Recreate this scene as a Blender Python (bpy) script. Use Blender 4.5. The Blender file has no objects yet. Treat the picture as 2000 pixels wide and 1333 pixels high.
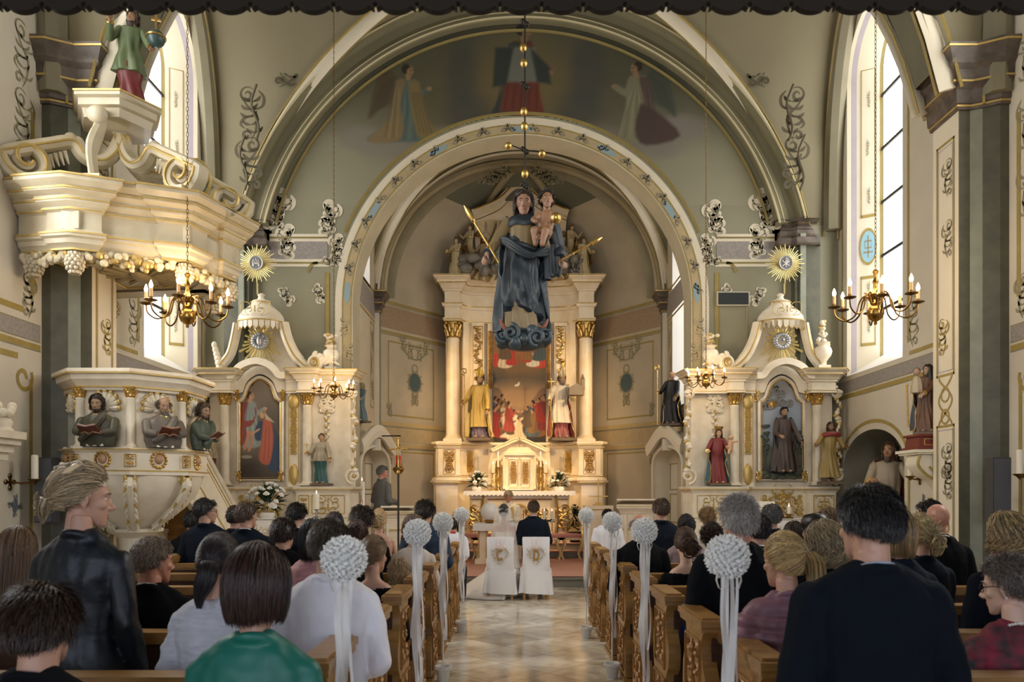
import bpy, math, random
import numpy as np
from math import sin, cos, pi, sqrt, radians as R, atan2, hypot
from mathutils import Vector, Matrix, noise
sc = bpy.context.scene
C = sc.collection
V = Vector
random.seed(7)

# ------------------------------------------------------------ camera, world, light, exposure
F, U0, V0, EYE = 1500.0, 1007.0, 963.0, 1.65          # focal length in pixels, vanishing point, eye height
cam = bpy.data.cameras.new('camera'); camo = bpy.data.objects.new('camera', cam); C.objects.link(camo)
camo.location = (0, 0, EYE); camo.rotation_euler = (pi / 2, 0, 0)
cam.sensor_width = 36; cam.lens = F / 2000 * 36
cam.shift_x = -(U0 - 1000) / 2000; cam.shift_y = (V0 - 666.5) / 2000
cam.clip_start = .05
cam.dof.use_dof = True; cam.dof.focus_distance = 12.5; cam.dof.aperture_fstop = 4.0
sc.camera = camo
sc.view_settings.view_transform = 'Standard'; sc.view_settings.look = 'None'
sc.view_settings.gamma = 1; sc.view_settings.use_curve_mapping = False
sc.view_settings.exposure = 0.0
W = bpy.data.worlds.new('world'); sc.world = W; W.use_nodes = True
W.node_tree.nodes['Background'].inputs[0].default_value = (.75, .85, 1, 1)
W.node_tree.nodes['Background'].inputs[1].default_value = .4

DAY_A, DAY_B, DAY_C, FILL_W = 6.0, 14.0, 2.6, 5.0     # brightness of the daylit panes: east bay, gallery bay, chancel; then the added west fill panes
def lamp(name, kind, loc, energy, color, aim=None, **kw):
    l = bpy.data.lights.new(name, kind); l.energy = energy; l.color = color
    for k, v in kw.items(): setattr(l, k, v)
    o = bpy.data.objects.new(name, l); C.objects.link(o); o.location = loc
    if aim is not None: o.rotation_euler = (V(aim) - V(loc)).to_track_quat('-Z', 'Y').to_euler()
    return o
WARM = (1, .72, .42)
# the altar floodlights clamped behind the jambs of the triumphal arch
for sx in (-1, 1):
    lamp('altar_spotlight', 'SPOT', (.12 + sx * 3.35, 15.2, 4.6), 2500, (1, .69, .37), (.1, 18.6, 3.3), spot_size=R(72), spot_blend=.7, shadow_soft_size=.12)
lamp('altar_downlight', 'SPOT', (.12, 15.3, 7.6), 1700, (1, .70, .38), (.1, 18.4, 1.6), spot_size=R(36), spot_blend=.8, shadow_soft_size=.15)
# added fill lights at the gallery front, brightening the nave and the madonna
for sx in (-1, 1):
    lamp('nave_fill', 'SPOT', (.12 + sx * 2.6, 3.12, 4.5), 330, (1, .86, .68), (.12 + sx * 4.4, 14.2, 2.4), spot_size=R(40), spot_blend=.9, shadow_soft_size=.12)
lamp('madonna_fill', 'SPOT', (.12, 3.12, 4.5), 520, (1, .9, .78), (.15, 10.5, 4.7), spot_size=R(24), spot_blend=.9, shadow_soft_size=.12)  # added fill light for the hanging figure

# ------------------------------------------------------------ materials
def lin(h):
    if isinstance(h, str):
        h = [int(h[i:i + 2], 16) / 255 for i in (0, 2, 4)]
    return tuple((c / 12.92 if c <= .04045 else ((c + .055) / 1.055) ** 2.4) for c in h)
MATS = {}
def mat(name, col=None, rough=.6, metal=0., var=.0, vs=4., bump=0., bs=30., col2=None, emit=0., stretch=None, sheen=0., trans=0., alpha=1., attr=False, coat=0., spec=.5):
    if name in MATS: return MATS[name]
    m = bpy.data.materials.new(name); m.use_nodes = True
    nt = m.node_tree; b = nt.nodes['Principled BSDF']; L = nt.links.new
    c = lin(col) if col else (.8, .8, .8)
    b.inputs['Base Color'].default_value = (*c, 1); b.inputs['Roughness'].default_value = rough; b.inputs['Metallic'].default_value = metal
    b.inputs['Specular IOR Level'].default_value = spec
    m.diffuse_color = (*c, 1)
    if sheen: b.inputs['Sheen Weight'].default_value = sheen
    if coat: b.inputs['Coat Weight'].default_value = coat
    if trans: b.inputs['Transmission Weight'].default_value = trans
    if alpha < 1: b.inputs['Alpha'].default_value = alpha
    if emit:
        b.inputs['Emission Color'].default_value = (*c, 1); b.inputs['Emission Strength'].default_value = emit
    src = None
    if var or bump:
        tc = nt.nodes.new('ShaderNodeTexCoord'); co = tc.outputs['Object']
        if stretch:
            mp = nt.nodes.new('ShaderNodeMapping'); mp.inputs['Scale'].default_value = stretch; L(co, mp.inputs[0]); co = mp.outputs[0]
    if attr:
        a = nt.nodes.new('ShaderNodeAttribute'); a.attribute_name = 'Col'; L(a.outputs[0], b.inputs['Base Color']); src = a.outputs[0]
    if var:
        n = nt.nodes.new('ShaderNodeTexNoise'); n.inputs['Scale'].default_value = vs; n.inputs['Detail'].default_value = 5; L(co, n.inputs[0])
        mx = nt.nodes.new('ShaderNodeMix'); mx.data_type = 'RGBA'
        rp = nt.nodes.new('ShaderNodeMapRange'); rp.inputs[1].default_value = .3; rp.inputs[2].default_value = .7; L(n.outputs[0], rp.inputs[0]); L(rp.outputs[0], mx.inputs[0])
        c2 = lin(col2) if col2 else tuple(x * (1 - var) for x in c)
        if src: L(src, mx.inputs[6])
        else: mx.inputs[6].default_value = (*c, 1)
        mx.inputs[7].default_value = (*c2, 1)
        L(mx.outputs[2], b.inputs['Base Color'])
    if bump:
        n = nt.nodes.new('ShaderNodeTexNoise'); n.inputs['Scale'].default_value = bs; n.inputs['Detail'].default_value = 4; L(co, n.inputs[0])
        bp = nt.nodes.new('ShaderNodeBump'); bp.inputs['Strength'].default_value = bump; bp.inputs['Distance'].default_value = .02; L(n.outputs[0], bp.inputs['Height']); L(bp.outputs[0], b.inputs['Normal'])
    MATS[name] = m
    return m

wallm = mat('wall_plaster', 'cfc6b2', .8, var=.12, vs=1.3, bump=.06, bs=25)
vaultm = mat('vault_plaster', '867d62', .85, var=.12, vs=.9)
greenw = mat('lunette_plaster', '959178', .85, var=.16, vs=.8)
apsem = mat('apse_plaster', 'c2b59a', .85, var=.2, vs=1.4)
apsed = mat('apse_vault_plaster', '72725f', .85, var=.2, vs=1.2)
pilm = mat('pilaster_green', '5c5a47', .55, var=.3, vs=6, col2='4b4a3b')
pilm2 = mat('pilaster_sage', '8d8f7c', .5, var=.3, vs=5, col2='7d8070')
capm = mat('marbled_capital', '453c33', .45, var=.6, vs=7, col2='6e6156')
cream = mat('cream_paint', 'e0d6bd', .6, var=.06, vs=3)
olive = mat('olive_paint', '8f7f4a', .6, var=.15, vs=6)
oldgold = mat('ochre_gold_paint', 'a58f4c', .5, var=.2, vs=8)
darkline = mat('umber_paint', '5d5238', .7, var=.2, vs=5)
lilac = mat('lilac_grey_paint', 'b3aab0', .75, var=.1, vs=4)
greyband = mat('grey_damask_paint', '9f978f', .75, var=.28, vs=26)
scrollp = mat('sepia_scroll_paint', '938b6c', .75, var=.2, vs=9)
tanband = mat('tan_band_paint', 'b9a57e', .7, var=.12, vs=6)
bluep = mat('medallion_blue_paint', '8fb6c4', .7, var=.1, vs=9)
gold = mat('gilding', 'dcbd78', .34, 1., var=.25, vs=14, col2='b9954f')
palegold = mat('pale_gilding', 'd9c888', .38, .65, var=.15, vs=9)
goldp = mat('gold_paint', 'cdb06a', .42, .5, var=.2, vs=12)
ivory = mat('ivory_marbled_wood', 'ece2cc', .42, var=.09, vs=5, col2='dccfb4', coat=.15)
ivory2 = mat('warm_ivory_wood', 'f3e4c8', .42, var=.1, vs=4, col2='e8d2a8', coat=.15)
brass = mat('brass', 'b08a46', .28, 1., var=.2, vs=9)
darkbrass = mat('aged_brass', '7a5d33', .35, 1., var=.3, vs=10)
iron = mat('iron', '35322d', .5, .8)
black = mat('black_void', '0b0b0a', .8)
oak = mat('oak_wood', 'a87f45', .42, var=.4, vs=3, col2='8a6230', stretch=(2, 14, 14), coat=.2)
darkoak = mat('dark_oak_wood', '4a2c17', .45, var=.4, vs=3, stretch=(2, 14, 14), coat=.2)
whitep = mat('white_paint', 'e9e5dd', .5)
wax = mat('candle_wax', 'efe6cf', .5)
flame = mat('candle_flame', 'ffd9a0', emit=8)
linen = mat('white_linen', 'f1eee9', .8, var=.05, vs=9, bump=.15, bs=60)
leaf = mat('leaf_green', '2c4526', .5, var=.4, vs=14)
petal = mat('white_petal', 'f4f2ea', .6)
slate = mat('charcoal_panel', '23282a', .5)
spk = mat('speaker_grey', '55565a', .6)

# ------------------------------------------------------------ mesh building
ORG = {}
def S(d): return F / d
def P(u, v, d): return V(((u - U0) * d / F, d, EYE + (V0 - v) * d / F))
def frame(d):
    """axes turning (0,0,1) onto d"""
    d = V(d).normalized(); up = V((0, 0, 1)) if abs(d.z) < .95 else V((0, 1, 0))
    x = up.cross(d).normalized(); return x, d.cross(x)
class MB:
    def __init__(s): s.v = []; s.f = []; s.m = []
    def add(s, vs, fs, mi=0, M=None):
        k = len(s.v)
        if M is not None: vs = [M @ V(p) for p in vs]
        s.v.extend([(p[0], p[1], p[2]) for p in vs])
        for f in fs: s.f.append(tuple(i + k for i in f)); s.m.append(mi)
    def box(s, c, d, mi=0, rz=0, taper=1., M=None):
        hx, hy, hz = d[0] / 2, d[1] / 2, d[2] / 2; vs = []
        for z in (-1, 1):
            t = taper if z > 0 else 1
            for x, y in ((-1, -1), (1, -1), (1, 1), (-1, 1)):
                px, py = x * hx * t, y * hy * t
                vs.append((c[0] + px * cos(rz) - py * sin(rz), c[1] + px * sin(rz) + py * cos(rz), c[2] + z * hz))
        s.add(vs, [(3, 2, 1, 0), (4, 5, 6, 7), (0, 1, 5, 4), (1, 2, 6, 5), (2, 3, 7, 6), (3, 0, 4, 7)], mi, M)
    def loft(s, rings, mi=0, caps=True, closed=True, M=None):
        n = len(rings[0]); vs = [p for r in rings for p in r]; fs = []
        for i in range(len(rings) - 1):
            for j in range(n if closed else n - 1):
                a = i * n + j; b = i * n + (j + 1) % n
                fs.append((a, b, b + n, a + n))
        if caps and closed:
            fs.append(tuple(range(n - 1, -1, -1))); fs.append(tuple((len(rings) - 1) * n + j for j in range(n)))
        s.add(vs, fs, mi, M)
    def lathe(s, prof, c=(0, 0, 0), n=20, mi=0, sx=1., sy=1., fl=0, fa=.0, M=None):
        rings = []
        for r, z in prof:
            rings.append([(c[0] + sx * r * (1 + fa * cos(fl * 2 * pi * j / n)) * cos(2 * pi * j / n), c[1] + sy * r * (1 + fa * cos(fl * 2 * pi * j / n)) * sin(2 * pi * j / n), c[2] + z) for j in range(n)])
        s.loft(rings, mi, M=M)
    def ell(s, c, r, mi=0, n=12, m=8, M=None, rot=None):
        if isinstance(r, (int, float)): r = (r, r, r)
        vs = [V((0, 0, -r[2]))]
        for i in range(1, m):
            a = -pi / 2 + pi * i / m
            for j in range(n): vs.append(V((r[0] * cos(a) * cos(2 * pi * j / n), r[1] * cos(a) * sin(2 * pi * j / n), r[2] * sin(a))))
        vs.append(V((0, 0, r[2]))); t = len(vs) - 1; fs = []
        for j in range(n):
            fs.append((0, 1 + (j + 1) % n, 1 + j)); fs.append((t, t - n + j, t - n + (j + 1) % n))
            for i in range(m - 2):
                a = 1 + i * n + j; b = 1 + i * n + (j + 1) % n; fs.append((a, b, b + n, a + n))
        if rot is not None: vs = [rot @ p for p in vs]
        s.add([p + V(c) for p in vs], fs, mi, M)
    def tube(s, pts, r, n=6, mi=0, closed=False, flat=1., fdir=None, caps=True, M=None):
        """tube through pts; r a number or one per point; flat squeezes it along fdir"""
        pts = [V(p) for p in pts]; N = len(pts); rings = []
        if N < 2: return
        x = None
        for i, p in enumerate(pts):
            a = pts[i - 1] if i else (pts[-1] if closed else p); b = pts[(i + 1) % N] if (i < N - 1 or closed) else p
            d = (b - a)
            if d.length < 1e-9: d = V((0, 0, 1))
            d.normalize()
            if fdir is not None:
                y = V(fdir); y = y - d * y.dot(d)
                if y.length < 1e-6: y = frame(d)[1]
                y.normalize(); x = y.cross(d)
            else:
                if x is None: x, y = frame(d)
                x = x - d * x.dot(d)
                if x.length < 1e-6: x = frame(d)[0]
                x.normalize(); y = d.cross(x)
            rr = r[i] if hasattr(r, '__len__') else r
            rings.append([p + x * rr * cos(2 * pi * j / n) + y * rr * flat * sin(2 * pi * j / n) for j in range(n)])
        if closed: rings.append(rings[0])
        s.loft(rings, mi, caps and not closed, M=M)
    def prism(s, poly, to3, y0, y1, mi=0, M=None):
        n = len(poly); vs = [to3(p[0], p[1], y0) for p in poly] + [to3(p[0], p[1], y1) for p in poly]
        fs = [tuple(range(n)), tuple(range(2 * n - 1, n - 1, -1))] + [(i, i + n, (i + 1) % n + n, (i + 1) % n) for i in range(n)]
        s.add(vs, fs, mi, M)
    def sweep(s, prof, path, to3=lambda x, y, z: (x, y, z), closed=False, mi=0, caps=True, mis=None, M=None):
        """moulding: profile [(out, up)] along a 2-D path; out is to the right of the direction of travel"""
        N = len(path); nrm = []
        for i in range(N):
            def seg(a, b):
                dx, dy = path[b][0] - path[a][0], path[b][1] - path[a][1]; l = hypot(dx, dy) or 1; return dy / l, -dx / l
            n1 = seg(i - 1, i) if (i or closed) else None; n2 = seg(i, (i + 1) % N) if (i < N - 1 or closed) else None
            n1 = n1 or n2; n2 = n2 or n1
            k = 1 + n1[0] * n2[0] + n1[1] * n2[1]; k = max(k, .25)
            nrm.append(((n1[0] + n2[0]) / k, (n1[1] + n2[1]) / k))
        rings = [[to3(path[i][0] + o * nrm[i][0], path[i][1] + o * nrm[i][1], u) for o, u in prof] for i in range(N)]
        if closed: rings.append(rings[0])
        np_ = len(prof); vs = [p for r in rings for p in r]
        for j in range(np_ - 1):
            pass
        k = len(s.v); s.add(vs, [], mi, M)
        for i in range(len(rings) - 1):
            for j in range(np_ - 1):
                a = k + i * np_ + j; s.f.append((a, a + 1, a + np_ + 1, a + np_)); s.m.append(mis[j] if mis else mi)
        if caps and not closed:
            s.f.append(tuple(range(k, k + np_))); s.m.append(mi)
            e = k + (len(rings) - 1) * np_; s.f.append(tuple(range(e + np_ - 1, e - 1, -1))); s.m.append(mi)
    def grid(s, nu, nv, fn, mi=0):
        vs = [fn(i / nu, j / nv) for j in range(nv + 1) for i in range(nu + 1)]; fs = []
        for j in range(nv):
            for i in range(nu):
                a = j * (nu + 1) + i; fs.append((a, a + 1, a + nu + 2, a + nu + 1))
        s.add(vs, fs, mi)
    def strip(s, pts, w, to3, off=.004, mi=0, taper=False):
        """flat painted or inlaid ribbon of width w along 2-D pts"""
        N = len(pts); vs = []
        for i in range(N):
            a = pts[max(i - 1, 0)]; b = pts[min(i + 1, N - 1)]; dx, dy = b[0] - a[0], b[1] - a[1]; l = hypot(dx, dy) or 1
            ww = w[i] if hasattr(w, '__len__') else w * (1 - .85 * abs(2 * i / (N - 1) - 1) ** 1.5 if taper else 1)
            vs += [to3(pts[i][0] - dy / l * ww / 2, pts[i][1] + dx / l * ww / 2, off), to3(pts[i][0] + dy / l * ww / 2, pts[i][1] - dx / l * ww / 2, off)]
        s.add(vs, [(2 * i, 2 * i + 1, 2 * i + 3, 2 * i + 2) for i in range(N - 1)], mi)
    def build(s, name, mats, parent=None, sharp=35, smooth=True):
        me = bpy.data.meshes.new(name)
        o_ = ORG.get(parent.name, V((0, 0, 0))) if parent else V((0, 0, 0))
        vv = [(p[0] - o_[0], p[1] - o_[1], p[2] - o_[2]) for p in s.v] if o_.length else s.v
        me.from_pydata(vv, [], s.f)
        if not isinstance(mats, (list, tuple)): mats = [mats]
        for m in mats: me.materials.append(m)
        if len(mats) > 1: me.polygons.foreach_set('material_index', s.m)
        if smooth:
            me.polygons.foreach_set('use_smooth', [True] * len(me.polygons))
            if sharp and sharp < 180: me.set_sharp_from_angle(angle=R(sharp))
        me.validate()
        return link(name, me, parent)
def link(name, me, parent=None):
    o = bpy.data.objects.new(name, me); C.objects.link(o)
    if parent:
        o.parent = parent; ORG[o.name] = ORG.get(parent.name, V((0, 0, 0)))
    return o
def thing(name, label, cat, loc=(0, 0, 0), group=None, local=False):
    o = bpy.data.objects.new(name, None); C.objects.link(o); o.location = loc; o.empty_display_size = .1
    ORG[o.name] = V((0, 0, 0)) if local else V(loc)
    return tag(o, label, cat, group)
def tag(o, label, cat, group=None, kind=None):
    o['label'] = label; o['category'] = cat
    if group: o['group'] = group
    if kind: o['kind'] = kind
    return o
def struct(mb, name, mats, parent=None, **kw):
    o = mb.build(name, mats, parent, **kw)
    if not parent: o['kind'] = 'structure'
    return o
def copy_tree(o, parent=None):
    c = o.copy(); C.objects.link(c)
    if parent: c.parent = parent
    for ch in list(o.children): copy_tree(ch, c)
    return c
def arc(cx, cy, r, a0, a1, n): return [(cx + r * cos(R(a0 + (a1 - a0) * i / n)), cy + r * sin(R(a0 + (a1 - a0) * i / n))) for i in range(n + 1)]
def spiral(cx, cy, r0, r1, a0, turns, n=24): return [(cx + (r0 + (r1 - r0) * i / n) * cos(R(a0) + turns * 2 * pi * i / n), cy + (r0 + (r1 - r0) * i / n) * sin(R(a0) + turns * 2 * pi * i / n)) for i in range(n + 1)]
def bez(pts, n=16):
    """Catmull-Rom through pts"""
    out = []; m = len(pts)
    for i in range(m - 1):
        p0 = pts[max(i - 1, 0)]; p1 = pts[i]; p2 = pts[i + 1]; p3 = pts[min(i + 2, m - 1)]
        for k in range(n):
            t = k / n; t2 = t * t; t3 = t2 * t
            out.append(tuple(.5 * (2 * b + (c - a) * t + (2 * a - 5 * b + 4 * c - d) * t2 + (3 * b - a - 3 * c + d) * t3) for a, b, c, d in zip(p0, p1, p2, p3)))
    out.append(tuple(pts[-1])); return out
def plane_x(x, s=1):   # wall across the nave axis at x: (y, z, off) -> 3D, off towards +x*s
    return lambda y, z, o: (x + s * o, y, z)
def plane_y(y): return lambda x, z, o: (x, y - o, z)
def acanthus(mb, to3, x, z, h, flip=1, mi=0, w=None, rot=0, off=.006, solid=0.):
    """painted (or, with solid, carved) leaf scroll of height h standing at x, z"""
    w = w or h * .05; cr, sr = cos(R(rot)), sin(R(rot))
    def T(p): px, pz = p[0] * flip, p[1]; return (x + px * cr - pz * sr, z + px * sr + pz * cr)
    lines = [(spiral(.16 * h, .82 * h, .03 * h, .15 * h, 0, 1.4)), bez([(.30 * h, .85 * h), (.16 * h, .62 * h), (.0, .45 * h), (.02 * h, .2 * h), (.12 * h, .0)], 6),
             spiral(.2 * h, .1 * h, .09 * h, .02 * h, 200, -1.2), bez([(0, .45 * h), (.2 * h, .42 * h), (.3 * h, .3 * h), (.22 * h, .22 * h)], 6), bez([(.05 * h, .55 * h), (-.12 * h, .62 * h), (-.15 * h, .78 * h), (-.05 * h, .9 * h)], 6)]
    for i in range(5):
        t = i / 4; bx, bz = .04 * h + .1 * h * sin(t * 3), .15 * h + .55 * h * t
        lines.append(bez([(bx, bz), (bx - .1 * h, bz + .04 * h), (bx - .15 * h, bz + .11 * h)], 4))
        lines.append(bez([(bx, bz), (bx + .1 * h, bz + .02 * h), (bx + .16 * h, bz + .08 * h)], 4))
    for l in lines:
        l = [T(p) for p in l]
        if solid: mb.tube([to3(p[0], p[1], off) for p in l], [w * (.35 + .65 * sin(pi * (i + .5) / len(l))) for i in range(len(l))], 5, mi)
        else: mb.strip(l, w, to3, off, mi, taper=True)
def filigree(mb, to3, x, z, w, h, mi=0, seed=0, r=.012, off=.01, n=None):
    """symmetrical carved scrollwork filling a panel"""
    rnd = random.Random(seed); n = n or max(4, int(h / max(w, .05) * 5))
    for i in range(n):
        t = (i + .5) / n; zc = z + h * (t - .5); a = rnd.uniform(.2, .42) * w; k = rnd.choice((1, -1))
        sp = spiral(0, 0, a * .95, a * .15, rnd.uniform(0, 360), k * rnd.uniform(1., 1.6), 14)
        cx = rnd.uniform(.18, .3) * w
        for sgn in (-1, 1):
            mb.tube([to3(x + sgn * max(-.03 * w, min(.5 * w, cx + p[0])), zc + p[1] * .8, off) for p in sp], [r * (.5 + .5 * sin(pi * (j + .5) / 15)) for j in range(15)], 4, mi)
        mb.ell(to3(x, zc, off), r * 1.8, mi, 6, 4)
    mb.tube([to3(x + .03 * w * sin(i * 1.9), z - h * .48 + h * .96 * i / 12, off) for i in range(13)], r * .8, 4, mi)
def rectframe(mb, to3, x0, x1, z0, z1, w=.03, off=.006, mi=0):
    for a, b in (((x0, z0), (x1, z0)), ((x1, z0), (x1, z1)), ((x1, z1), (x0, z1)), ((x0, z1), (x0, z0))):
        dx, dz = b[0] - a[0], b[1] - a[1]; l = hypot(dx, dz); ex, ez = dx / l * w / 2, dz / l * w / 2
        mb.strip([(a[0] - ex, a[1] - ez), (b[0] + ex, b[1] + ez)], w, to3, off, mi)
def panelbox(mb, to3, x0, x1, z0, z1, w=.03, d=.015, mi=0):
    """raised frame moulding on a panel"""
    for a, b in (((x0, z0), (x1, z0)), ((x1, z0), (x1, z1)), ((x1, z1), (x0, z1)), ((x0, z1), (x0, z0))):
        mb.tube([to3(a[0], a[1], d * .4), to3(b[0], b[1], d * .4)], w / 2, 6, mi)
# ============================================================ the church
XC = .12; XL, XR = -5.77, 6.01; YE = 14.3
RZ, RO, RI = 5.54, 5.33, 4.83            # end-wall arch ring: centre height, outer and inner radius
SPR, APX = 6.63, 10.87
AZ, AR = 5.16, 3.15                      # triumphal arch: centre height and radius
def z1(x): return RZ + sqrt(max(RO * RO - (x - XC) ** 2, 0))
def z2(y, yc, h): return SPR + (APX - SPR) * max(1 - abs((y - yc) / h) ** 3, 0) ** (1 / 2.4)
BAYS = [(12.2, 2.1, 12.93), (7.175, 2.275, 7.175), (.65, 3.65, None)]
WZ0, WZ1, WR = 3.76, 9.05, 1.0           # nave window: sill, springing, half width at the wall face

# ---- floor
fm = bpy.data.materials.new('marble_floor'); fm.use_nodes = True
nt = fm.node_tree; Lk = nt.links.new; bs = nt.nodes['Principled BSDF']
def N(t, **k):
    n = nt.nodes.new(t)
    for a, b in k.items(): setattr(n, a, b)
    return n
tc = N('ShaderNodeTexCoord'); mp = N('ShaderNodeMapping'); mp.inputs['Rotation'].default_value = (0, 0, pi / 4); mp.inputs['Scale'].default_value = (1 / .58,) * 3; mp.inputs['Location'].default_value = (.2, .1, 0)
Lk(tc.outputs['Object'], mp.inputs[0])
fl = N('ShaderNodeVectorMath', operation='FLOOR'); Lk(mp.outputs[0], fl.inputs[0]); fr = N('ShaderNodeVectorMath', operation='FRACTION'); Lk(mp.outputs[0], fr.inputs[0])
wn = N('ShaderNodeTexWhiteNoise', noise_dimensions='2D'); Lk(fl.outputs[0], wn.inputs['Vector'])
rp = N('ShaderNodeValToRGB'); e = rp.color_ramp.elements; e[0].color = (*lin('e9e1cf'), 1); e[1].color = (*lin('94876f'), 1); e[0].position = .6; e[1].position = .98
x = e.new(.86); x.color = (*lin('d5c9b0'), 1)
Lk(wn.outputs[0], rp.inputs[0])
nz = N('ShaderNodeTexNoise'); nz.inputs['Scale'].default_value = 2.6; nz.inputs['Detail'].default_value = 9; nz.inputs['Distortion'].default_value = 1.6; Lk(tc.outputs['Object'], nz.inputs[0])
vr = N('ShaderNodeValToRGB'); q = vr.color_ramp.elements; q[0].position = .36; q[0].color = (.55, .5, .42, 1); q[1].position = .6; q[1].color = (1, 1, 1, 1); Lk(nz.outputs[0], vr.inputs[0])
mx = N('ShaderNodeMix', data_type='RGBA', blend_type='MULTIPLY'); mx.inputs[0].default_value = .75; Lk(rp.outputs[0], mx.inputs[6]); Lk(vr.outputs[0], mx.inputs[7])
sx = N('ShaderNodeSeparateXYZ'); Lk(fr.outputs[0], sx.inputs[0])
def edge(o):
    a = N('ShaderNodeMath', operation='SUBTRACT'); Lk(o, a.inputs[0]); a.inputs[1].default_value = .5
    b = N('ShaderNodeMath', operation='ABSOLUTE'); Lk(a.outputs[0], b.inputs[0]); g = N('ShaderNodeMath', operation='GREATER_THAN'); Lk(b.outputs[0], g.inputs[0]); g.inputs[1].default_value = .492; return g.outputs[0]
mg = N('ShaderNodeMath', operation='MAXIMUM'); Lk(edge(sx.outputs[0]), mg.inputs[0]); Lk(edge(sx.outputs[1]), mg.inputs[1])
m2 = N('ShaderNodeMix', data_type='RGBA'); Lk(mg.outputs[0], m2.inputs[0]); Lk(mx.outputs[2], m2.inputs[6]); m2.inputs[7].default_value = (*lin('8a7d68'), 1); Lk(m2.outputs[2], bs.inputs['Base Color'])
bs.inputs['Roughness'].default_value = .13
mb = MB(); mb.add([(-7, -3.2, 0), (7.2, -3.2, 0), (7.2, 14.4, 0), (-7, 14.4, 0)], [(0, 1, 2, 3)]); struct(mb, 'floor', fm)

stone = mat('step_stone', '8f8a7c', .6, var=.2, vs=4); carpet = mat('rose_carpet', 'cf9a86', .95, var=.12, vs=3, bump=.2, bs=120)
mb = MB()
mb.box((XC, 16.7, .085), (9.6, 6.6, .17), 0); mb.box((XC, 16.75, .155), (9.66, 6.8, .03), 0)
mb.box((XC, 15.35, .176), (6.2, 3.7, .012), 1)
mb.box((.09, 18.6, .255), (4.6, 2.6, .15), 0); mb.box((.09, 18.6, .33), (4.64, 2.64, .014), 1)
mb.box((.09, 18.8, .41), (4.2, 2.3, .15), 0); mb.box((.09, 18.8, .487), (4.24, 2.34, .014), 1)
struct(mb, 'floor_chancel', [stone, carpet])

# ---- side walls with window openings
def hole(y, yc, r=WR, z=WZ1): return z + sqrt(max(r * r - (y - yc) ** 2, 0))
def glass(day):
    gm = bpy.data.materials.new('leaded_glass'); gm.use_nodes = True
    nt = gm.node_tree; Lk = nt.links.new; bs = nt.nodes['Principled BSDF']
    tc = N('ShaderNodeTexCoord'); sp_ = N('ShaderNodeSeparateXYZ'); Lk(tc.outputs['Object'], sp_.inputs[0])
    cb = N('ShaderNodeCombineXYZ'); Lk(sp_.outputs[1], cb.inputs[0]); Lk(sp_.outputs[2], cb.inputs[1])
    bk = N('ShaderNodeTexBrick'); bk.inputs['Scale'].default_value = 1; bk.inputs['Brick Width'].default_value = .13; bk.inputs['Row Height'].default_value = .16; bk.inputs['Mortar Size'].default_value = .007; bk.inputs['Mortar Smooth'].default_value = .3
    Lk(cb.outputs[0], bk.inputs[0])
    mx = N('ShaderNodeMix', data_type='RGBA'); Lk(bk.outputs['Fac'], mx.inputs[0]); mx.inputs[6].default_value = (.93, .97, 1, 1); mx.inputs[7].default_value = (.02, .02, .02, 1)
    Lk(mx.outputs[2], bs.inputs['Emission Color']); bs.inputs['Emission Strength'].default_value = day; Lk(mx.outputs[2], bs.inputs['Base Color'])
    bs.inputs['Roughness'].default_value = .4
    return gm
GLA, GLB, GLC = glass(DAY_A), glass(DAY_B), glass(DAY_C)
nwin = 0
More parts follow.
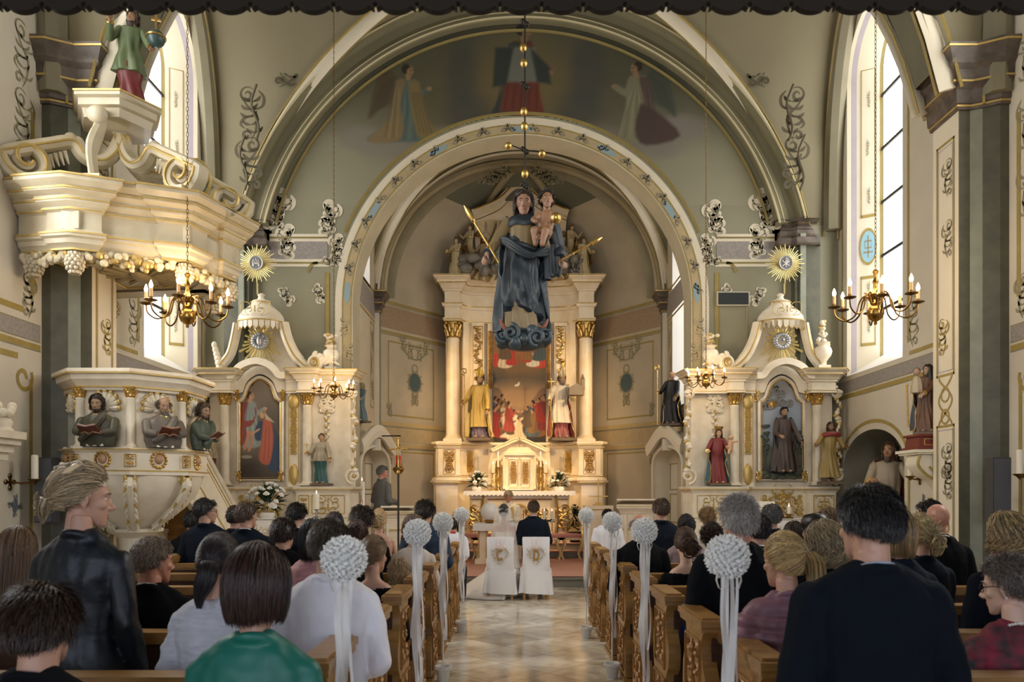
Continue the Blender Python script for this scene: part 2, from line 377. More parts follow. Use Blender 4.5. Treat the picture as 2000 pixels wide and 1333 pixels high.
def window(x, s, yc, r, zs, z0, dep, gr, parent=None):
    """splayed reveal, glass and saddle bars; s=+1 when the wall's face looks towards +x"""
    global nwin; nwin += 1
    out = [(yc - r, z0)] + [(yc - r * cos(pi * i / 24), zs + r * sin(pi * i / 24)) for i in range(25)] + [(yc + r, z0)]
    k = gr / r; zi = z0 + .34
    inn = [(yc - gr, zi)] + [(yc - gr * cos(pi * i / 24), zs + .1 + gr * sin(pi * i / 24)) for i in range(25)] + [(yc + gr, zi)]
    mb = MB(); n = len(out)
    mid = [((a[0] * .5 + b[0] * .5), (a[1] * .5 + b[1] * .5)) for a, b in zip(out, inn)]
    mb.loft([[(x, *p) for p in out], [(x - s * dep * .12, a[0] * .9 + b[0] * .1, a[1] * .9 + b[1] * .1) for a, b in zip(out, inn)]], 0, False, False)
    mb.loft([[(x - s * dep * .12, a[0] * .9 + b[0] * .1, a[1] * .9 + b[1] * .1) for a, b in zip(out, inn)], [(x - s * dep * .28, a[0] * .76 + b[0] * .24, a[1] * .76 + b[1] * .24) for a, b in zip(out, inn)]], 1, False, False)
    mb.loft([[(x - s * dep * .28, a[0] * .76 + b[0] * .24, a[1] * .76 + b[1] * .24) for a, b in zip(out, inn)], [(x - s * dep * .9, a[0] * .1 + b[0] * .9, a[1] * .1 + b[1] * .9) for a, b in zip(out, inn)]], 0, False, False)
    mb.loft([[(x - s * dep * .9, a[0] * .1 + b[0] * .9, a[1] * .1 + b[1] * .9) for a, b in zip(out, inn)], [(x - s * (dep + .02), *p) for p in inn]], 2, False, False)
    mb.add([(x, yc - r, z0), (x, yc + r, z0), (x - s * dep, yc + gr, zi), (x - s * dep, yc - gr, zi)], [(0, 1, 2, 3)], 3)
    # painted panels on both splays
    for e in (-1, 1):
        def T(a, z, o, e=e): t = .34 + .5 * a; return (x - s * (dep * t) + s * o * .6, yc + e * (r + (gr - r) * t) - e * o * .8, z)
        for za, zb in ((z0 + .55, z0 + 1.75), (z0 + 2.85, zs + .2)):
            rectframe(mb, T, .12, .88, za, zb, .05, .005, 4)
            for q in range(3): acanthus(mb, T, .5, za + .2 + q * (zb - za - .4) / 2.6, .32, 1 - 2 * (q % 2), 5, .02, off=.006)
        if s < 0 or True:
            zc = z0 + 2.3; mb.add([T(.5 + .42 * cos(2 * pi * i / 20), zc + .3 * sin(2 * pi * i / 20), .006) for i in range(20)], [tuple(range(20))], 6)
            mb.strip([(.5 + .44 * cos(2 * pi * i / 20), zc + .31 * sin(2 * pi * i / 20)) for i in range(21)], .05, T, .008, 4)
            mb.strip([(.5, zc - .2), (.5, zc + .2)], .05, T, .009, 5); mb.strip([(.25, zc - .1), (.75, zc - .1)], .03, T, .009, 5); mb.strip([(.32, zc + .1), (.68, zc + .1), (.68, zc - .02), (.32, zc - .02), (.32, zc + .1)], .03, T, .009, 5)
    w = struct(mb, 'window_%d' % nwin, [cream, lilac, olive, whitep, oldgold, scrollp, bluep], parent)
    g = MB(); g.add([(x - s * dep, *p) for p in inn], [tuple(range(n))]); gl = g.build('pane', GLA if yc > 10 else GLB, w)
    b = MB()
    z = zi + .8
    while z < zs + gr:
        h = gr if z < zs else sqrt(max(gr * gr - (z - zs - .1) ** 2, .0)); b.box((x - s * (dep - .03), yc, z), (.03, 2 * h, .05)); z += .95
    b.build('saddle_bar', iron, w); return w
def sidewall(name, x, s):
    mb = MB()
    for yc, h, wy in BAYS:
        ys = sorted(set([yc - h, yc + h] + [yc - h + 2 * h * i / 40 for i in range(41)] + ([wy - WR, wy + WR] + [wy - WR * cos(pi * i / 24) for i in range(25)] if wy else [])))
        nich = (s < 0 and yc == 12.2)
        if nich: ys = sorted(set(ys + [11.87 + 2.2 * (.5 - .5 * cos(pi * i / 20)) for i in range(21)]))
        ys = [y for i, y in enumerate(ys) if i == 0 or y - ys[i - 1] > 1e-5]
        for a, b in zip(ys[:-1], ys[1:]):
            m = (a + b) / 2; lo = [0, 0]
            if nich and 11.87 < m < 14.07: lo = [2.1 + .62 * sqrt(max(1 - ((q - 12.97) / 1.1) ** 2, 0)) for q in (a, b)]
            def quad(za, zb, zc, zd):
                mb.add([(x, a, za), (x, b, zb), (x, b, zc), (x, a, zd)], [(0, 1, 2, 3)])
            tops = [z2(a, yc, h) + .02, z2(b, yc, h) + .02]
            if wy and abs(m - wy) < WR:
                quad(lo[0], lo[1], WZ0, WZ0); quad(hole(a, wy), hole(b, wy), tops[1], tops[0])
            else: quad(lo[0], lo[1], tops[1], tops[0])
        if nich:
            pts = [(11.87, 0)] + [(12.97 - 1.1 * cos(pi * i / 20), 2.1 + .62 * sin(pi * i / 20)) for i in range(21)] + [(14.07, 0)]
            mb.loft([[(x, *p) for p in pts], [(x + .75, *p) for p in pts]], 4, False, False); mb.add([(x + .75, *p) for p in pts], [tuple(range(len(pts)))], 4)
            T = plane_x(x, -1)
            mb.strip([(12.97 - 1.24 * cos(pi * i / 24), 2.1 + .76 * sin(pi * i / 24)) for i in range(25)], .06, T, .006, 1); mb.strip([(11.73, 0), (11.73, 2.1)], .06, T, .006, 1)
            T = plane_x(x + .74, -1); rectframe(mb, T, 12.2, 13.8, .4, 2.0, .05, .005, 3); acanthus(mb, T, 13.0, 1.5, .4, 1, 3, .03)
    T = plane_x(x, s)
    def line(a, b, w, mi, o=.005): mb.strip([a, b], w, T, o, mi)
    for a, b in ((10.12, 14.28), (4.92, 9.32)):
        line((a, 3.40), (b, 3.40), .07, 1); line((a, 3.36), (b, 3.36), .015, 3, .007)
        line((a, 3.57), (b, 3.57), .20, 2)
        for z in (3.47, 3.67): line((a, z), (b, z), .012, 3, .007)
    line((10.2, 3.78), (11.72, 3.78), .06, 1); line((11.75, 3.95), (11.75, 9.6), .06, 1); line((14.12, 3.78), (14.12, 8.6), .05, 1); line((10.25, 3.78), (10.25, 6.3), .06, 1)
    acanthus(mb, T, 11.7, 3.85, .8, -1, 3, .035)
    line((8.1, 3.80), (9.0, 3.80), .07, 1); line((9.17, 4.0), (9.17, 6.2), .07, 1); acanthus(mb, T, 9.16, 3.72, .55, -1, 3, .04)
    line((8.1, 3.24), (8.9, 3.24), .07, 1); line((9.14, .5), (9.14, 3.0), .06, 1); mb.strip(spiral(9.0, 3.0, .17, .05, 30, -1.1), .05, T, .006, 1)
    for z in (4.8, 5.6, 6.4): acanthus(mb, T, 9.08, z, .8, -1, 3, .035)
    for yy in (8.85, 11.3): # stencilled cross ornament under the sconces
        for a in range(4):
            acanthus(mb, T, yy, 1.5, .14, 1, 5, .012, rot=90 * a)
        mb.add([T(yy + .05 * cos(2 * pi * i / 12), 1.5 + .08 * sin(2 * pi * i / 12), .005) for i in range(12)], [tuple(range(12))], 5)
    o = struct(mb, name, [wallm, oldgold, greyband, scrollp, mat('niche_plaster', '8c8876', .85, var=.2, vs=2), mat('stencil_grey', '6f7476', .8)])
    for yc, h, wy in BAYS:
        if wy: window(x, s, wy, WR, WZ1, WZ0, .52, .70)
    return o
sidewall('wall_left', XL, 1); sidewall('wall_right', XR, -1)
# ---- west end and gallery; the glowing windows in this wall are added light
mb = MB(); mb.add([(-7, -3, 0), (7.2, -3, 0), (7.2, -3, 11), (-7, -3, 11)], [(0, 1, 2, 3)]); struct(mb, 'wall_back', wallm)
for i in (-1, 0, 1):
    nwin += 1; mb = MB(); cx = XC + i * 2.4
    pts = [(cx - .7, -2.96, 5.2)] + [(cx - .7 * cos(pi * k / 16), -2.96, 8.2 + .7 * sin(pi * k / 16)) for k in range(17)] + [(cx + .7, -2.96, 5.2)]
    mb.tube(pts, .08, 6, 0, True); w = struct(mb, 'window_%d' % nwin, cream); g = MB(); g.add(pts, [tuple(range(len(pts)))]); g.build('pane', mat('west_fill_upper', 'e6eeff', emit=FILL_W), w)  # upper panes added as frontal fill, out of view
    nwin += 1; mb = MB(); cx = XC + i * 3.4; pts = [(cx - .7, -2.96, 1.3), (cx + .7, -2.96, 1.3), (cx + .7, -2.96, 3.1), (cx - .7, -2.96, 3.1)]
    mb.tube(pts, .06, 6, 0, True); w = struct(mb, 'window_%d' % nwin, cream); g = MB(); g.add(pts, [(0, 1, 2, 3)]); g.build('pane', mat('west_fill_lower', 'dde8ff', emit=11.), w)  # low panes added to brighten the near pews, out of view
mb = MB(); mb.box((XC, 0, 3.78), (11.7, 6.1, .3)); struct(mb, 'ceiling_gallery', mat('gallery_wood', '4a3a22', .6, var=.3, vs=2))
mb = MB(); pit = .159
for i in range(-30, 31):
    cx = .02 + i * pit
    pl = [(-.5, .75), (-.5, .04), (-.46, .035), (-.445, .0), (-.46, -.02), (-.47, -.03), (-.43, -.035), (-.40, -.02), (-.36, -.01)] + [(-.36 + .72 * k / 10, -.01 - .065 * sin(pi * k / 10) ** .7) for k in range(1, 10)]
    pl += [(-p[0], p[1]) for p in pl[8::-1]]
    mb.prism([(cx + p[0] * pit, 3.513 + p[1] * .3) for p in pl], lambda a, b, y: (a, y, b), 2.93, 2.96)
mb.box((XC, 2.99, 3.85), (11.7, .1, .36))
struct(mb, 'trim_1', mat('valance_wood', '2b2214', .85, var=.2, vs=5))

# ---- vaults
mb = MB()
def groin(yc, h, q):       # q in -1..1 -> |x| of the groin at y
    z = z2(yc + q * h, yc, h); return sqrt(max(RO * RO - max(z - RZ, 0) ** 2, 0)), z
for yc, h, wy in BAYS:
    for sx in (-1, 1):
        X = XL if sx < 0 else XR
        mb.grid(10, 48, lambda u, v: ((XC + sx * groin(yc, h, 2 * v - 1)[0]) * u + X * (1 - u), yc + (2 * v - 1) * h, groin(yc, h, 2 * v - 1)[1]), 0)
    for sy in (-1, 1):
        def fn(u, v):
            x = -5.215 + 10.43 * u; zz = RZ + sqrt(RO * RO - x * x)
            t = max(0, min(1, (1 - (max(0, (zz - SPR) / (APX - SPR))) ** 2.4))) ** (1 / 3)
            return (XC + x, yc + sy * h * (t * (1 - v) + v), zz)
        mb.grid(64, 6, fn, 0)
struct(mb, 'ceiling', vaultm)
mb = MB()
for yc, h, wy in BAYS[:2]:   # painted groin bands with gilt edges
    for sx in (-1, 1):
        for sy in (-1, 1):
            pts = []
            for i in range(33):
                q = 1 - .97 * (i / 32) ** 1.6; g, z = groin(yc, h, sy * q); pts.append(V((XC + sx * g, yc + sy * q * h, z - .015)))
            mb.tube(pts, .13, 6, 0, flat=.25)
            for e in (-.13, .13): mb.tube([p + V((sx * e * .75, -e * sy * .8, -.02)) for p in pts], .022, 4, 1)
struct(mb, 'trim_2', [cream, oldgold])
mb = MB()   # wall ribs beside the side walls and transverse arches
for yc, h, wy in BAYS[:2]:
    for sx in (-1, 1):
        X = (XL if sx < 0 else XR) - sx * .13
        pts = [V((X, yc + q * h * .975, z2(yc + q * h, yc, h) - .12)) for q in [-cos(pi * i / 40) for i in range(41)]]
        mb.tube(pts, .17, 8, 0); mb.tube([p - V((sx * .15, 0, .1)) for p in pts], .02, 4, 1); mb.tube([p + V((sx * .1, 0, -.16)) for p in pts], .02, 4, 1)
for y0, y1 in ((9.45, 10.1), (4.3, 4.9)):
    path = [(XC + 5.42 * cos(pi * i / 48), RZ + 5.42 * sin(pi * i / 48)) for i in range(49)]
    for a, b in zip(path[:-1], path[1:]):
        def ring(p, k): return (XC + (p[0] - XC) * k, RZ + (p[1] - RZ) * k)
        q = [a, b]; 
        if min(a[1], b[1]) < 6.9: continue
        vs = []
        for p in q:
            for k, yy in ((1.06, y0), (.985, y0 + .04), (.97, y0 + .12), (.97, y1 - .12), (.985, y1 - .04), (1.06, y1)): r_ = ring(p, k); vs.append((r_[0], yy, r_[1]))
        mb.add(vs, [(i, i + 1, i + 7, i + 6) for i in range(5)], 2)
struct(mb, 'trim_3', [mat('rib_stone', '857e66', .8, var=.15, vs=2), oldgold, mat('transverse_arch_paint', '6d6a54', .8, var=.2, vs=2)])

# ---- end wall with the triumphal arch
def aopen(x): d = x - XC; return AZ + sqrt(AR * AR - d * d) if abs(d) < AR else 0
mb = MB()
xs = sorted(set([XL + (XR - XL) * i / 60 for i in range(61)] + [XC - AR * cos(pi * i / 60) for i in range(61)] + [XC - RI * 1.02 * cos(pi * i / 40) for i in range(41)]))
xs = [x for i, x in enumerate(xs) if i == 0 or x - xs[i - 1] > 1e-4]
def top(x): return max(RZ + sqrt(max((RO - .1) ** 2 - (x - XC) ** 2, 0)), 6.9) if abs(x - XC) < RO - .1 else 7.4
for a, b in zip(xs[:-1], xs[1:]):
    m = (a + b) / 2; lo = (aopen(a), aopen(b)) if abs(m - XC) < AR else (0, 0)
    mb.add([(a, YE, lo[0]), (b, YE, lo[1]), (b, YE, top(b)), (a, YE, top(a))], [(0, 1, 2, 3)], 0)
# soffit and jambs of the arch
path = [(XC - AR, 0)] + [(XC - AR * cos(pi * i / 60), AZ + AR * sin(pi * i / 60)) for i in range(61)] + [(XC + AR, 0)]
mb.loft([[(p[0], YE, p[1]) for p in path], [(p[0], YE + .6, p[1]) for p in path]], 1, False, False)
T = plane_y(YE)
def ringstrip(r0, r1, cz, mi, off, down=None, a0=0, a1=180):
    pts = arc(XC, cz, (r0 + r1) / 2, a0, a1, 72)
    if down is not None: pts = [(pts[0][0], down)] + pts + [(pts[-1][0], down)]
    mb.strip(pts, r1 - r0, T, off, mi)
ringstrip(AR, AR + .33, AZ, 2, .006, .3)                # pale archivolt running down the jambs
ringstrip(AR + .03, AR + .19, AZ, 3, .010, .3)          # tan ornamental band
for r in (AR + .03, AR + .19): ringstrip(r - .012, r + .012, AZ, 4, .013, .3)
ringstrip(AR + .38, AR + .44, AZ, 4, .008, None, 22, 158); ringstrip(AR + .40, AR + .43, AZ, 6, .011, None, 22, 158)
for i in range(-21, 22):     # scrollwork in the band
    a = R(90 + i * 4.1); r = AR + .11; cx, cz = XC + r * cos(a), AZ + r * sin(a)
    if i % 7 == 0:
        mb.add([T(cx + .20 * cos(t) * sin(a) * -1 + .06 * sin(t) * cos(a), cz + .20 * cos(t) * cos(a) + .06 * sin(t) * sin(a), .014) for t in [2 * pi * k / 16 for k in range(16)]], [tuple(range(16))], 7)
    else: acanthus(mb, T, cx - .07 * cos(a) + .09 * sin(a), cz - .07 * sin(a) - .09 * cos(a), .24, 1 if i % 2 else -1, 5, .018, rot=math.degrees(a) - 90 + (90 if i % 2 else -90) * .6, off=.014)
for sx in (-1, 1):
    for k in range(9):
        z = .9 + k * .48
        if k in (2, 6): mb.add([T(XC + sx * (AR + .11) + .06 * cos(t), z + .2 * sin(t), .014) for t in [2 * pi * j / 16 for j in range(16)]], [tuple(range(16))], 7)
        else: acanthus(mb, T, XC + sx * (AR + .11), z - .2, .4, sx * (1 - 2 * (k % 2)), 5, .018, off=.014)
    # frames and damask band between ring and arch
    xa, xb = XC + sx * 4.45, XC + sx * 3.62
    mb.strip([(XC + sx * 4.75, 6.15), (xb, 6.15)], .38, T, .006, 8)
    for z, w in ((6.40, .07), (5.93, .07)):
        mb.strip([(XC + sx * 4.7, z), (xb, z)], w * 2, T, .008, 2); mb.strip([(XC + sx * 4.7, z), (xb, z)], w * .5, T, .011, 6)
    mb.strip([(XC + sx * 3.62, 2.2), (XC + sx * 3.62, 5.75)], .06, T, .011, 4); mb.strip([(XC + sx * 3.66, 2.2), (XC + sx * 3.66, 5.75)], .02, T, .012, 6)
    mb.strip(arc(XC + sx * 3.8, 5.75, .18, 0 if sx > 0 else 180, 90, 6), .06, T, .011, 6)
    for (dx, z, h, f, rt) in ((3.58, 6.42, .62, 1, 10), (3.5, 5.95, .48, -1, 0), (3.9, 5.5, .36, 1, 150), (4.45, 5.5, .36, -1, 150), (4.45, 6.0, .6, -1, 0), (4.6, 6.5, .75, 1, 20), (3.75, 6.0, .35, -1, 90)):
        acanthus(mb, T, XC + sx * dx, z, h * 1.12, sx * f, 2, h * .17, rot=sx * rt, off=.009); acanthus(mb, T, XC + sx * dx, z, h, sx * f, 5, h * .045, rot=sx * rt, off=.013)
    # sepia leaf scrolls in the spandrels outside the ring
    # continue the line of the lunette
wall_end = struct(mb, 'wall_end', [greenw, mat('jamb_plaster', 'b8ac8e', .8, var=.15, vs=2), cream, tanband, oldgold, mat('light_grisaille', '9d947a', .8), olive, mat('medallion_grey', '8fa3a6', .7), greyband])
mb = MB()     # moulded ring on the end wall
prof = [(.50, .02), (.50, .22), (.46, .27), (.40, .24), (.36, .13), (.25, .10), (.14, .14), (.10, .20), (.03, .2), (0, .16), (0, .02)]
path = [p for p in arc(XC, RZ, RI, 12.7, 167.3, 96)]
mb.sweep([(o, u) for o, u in prof], path, lambda x, z, u: (x, YE - u, z), mi=0)
for r, y, w in ((RI + .02, .21, .02), (RI + .47, .27, .022), (RI + .11, .2, .012)):
    mb.tube([(p[0], YE - y, p[1]) for p in arc(XC, RZ, r, 12.7, 167.3, 96)], w, 5, 1)
mb.tube([(p[0], YE - .03, p[1]) for p in arc(XC, RZ, RI - .12, 14, 166, 96)], .03, 5, 2)
struct(mb, 'trim_4', [mat('ring_stone', '7f785b', .75, var=.15, vs=2), mat('ring_edge', 'c9bd96', .7), olive])
mb = MB()      # gilt frames and leaf scrolls painted on the vault webs beside the ring
for sx in (-1, 1):
    def TW(a, z, o): return (XC + a, 14.04 - (max(0, (abs(a) - 4.2)) * .02) - o, z)
    for (a, z, h, f, rt) in ((4.74, 7.95, .95, 1, 0), (4.98, 7.1, .95, -1, 0)):
        def TV(p, zz, o, sx=sx): return (XC + p - sx * .0, 13.86 - .35 * max(0, (zz - 7) / 3) - o, zz)
        acanthus(mb, TV, sx * a, z, h, sx * f, 0, .06, rot=sx * rt * -1)
        mb.tube([TV(sx * (a + .02) + .06 * sin(k * .9), z + h * k / 8, .02) for k in range(9)], .022, 5, 0)
    acanthus(mb, TW, sx * 4.35, 9.0, .9, sx, 0, .05, rot=sx * 35)
struct(mb, 'trim_5', [mat('grisaille_paint', '574f3a', .8), oldgold])

# ---- corner piers and pilasters with marbled capitals
def capital(mb, plan, zb, zt, k=1., closed=False):
    h = zt - zb
    prof = [(0, zb), (.03 * k, zb), (.03 * k, zb + .08 * h), (.05 * k, zb + .1 * h), (.06 * k, zb + .32 * h), (.11 * k, zb + .40 * h), (.11 * k, zb + .46 * h), (.12 * k, zb + .62 * h), (.17 * k, zb + .70 * h), (.17 * k, zb + .76 * h), (.21 * k, zb + .86 * h), (.24 * k, zb + .93 * h), (.24 * k, zt), (0, zt)]
    mb.sweep(prof, plan, closed=closed, mi=0)
    for o, z in ((.035 * k, zb + .06 * h), (.12 * k, zb + .43 * h), (.245 * k, zb + .94 * h)):
        mb.sweep([(o - .02, z - .012), (o + .004, z - .012), (o + .004, z + .012), (o - .02, z + .012)], plan, closed=closed, mi=1)
for side, sx in (('left', -1), ('right', 1)):
    X = XL if sx < 0 else XR
    k = lambda a: XC + sx * (a - XC)
    plan = [(X, 10.1), (k(5.48), 10.08), (k(5.48), 9.5), (k(5.62), 9.5), (k(5.74), 9.44), (k(5.90), 9.35), (X, 9.35)]
    mb = MB(); ms = [0, 3, 1, 2, 1, 1]
    for i in range(6):
        a, b = plan[i], plan[i + 1]; mb.add([(*a, 0), (*b, 0), (*b, 11.2), (*a, 11.2)], [(0, 1, 2, 3)], ms[i])
    Tp = (lambda y, z, o: (k(5.48) - sx * o, y, z))
    for za, zb in ((.6, 2.5), (3.15, 6.1)):
        rectframe(mb, Tp, 9.6, 9.98, za, zb, .03, .004, 4); rectframe(mb, Tp, 9.63, 9.95, za + .05, zb - .05, .012, .004, 6)
        acanthus(mb, Tp, 9.79, za + .25, .5, 1, 4, .03); acanthus(mb, Tp, 9.79, zb - .7, .5, -1, 5, .03); acanthus(mb, Tp, 9.79, (za + zb) / 2, .5, -1, 5, .03)
    for q in (-1, 1):
        mb.strip([(9.79 + q * .15 * cos(t * pi * 2), 2.5 + .65 * t) for t in [i / 20 for i in range(21)]], .03, Tp, .005, 4)
    for zz in (2.62, 2.9): mb.strip(arc(9.79, zz, .09, 0, 360, 14), .025, Tp, .006, 4)
    p_ = plan if sx > 0 else plan[::-1]
    capital(mb, p_[:] , 6.38, 7.1)
    o = mb
    # the capital was written with slots 0/1: move it to its own mesh
    mb2 = MB(); capital(mb2, p_, 6.38, 7.1)
    cut = len(mb2.f); o.f = o.f[:-cut]; o.m = o.m[:-cut]
    pr = struct(o, 'wall_pilaster_' + side, [wallm, pilm, pilm2, cream, oldgold, scrollp, lilac], sharp=20)
    mb2.build('capital', [capm, goldp], pr, sharp=25)
    mb = MB(); cx = k(5.36)
    mb.box((cx, YE - .1, 3.2), (.46, .22, 6.4), 0); mb.box((cx - sx * .10, YE - .23, 3.2), (.1, .06, 6.4), 1)
    pr = struct(mb, 'wall_pier_' + side, [pilm, pilm2])
    mb2 = MB(); xa, xb = k(4.78), X
    pl = [(xa, YE), (xa, YE - .22), (k(5.05), YE - .24), (k(5.12), YE - .32), (k(5.56), YE - .32), (k(5.6), YE)]
    capital(mb2, pl[::-1] if sx > 0 else pl, 6.17, 6.66, .8)
    mb2.build('capital', [capm, goldp], pr, sharp=25)

# ---- chancel
CL, CR, Y1, Y2 = -3.18, 3.42, 14.9, 17.35
KX, KY = XC, 17.7
cwall = mat('chancel_plaster', 'cbbfa4', .8, var=.12, vs=1.5)
def chwall(name, x, s, wz0, wz1):
    mb = MB(); T = plane_x(x, s); y0, y1, w0, w1 = Y1, Y2, 15.25, 16.75
    for a, b, lo, hi in ((y0, w0, .1, 8.6), (w1, y1, .1, 8.6), (w0, w1, .1, wz0), (w0, w1, wz1, 8.6)):
        mb.add([(x, a, lo), (x, b, lo), (x, b, hi), (x, a, hi)], [(0, 1, 2, 3)])
    for z in (5.5, 6.15): mb.strip([(y0, z), (y1, z)], .05, T, .005, 1)
    mb.strip([(y0, 5.82), (y1, 5.82)], .5, T, .004, 2)
    for za, zb in ((.9, 3.1), (3.55, 5.4)): rectframe(mb, T, 16.85, 17.2, za, zb, .03, .005, 1)
    for q in range(3): acanthus(mb, T, 17.0, 3.7 + q * .55, .5, 1 - 2 * (q % 2), 3, .025)
    w = struct(mb, name, [cwall, oldgold, greyband, scrollp])
    global nwin; nwin += 1
    mb = MB(); d = .45
    o = [(w0, wz0), (w1, wz0), (w1, wz1), (w0, wz1)]; i_ = [(w0 + .2, wz0 + .25), (w1 - .12, wz0 + .25), (w1 - .12, wz1), (w0 + .2, wz1)]
    mb.loft([[(x, *p) for p in o], [(x - s * d, *p) for p in i_]], 0, False)
    mb.strip([(15.3, wz0 - .02), (16.72, wz0 - .02)], .05, T, .02, 1)
    wi = struct(mb, 'window_%d' % nwin, [whitep, iron]); g = MB(); g.add([(x - s * d, *p) for p in i_], [(0, 1, 2, 3)]); g.build('pane', GLC, wi)
chwall('wall_chancel_left', CL, 1, 6.15, 8.2); chwall('wall_chancel_right', CR, -1, 3.45, 8.2)
mb = MB()      # back of the arch wall and the chancel vault
for sx in (-1, 1):
    X = CL if sx < 0 else CR
    mb.add([(XC + sx * AR, YE + .6, 0), (X, YE + .6, 0), (X, YE + .6, 9.6), (XC + sx * AR, YE + .6, 9.6)], [(0, 1, 2, 3)], 1)
for a, b in zip([XC - AR * cos(pi * i / 40) for i in range(40)], [XC - AR * cos(pi * i / 40) for i in range(1, 41)]):
    mb.add([(a, YE + .6, aopen(a)), (b, YE + .6, aopen(b)), (b, YE + .6, 9.8), (a, YE + .6, 9.8)], [(0, 1, 2, 3)], 1)
yc, h, Rc, zc = (Y1 + Y2) / 2, (Y2 - Y1) / 2 + .001, 3.3, 6.12
def cz1(x): return zc + sqrt(max(Rc * Rc - (x - XC) ** 2, 0))
def cz2(q): return 6.4 + 3.02 * max(1 - abs(q) ** 2.6, 0) ** (1 / 2.2)
def cg(q): z = cz2(q); return sqrt(max(Rc * Rc - max(z - zc, 0) ** 2, 0)), z
for sx in (-1, 1):
    X = CL if sx < 0 else CR
    mb.grid(6, 36, lambda u, v: ((XC + sx * cg(2 * v - 1)[0]) * u + X * (1 - u), yc + (2 * v - 1) * h, cg(2 * v - 1)[1]), 0)
    def fn(u, v):
        x = -Rc * .995 + 2 * Rc * .995 * u; zz = zc + sqrt(Rc * Rc - x * x); t = max(0, min(1, 1 - max(0, (zz - 6.4) / 3.02) ** 2.2)) ** (1 / 2.6)
        return (XC + x, yc + sx * h * (t * (1 - v) + v), zz)
    mb.grid(48, 4, fn, 0)
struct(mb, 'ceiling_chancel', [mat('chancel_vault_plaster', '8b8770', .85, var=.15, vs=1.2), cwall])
mb = MB()
for sx in (-1, 1):
    for sy in (-1, 1):
        pts = [V((XC + sx * cg(q)[0], yc + sy * q * h, cg(q)[1] - .02)) for q in [1 - .96 * (i / 24) ** 1.5 for i in range(25)]]
        mb.tube(pts, .10, 6, 0, flat=.4)
        for e in (-.09, .09): mb.tube([p + V((sx * e, -sy * e, -.03)) for p in pts], .014, 4, 1)
    X = CL if sx < 0 else CR           # apse pilasters
    xi = XC + sx * 3.2
    mb.box(((xi + X) / 2, 17.5, 3.2), (abs(X - xi) + .02, .3, 6.0), 2)
    mb.box((xi + sx * .05, 17.34, 3.2), (.1, .02, 6.0), 0)
    for k, mi in ((0, 1),): 
        tt = plane_y(17.32); acanthus(mb, tt, xi + sx * .2, 6.8, 1.0, sx, 3, .06); 
# apse arch
pts = arc(XC, 6.12, 3.22, 0, 180, 60)
mb.loft([[(p[0], 17.35, p[1]) for p in pts], [(XC + (p[0] - XC) * 1.0, 17.65, p[1]) for p in pts]], 4, False, False)
for r0, r1, yy in ((3.2, 3.8, 17.36), (2.9, 3.6, 17.66)): mb.loft([[(p[0], yy, p[1]) for p in arc(XC, 6.12, r_, 0, 180, 60)] for r_ in (r0, r1)], 4, False, False)
for r, y, w, mi in ((3.22, 17.33, .03, 0), (3.3, 17.33, .02, 1)): mb.tube([(p[0], y, p[1]) for p in arc(XC, 6.12, r, 0, 180, 60)], w, 5, mi)
struct(mb, 'trim_6', [cream, oldgold, pilm2, scrollp, mat('apse_arch_paint', '9a8f72', .8, var=.2, vs=3)])
for sx, sd in ((-1, 'left'), (1, 'right')):
    mb = MB(); X = CL if sx < 0 else CR; xi = XC + sx * 3.2
    pl = [(X, 17.66), (xi - sx * .0, 17.66), (xi, 17.34), (X, 17.34)]
    capital(mb, (pl[::-1] if sx < 0 else pl), 5.72, 6.2, .8)
    struct(mb, 'trim_%d' % (7 if sx < 0 else 8), [capm, goldp], sharp=25)
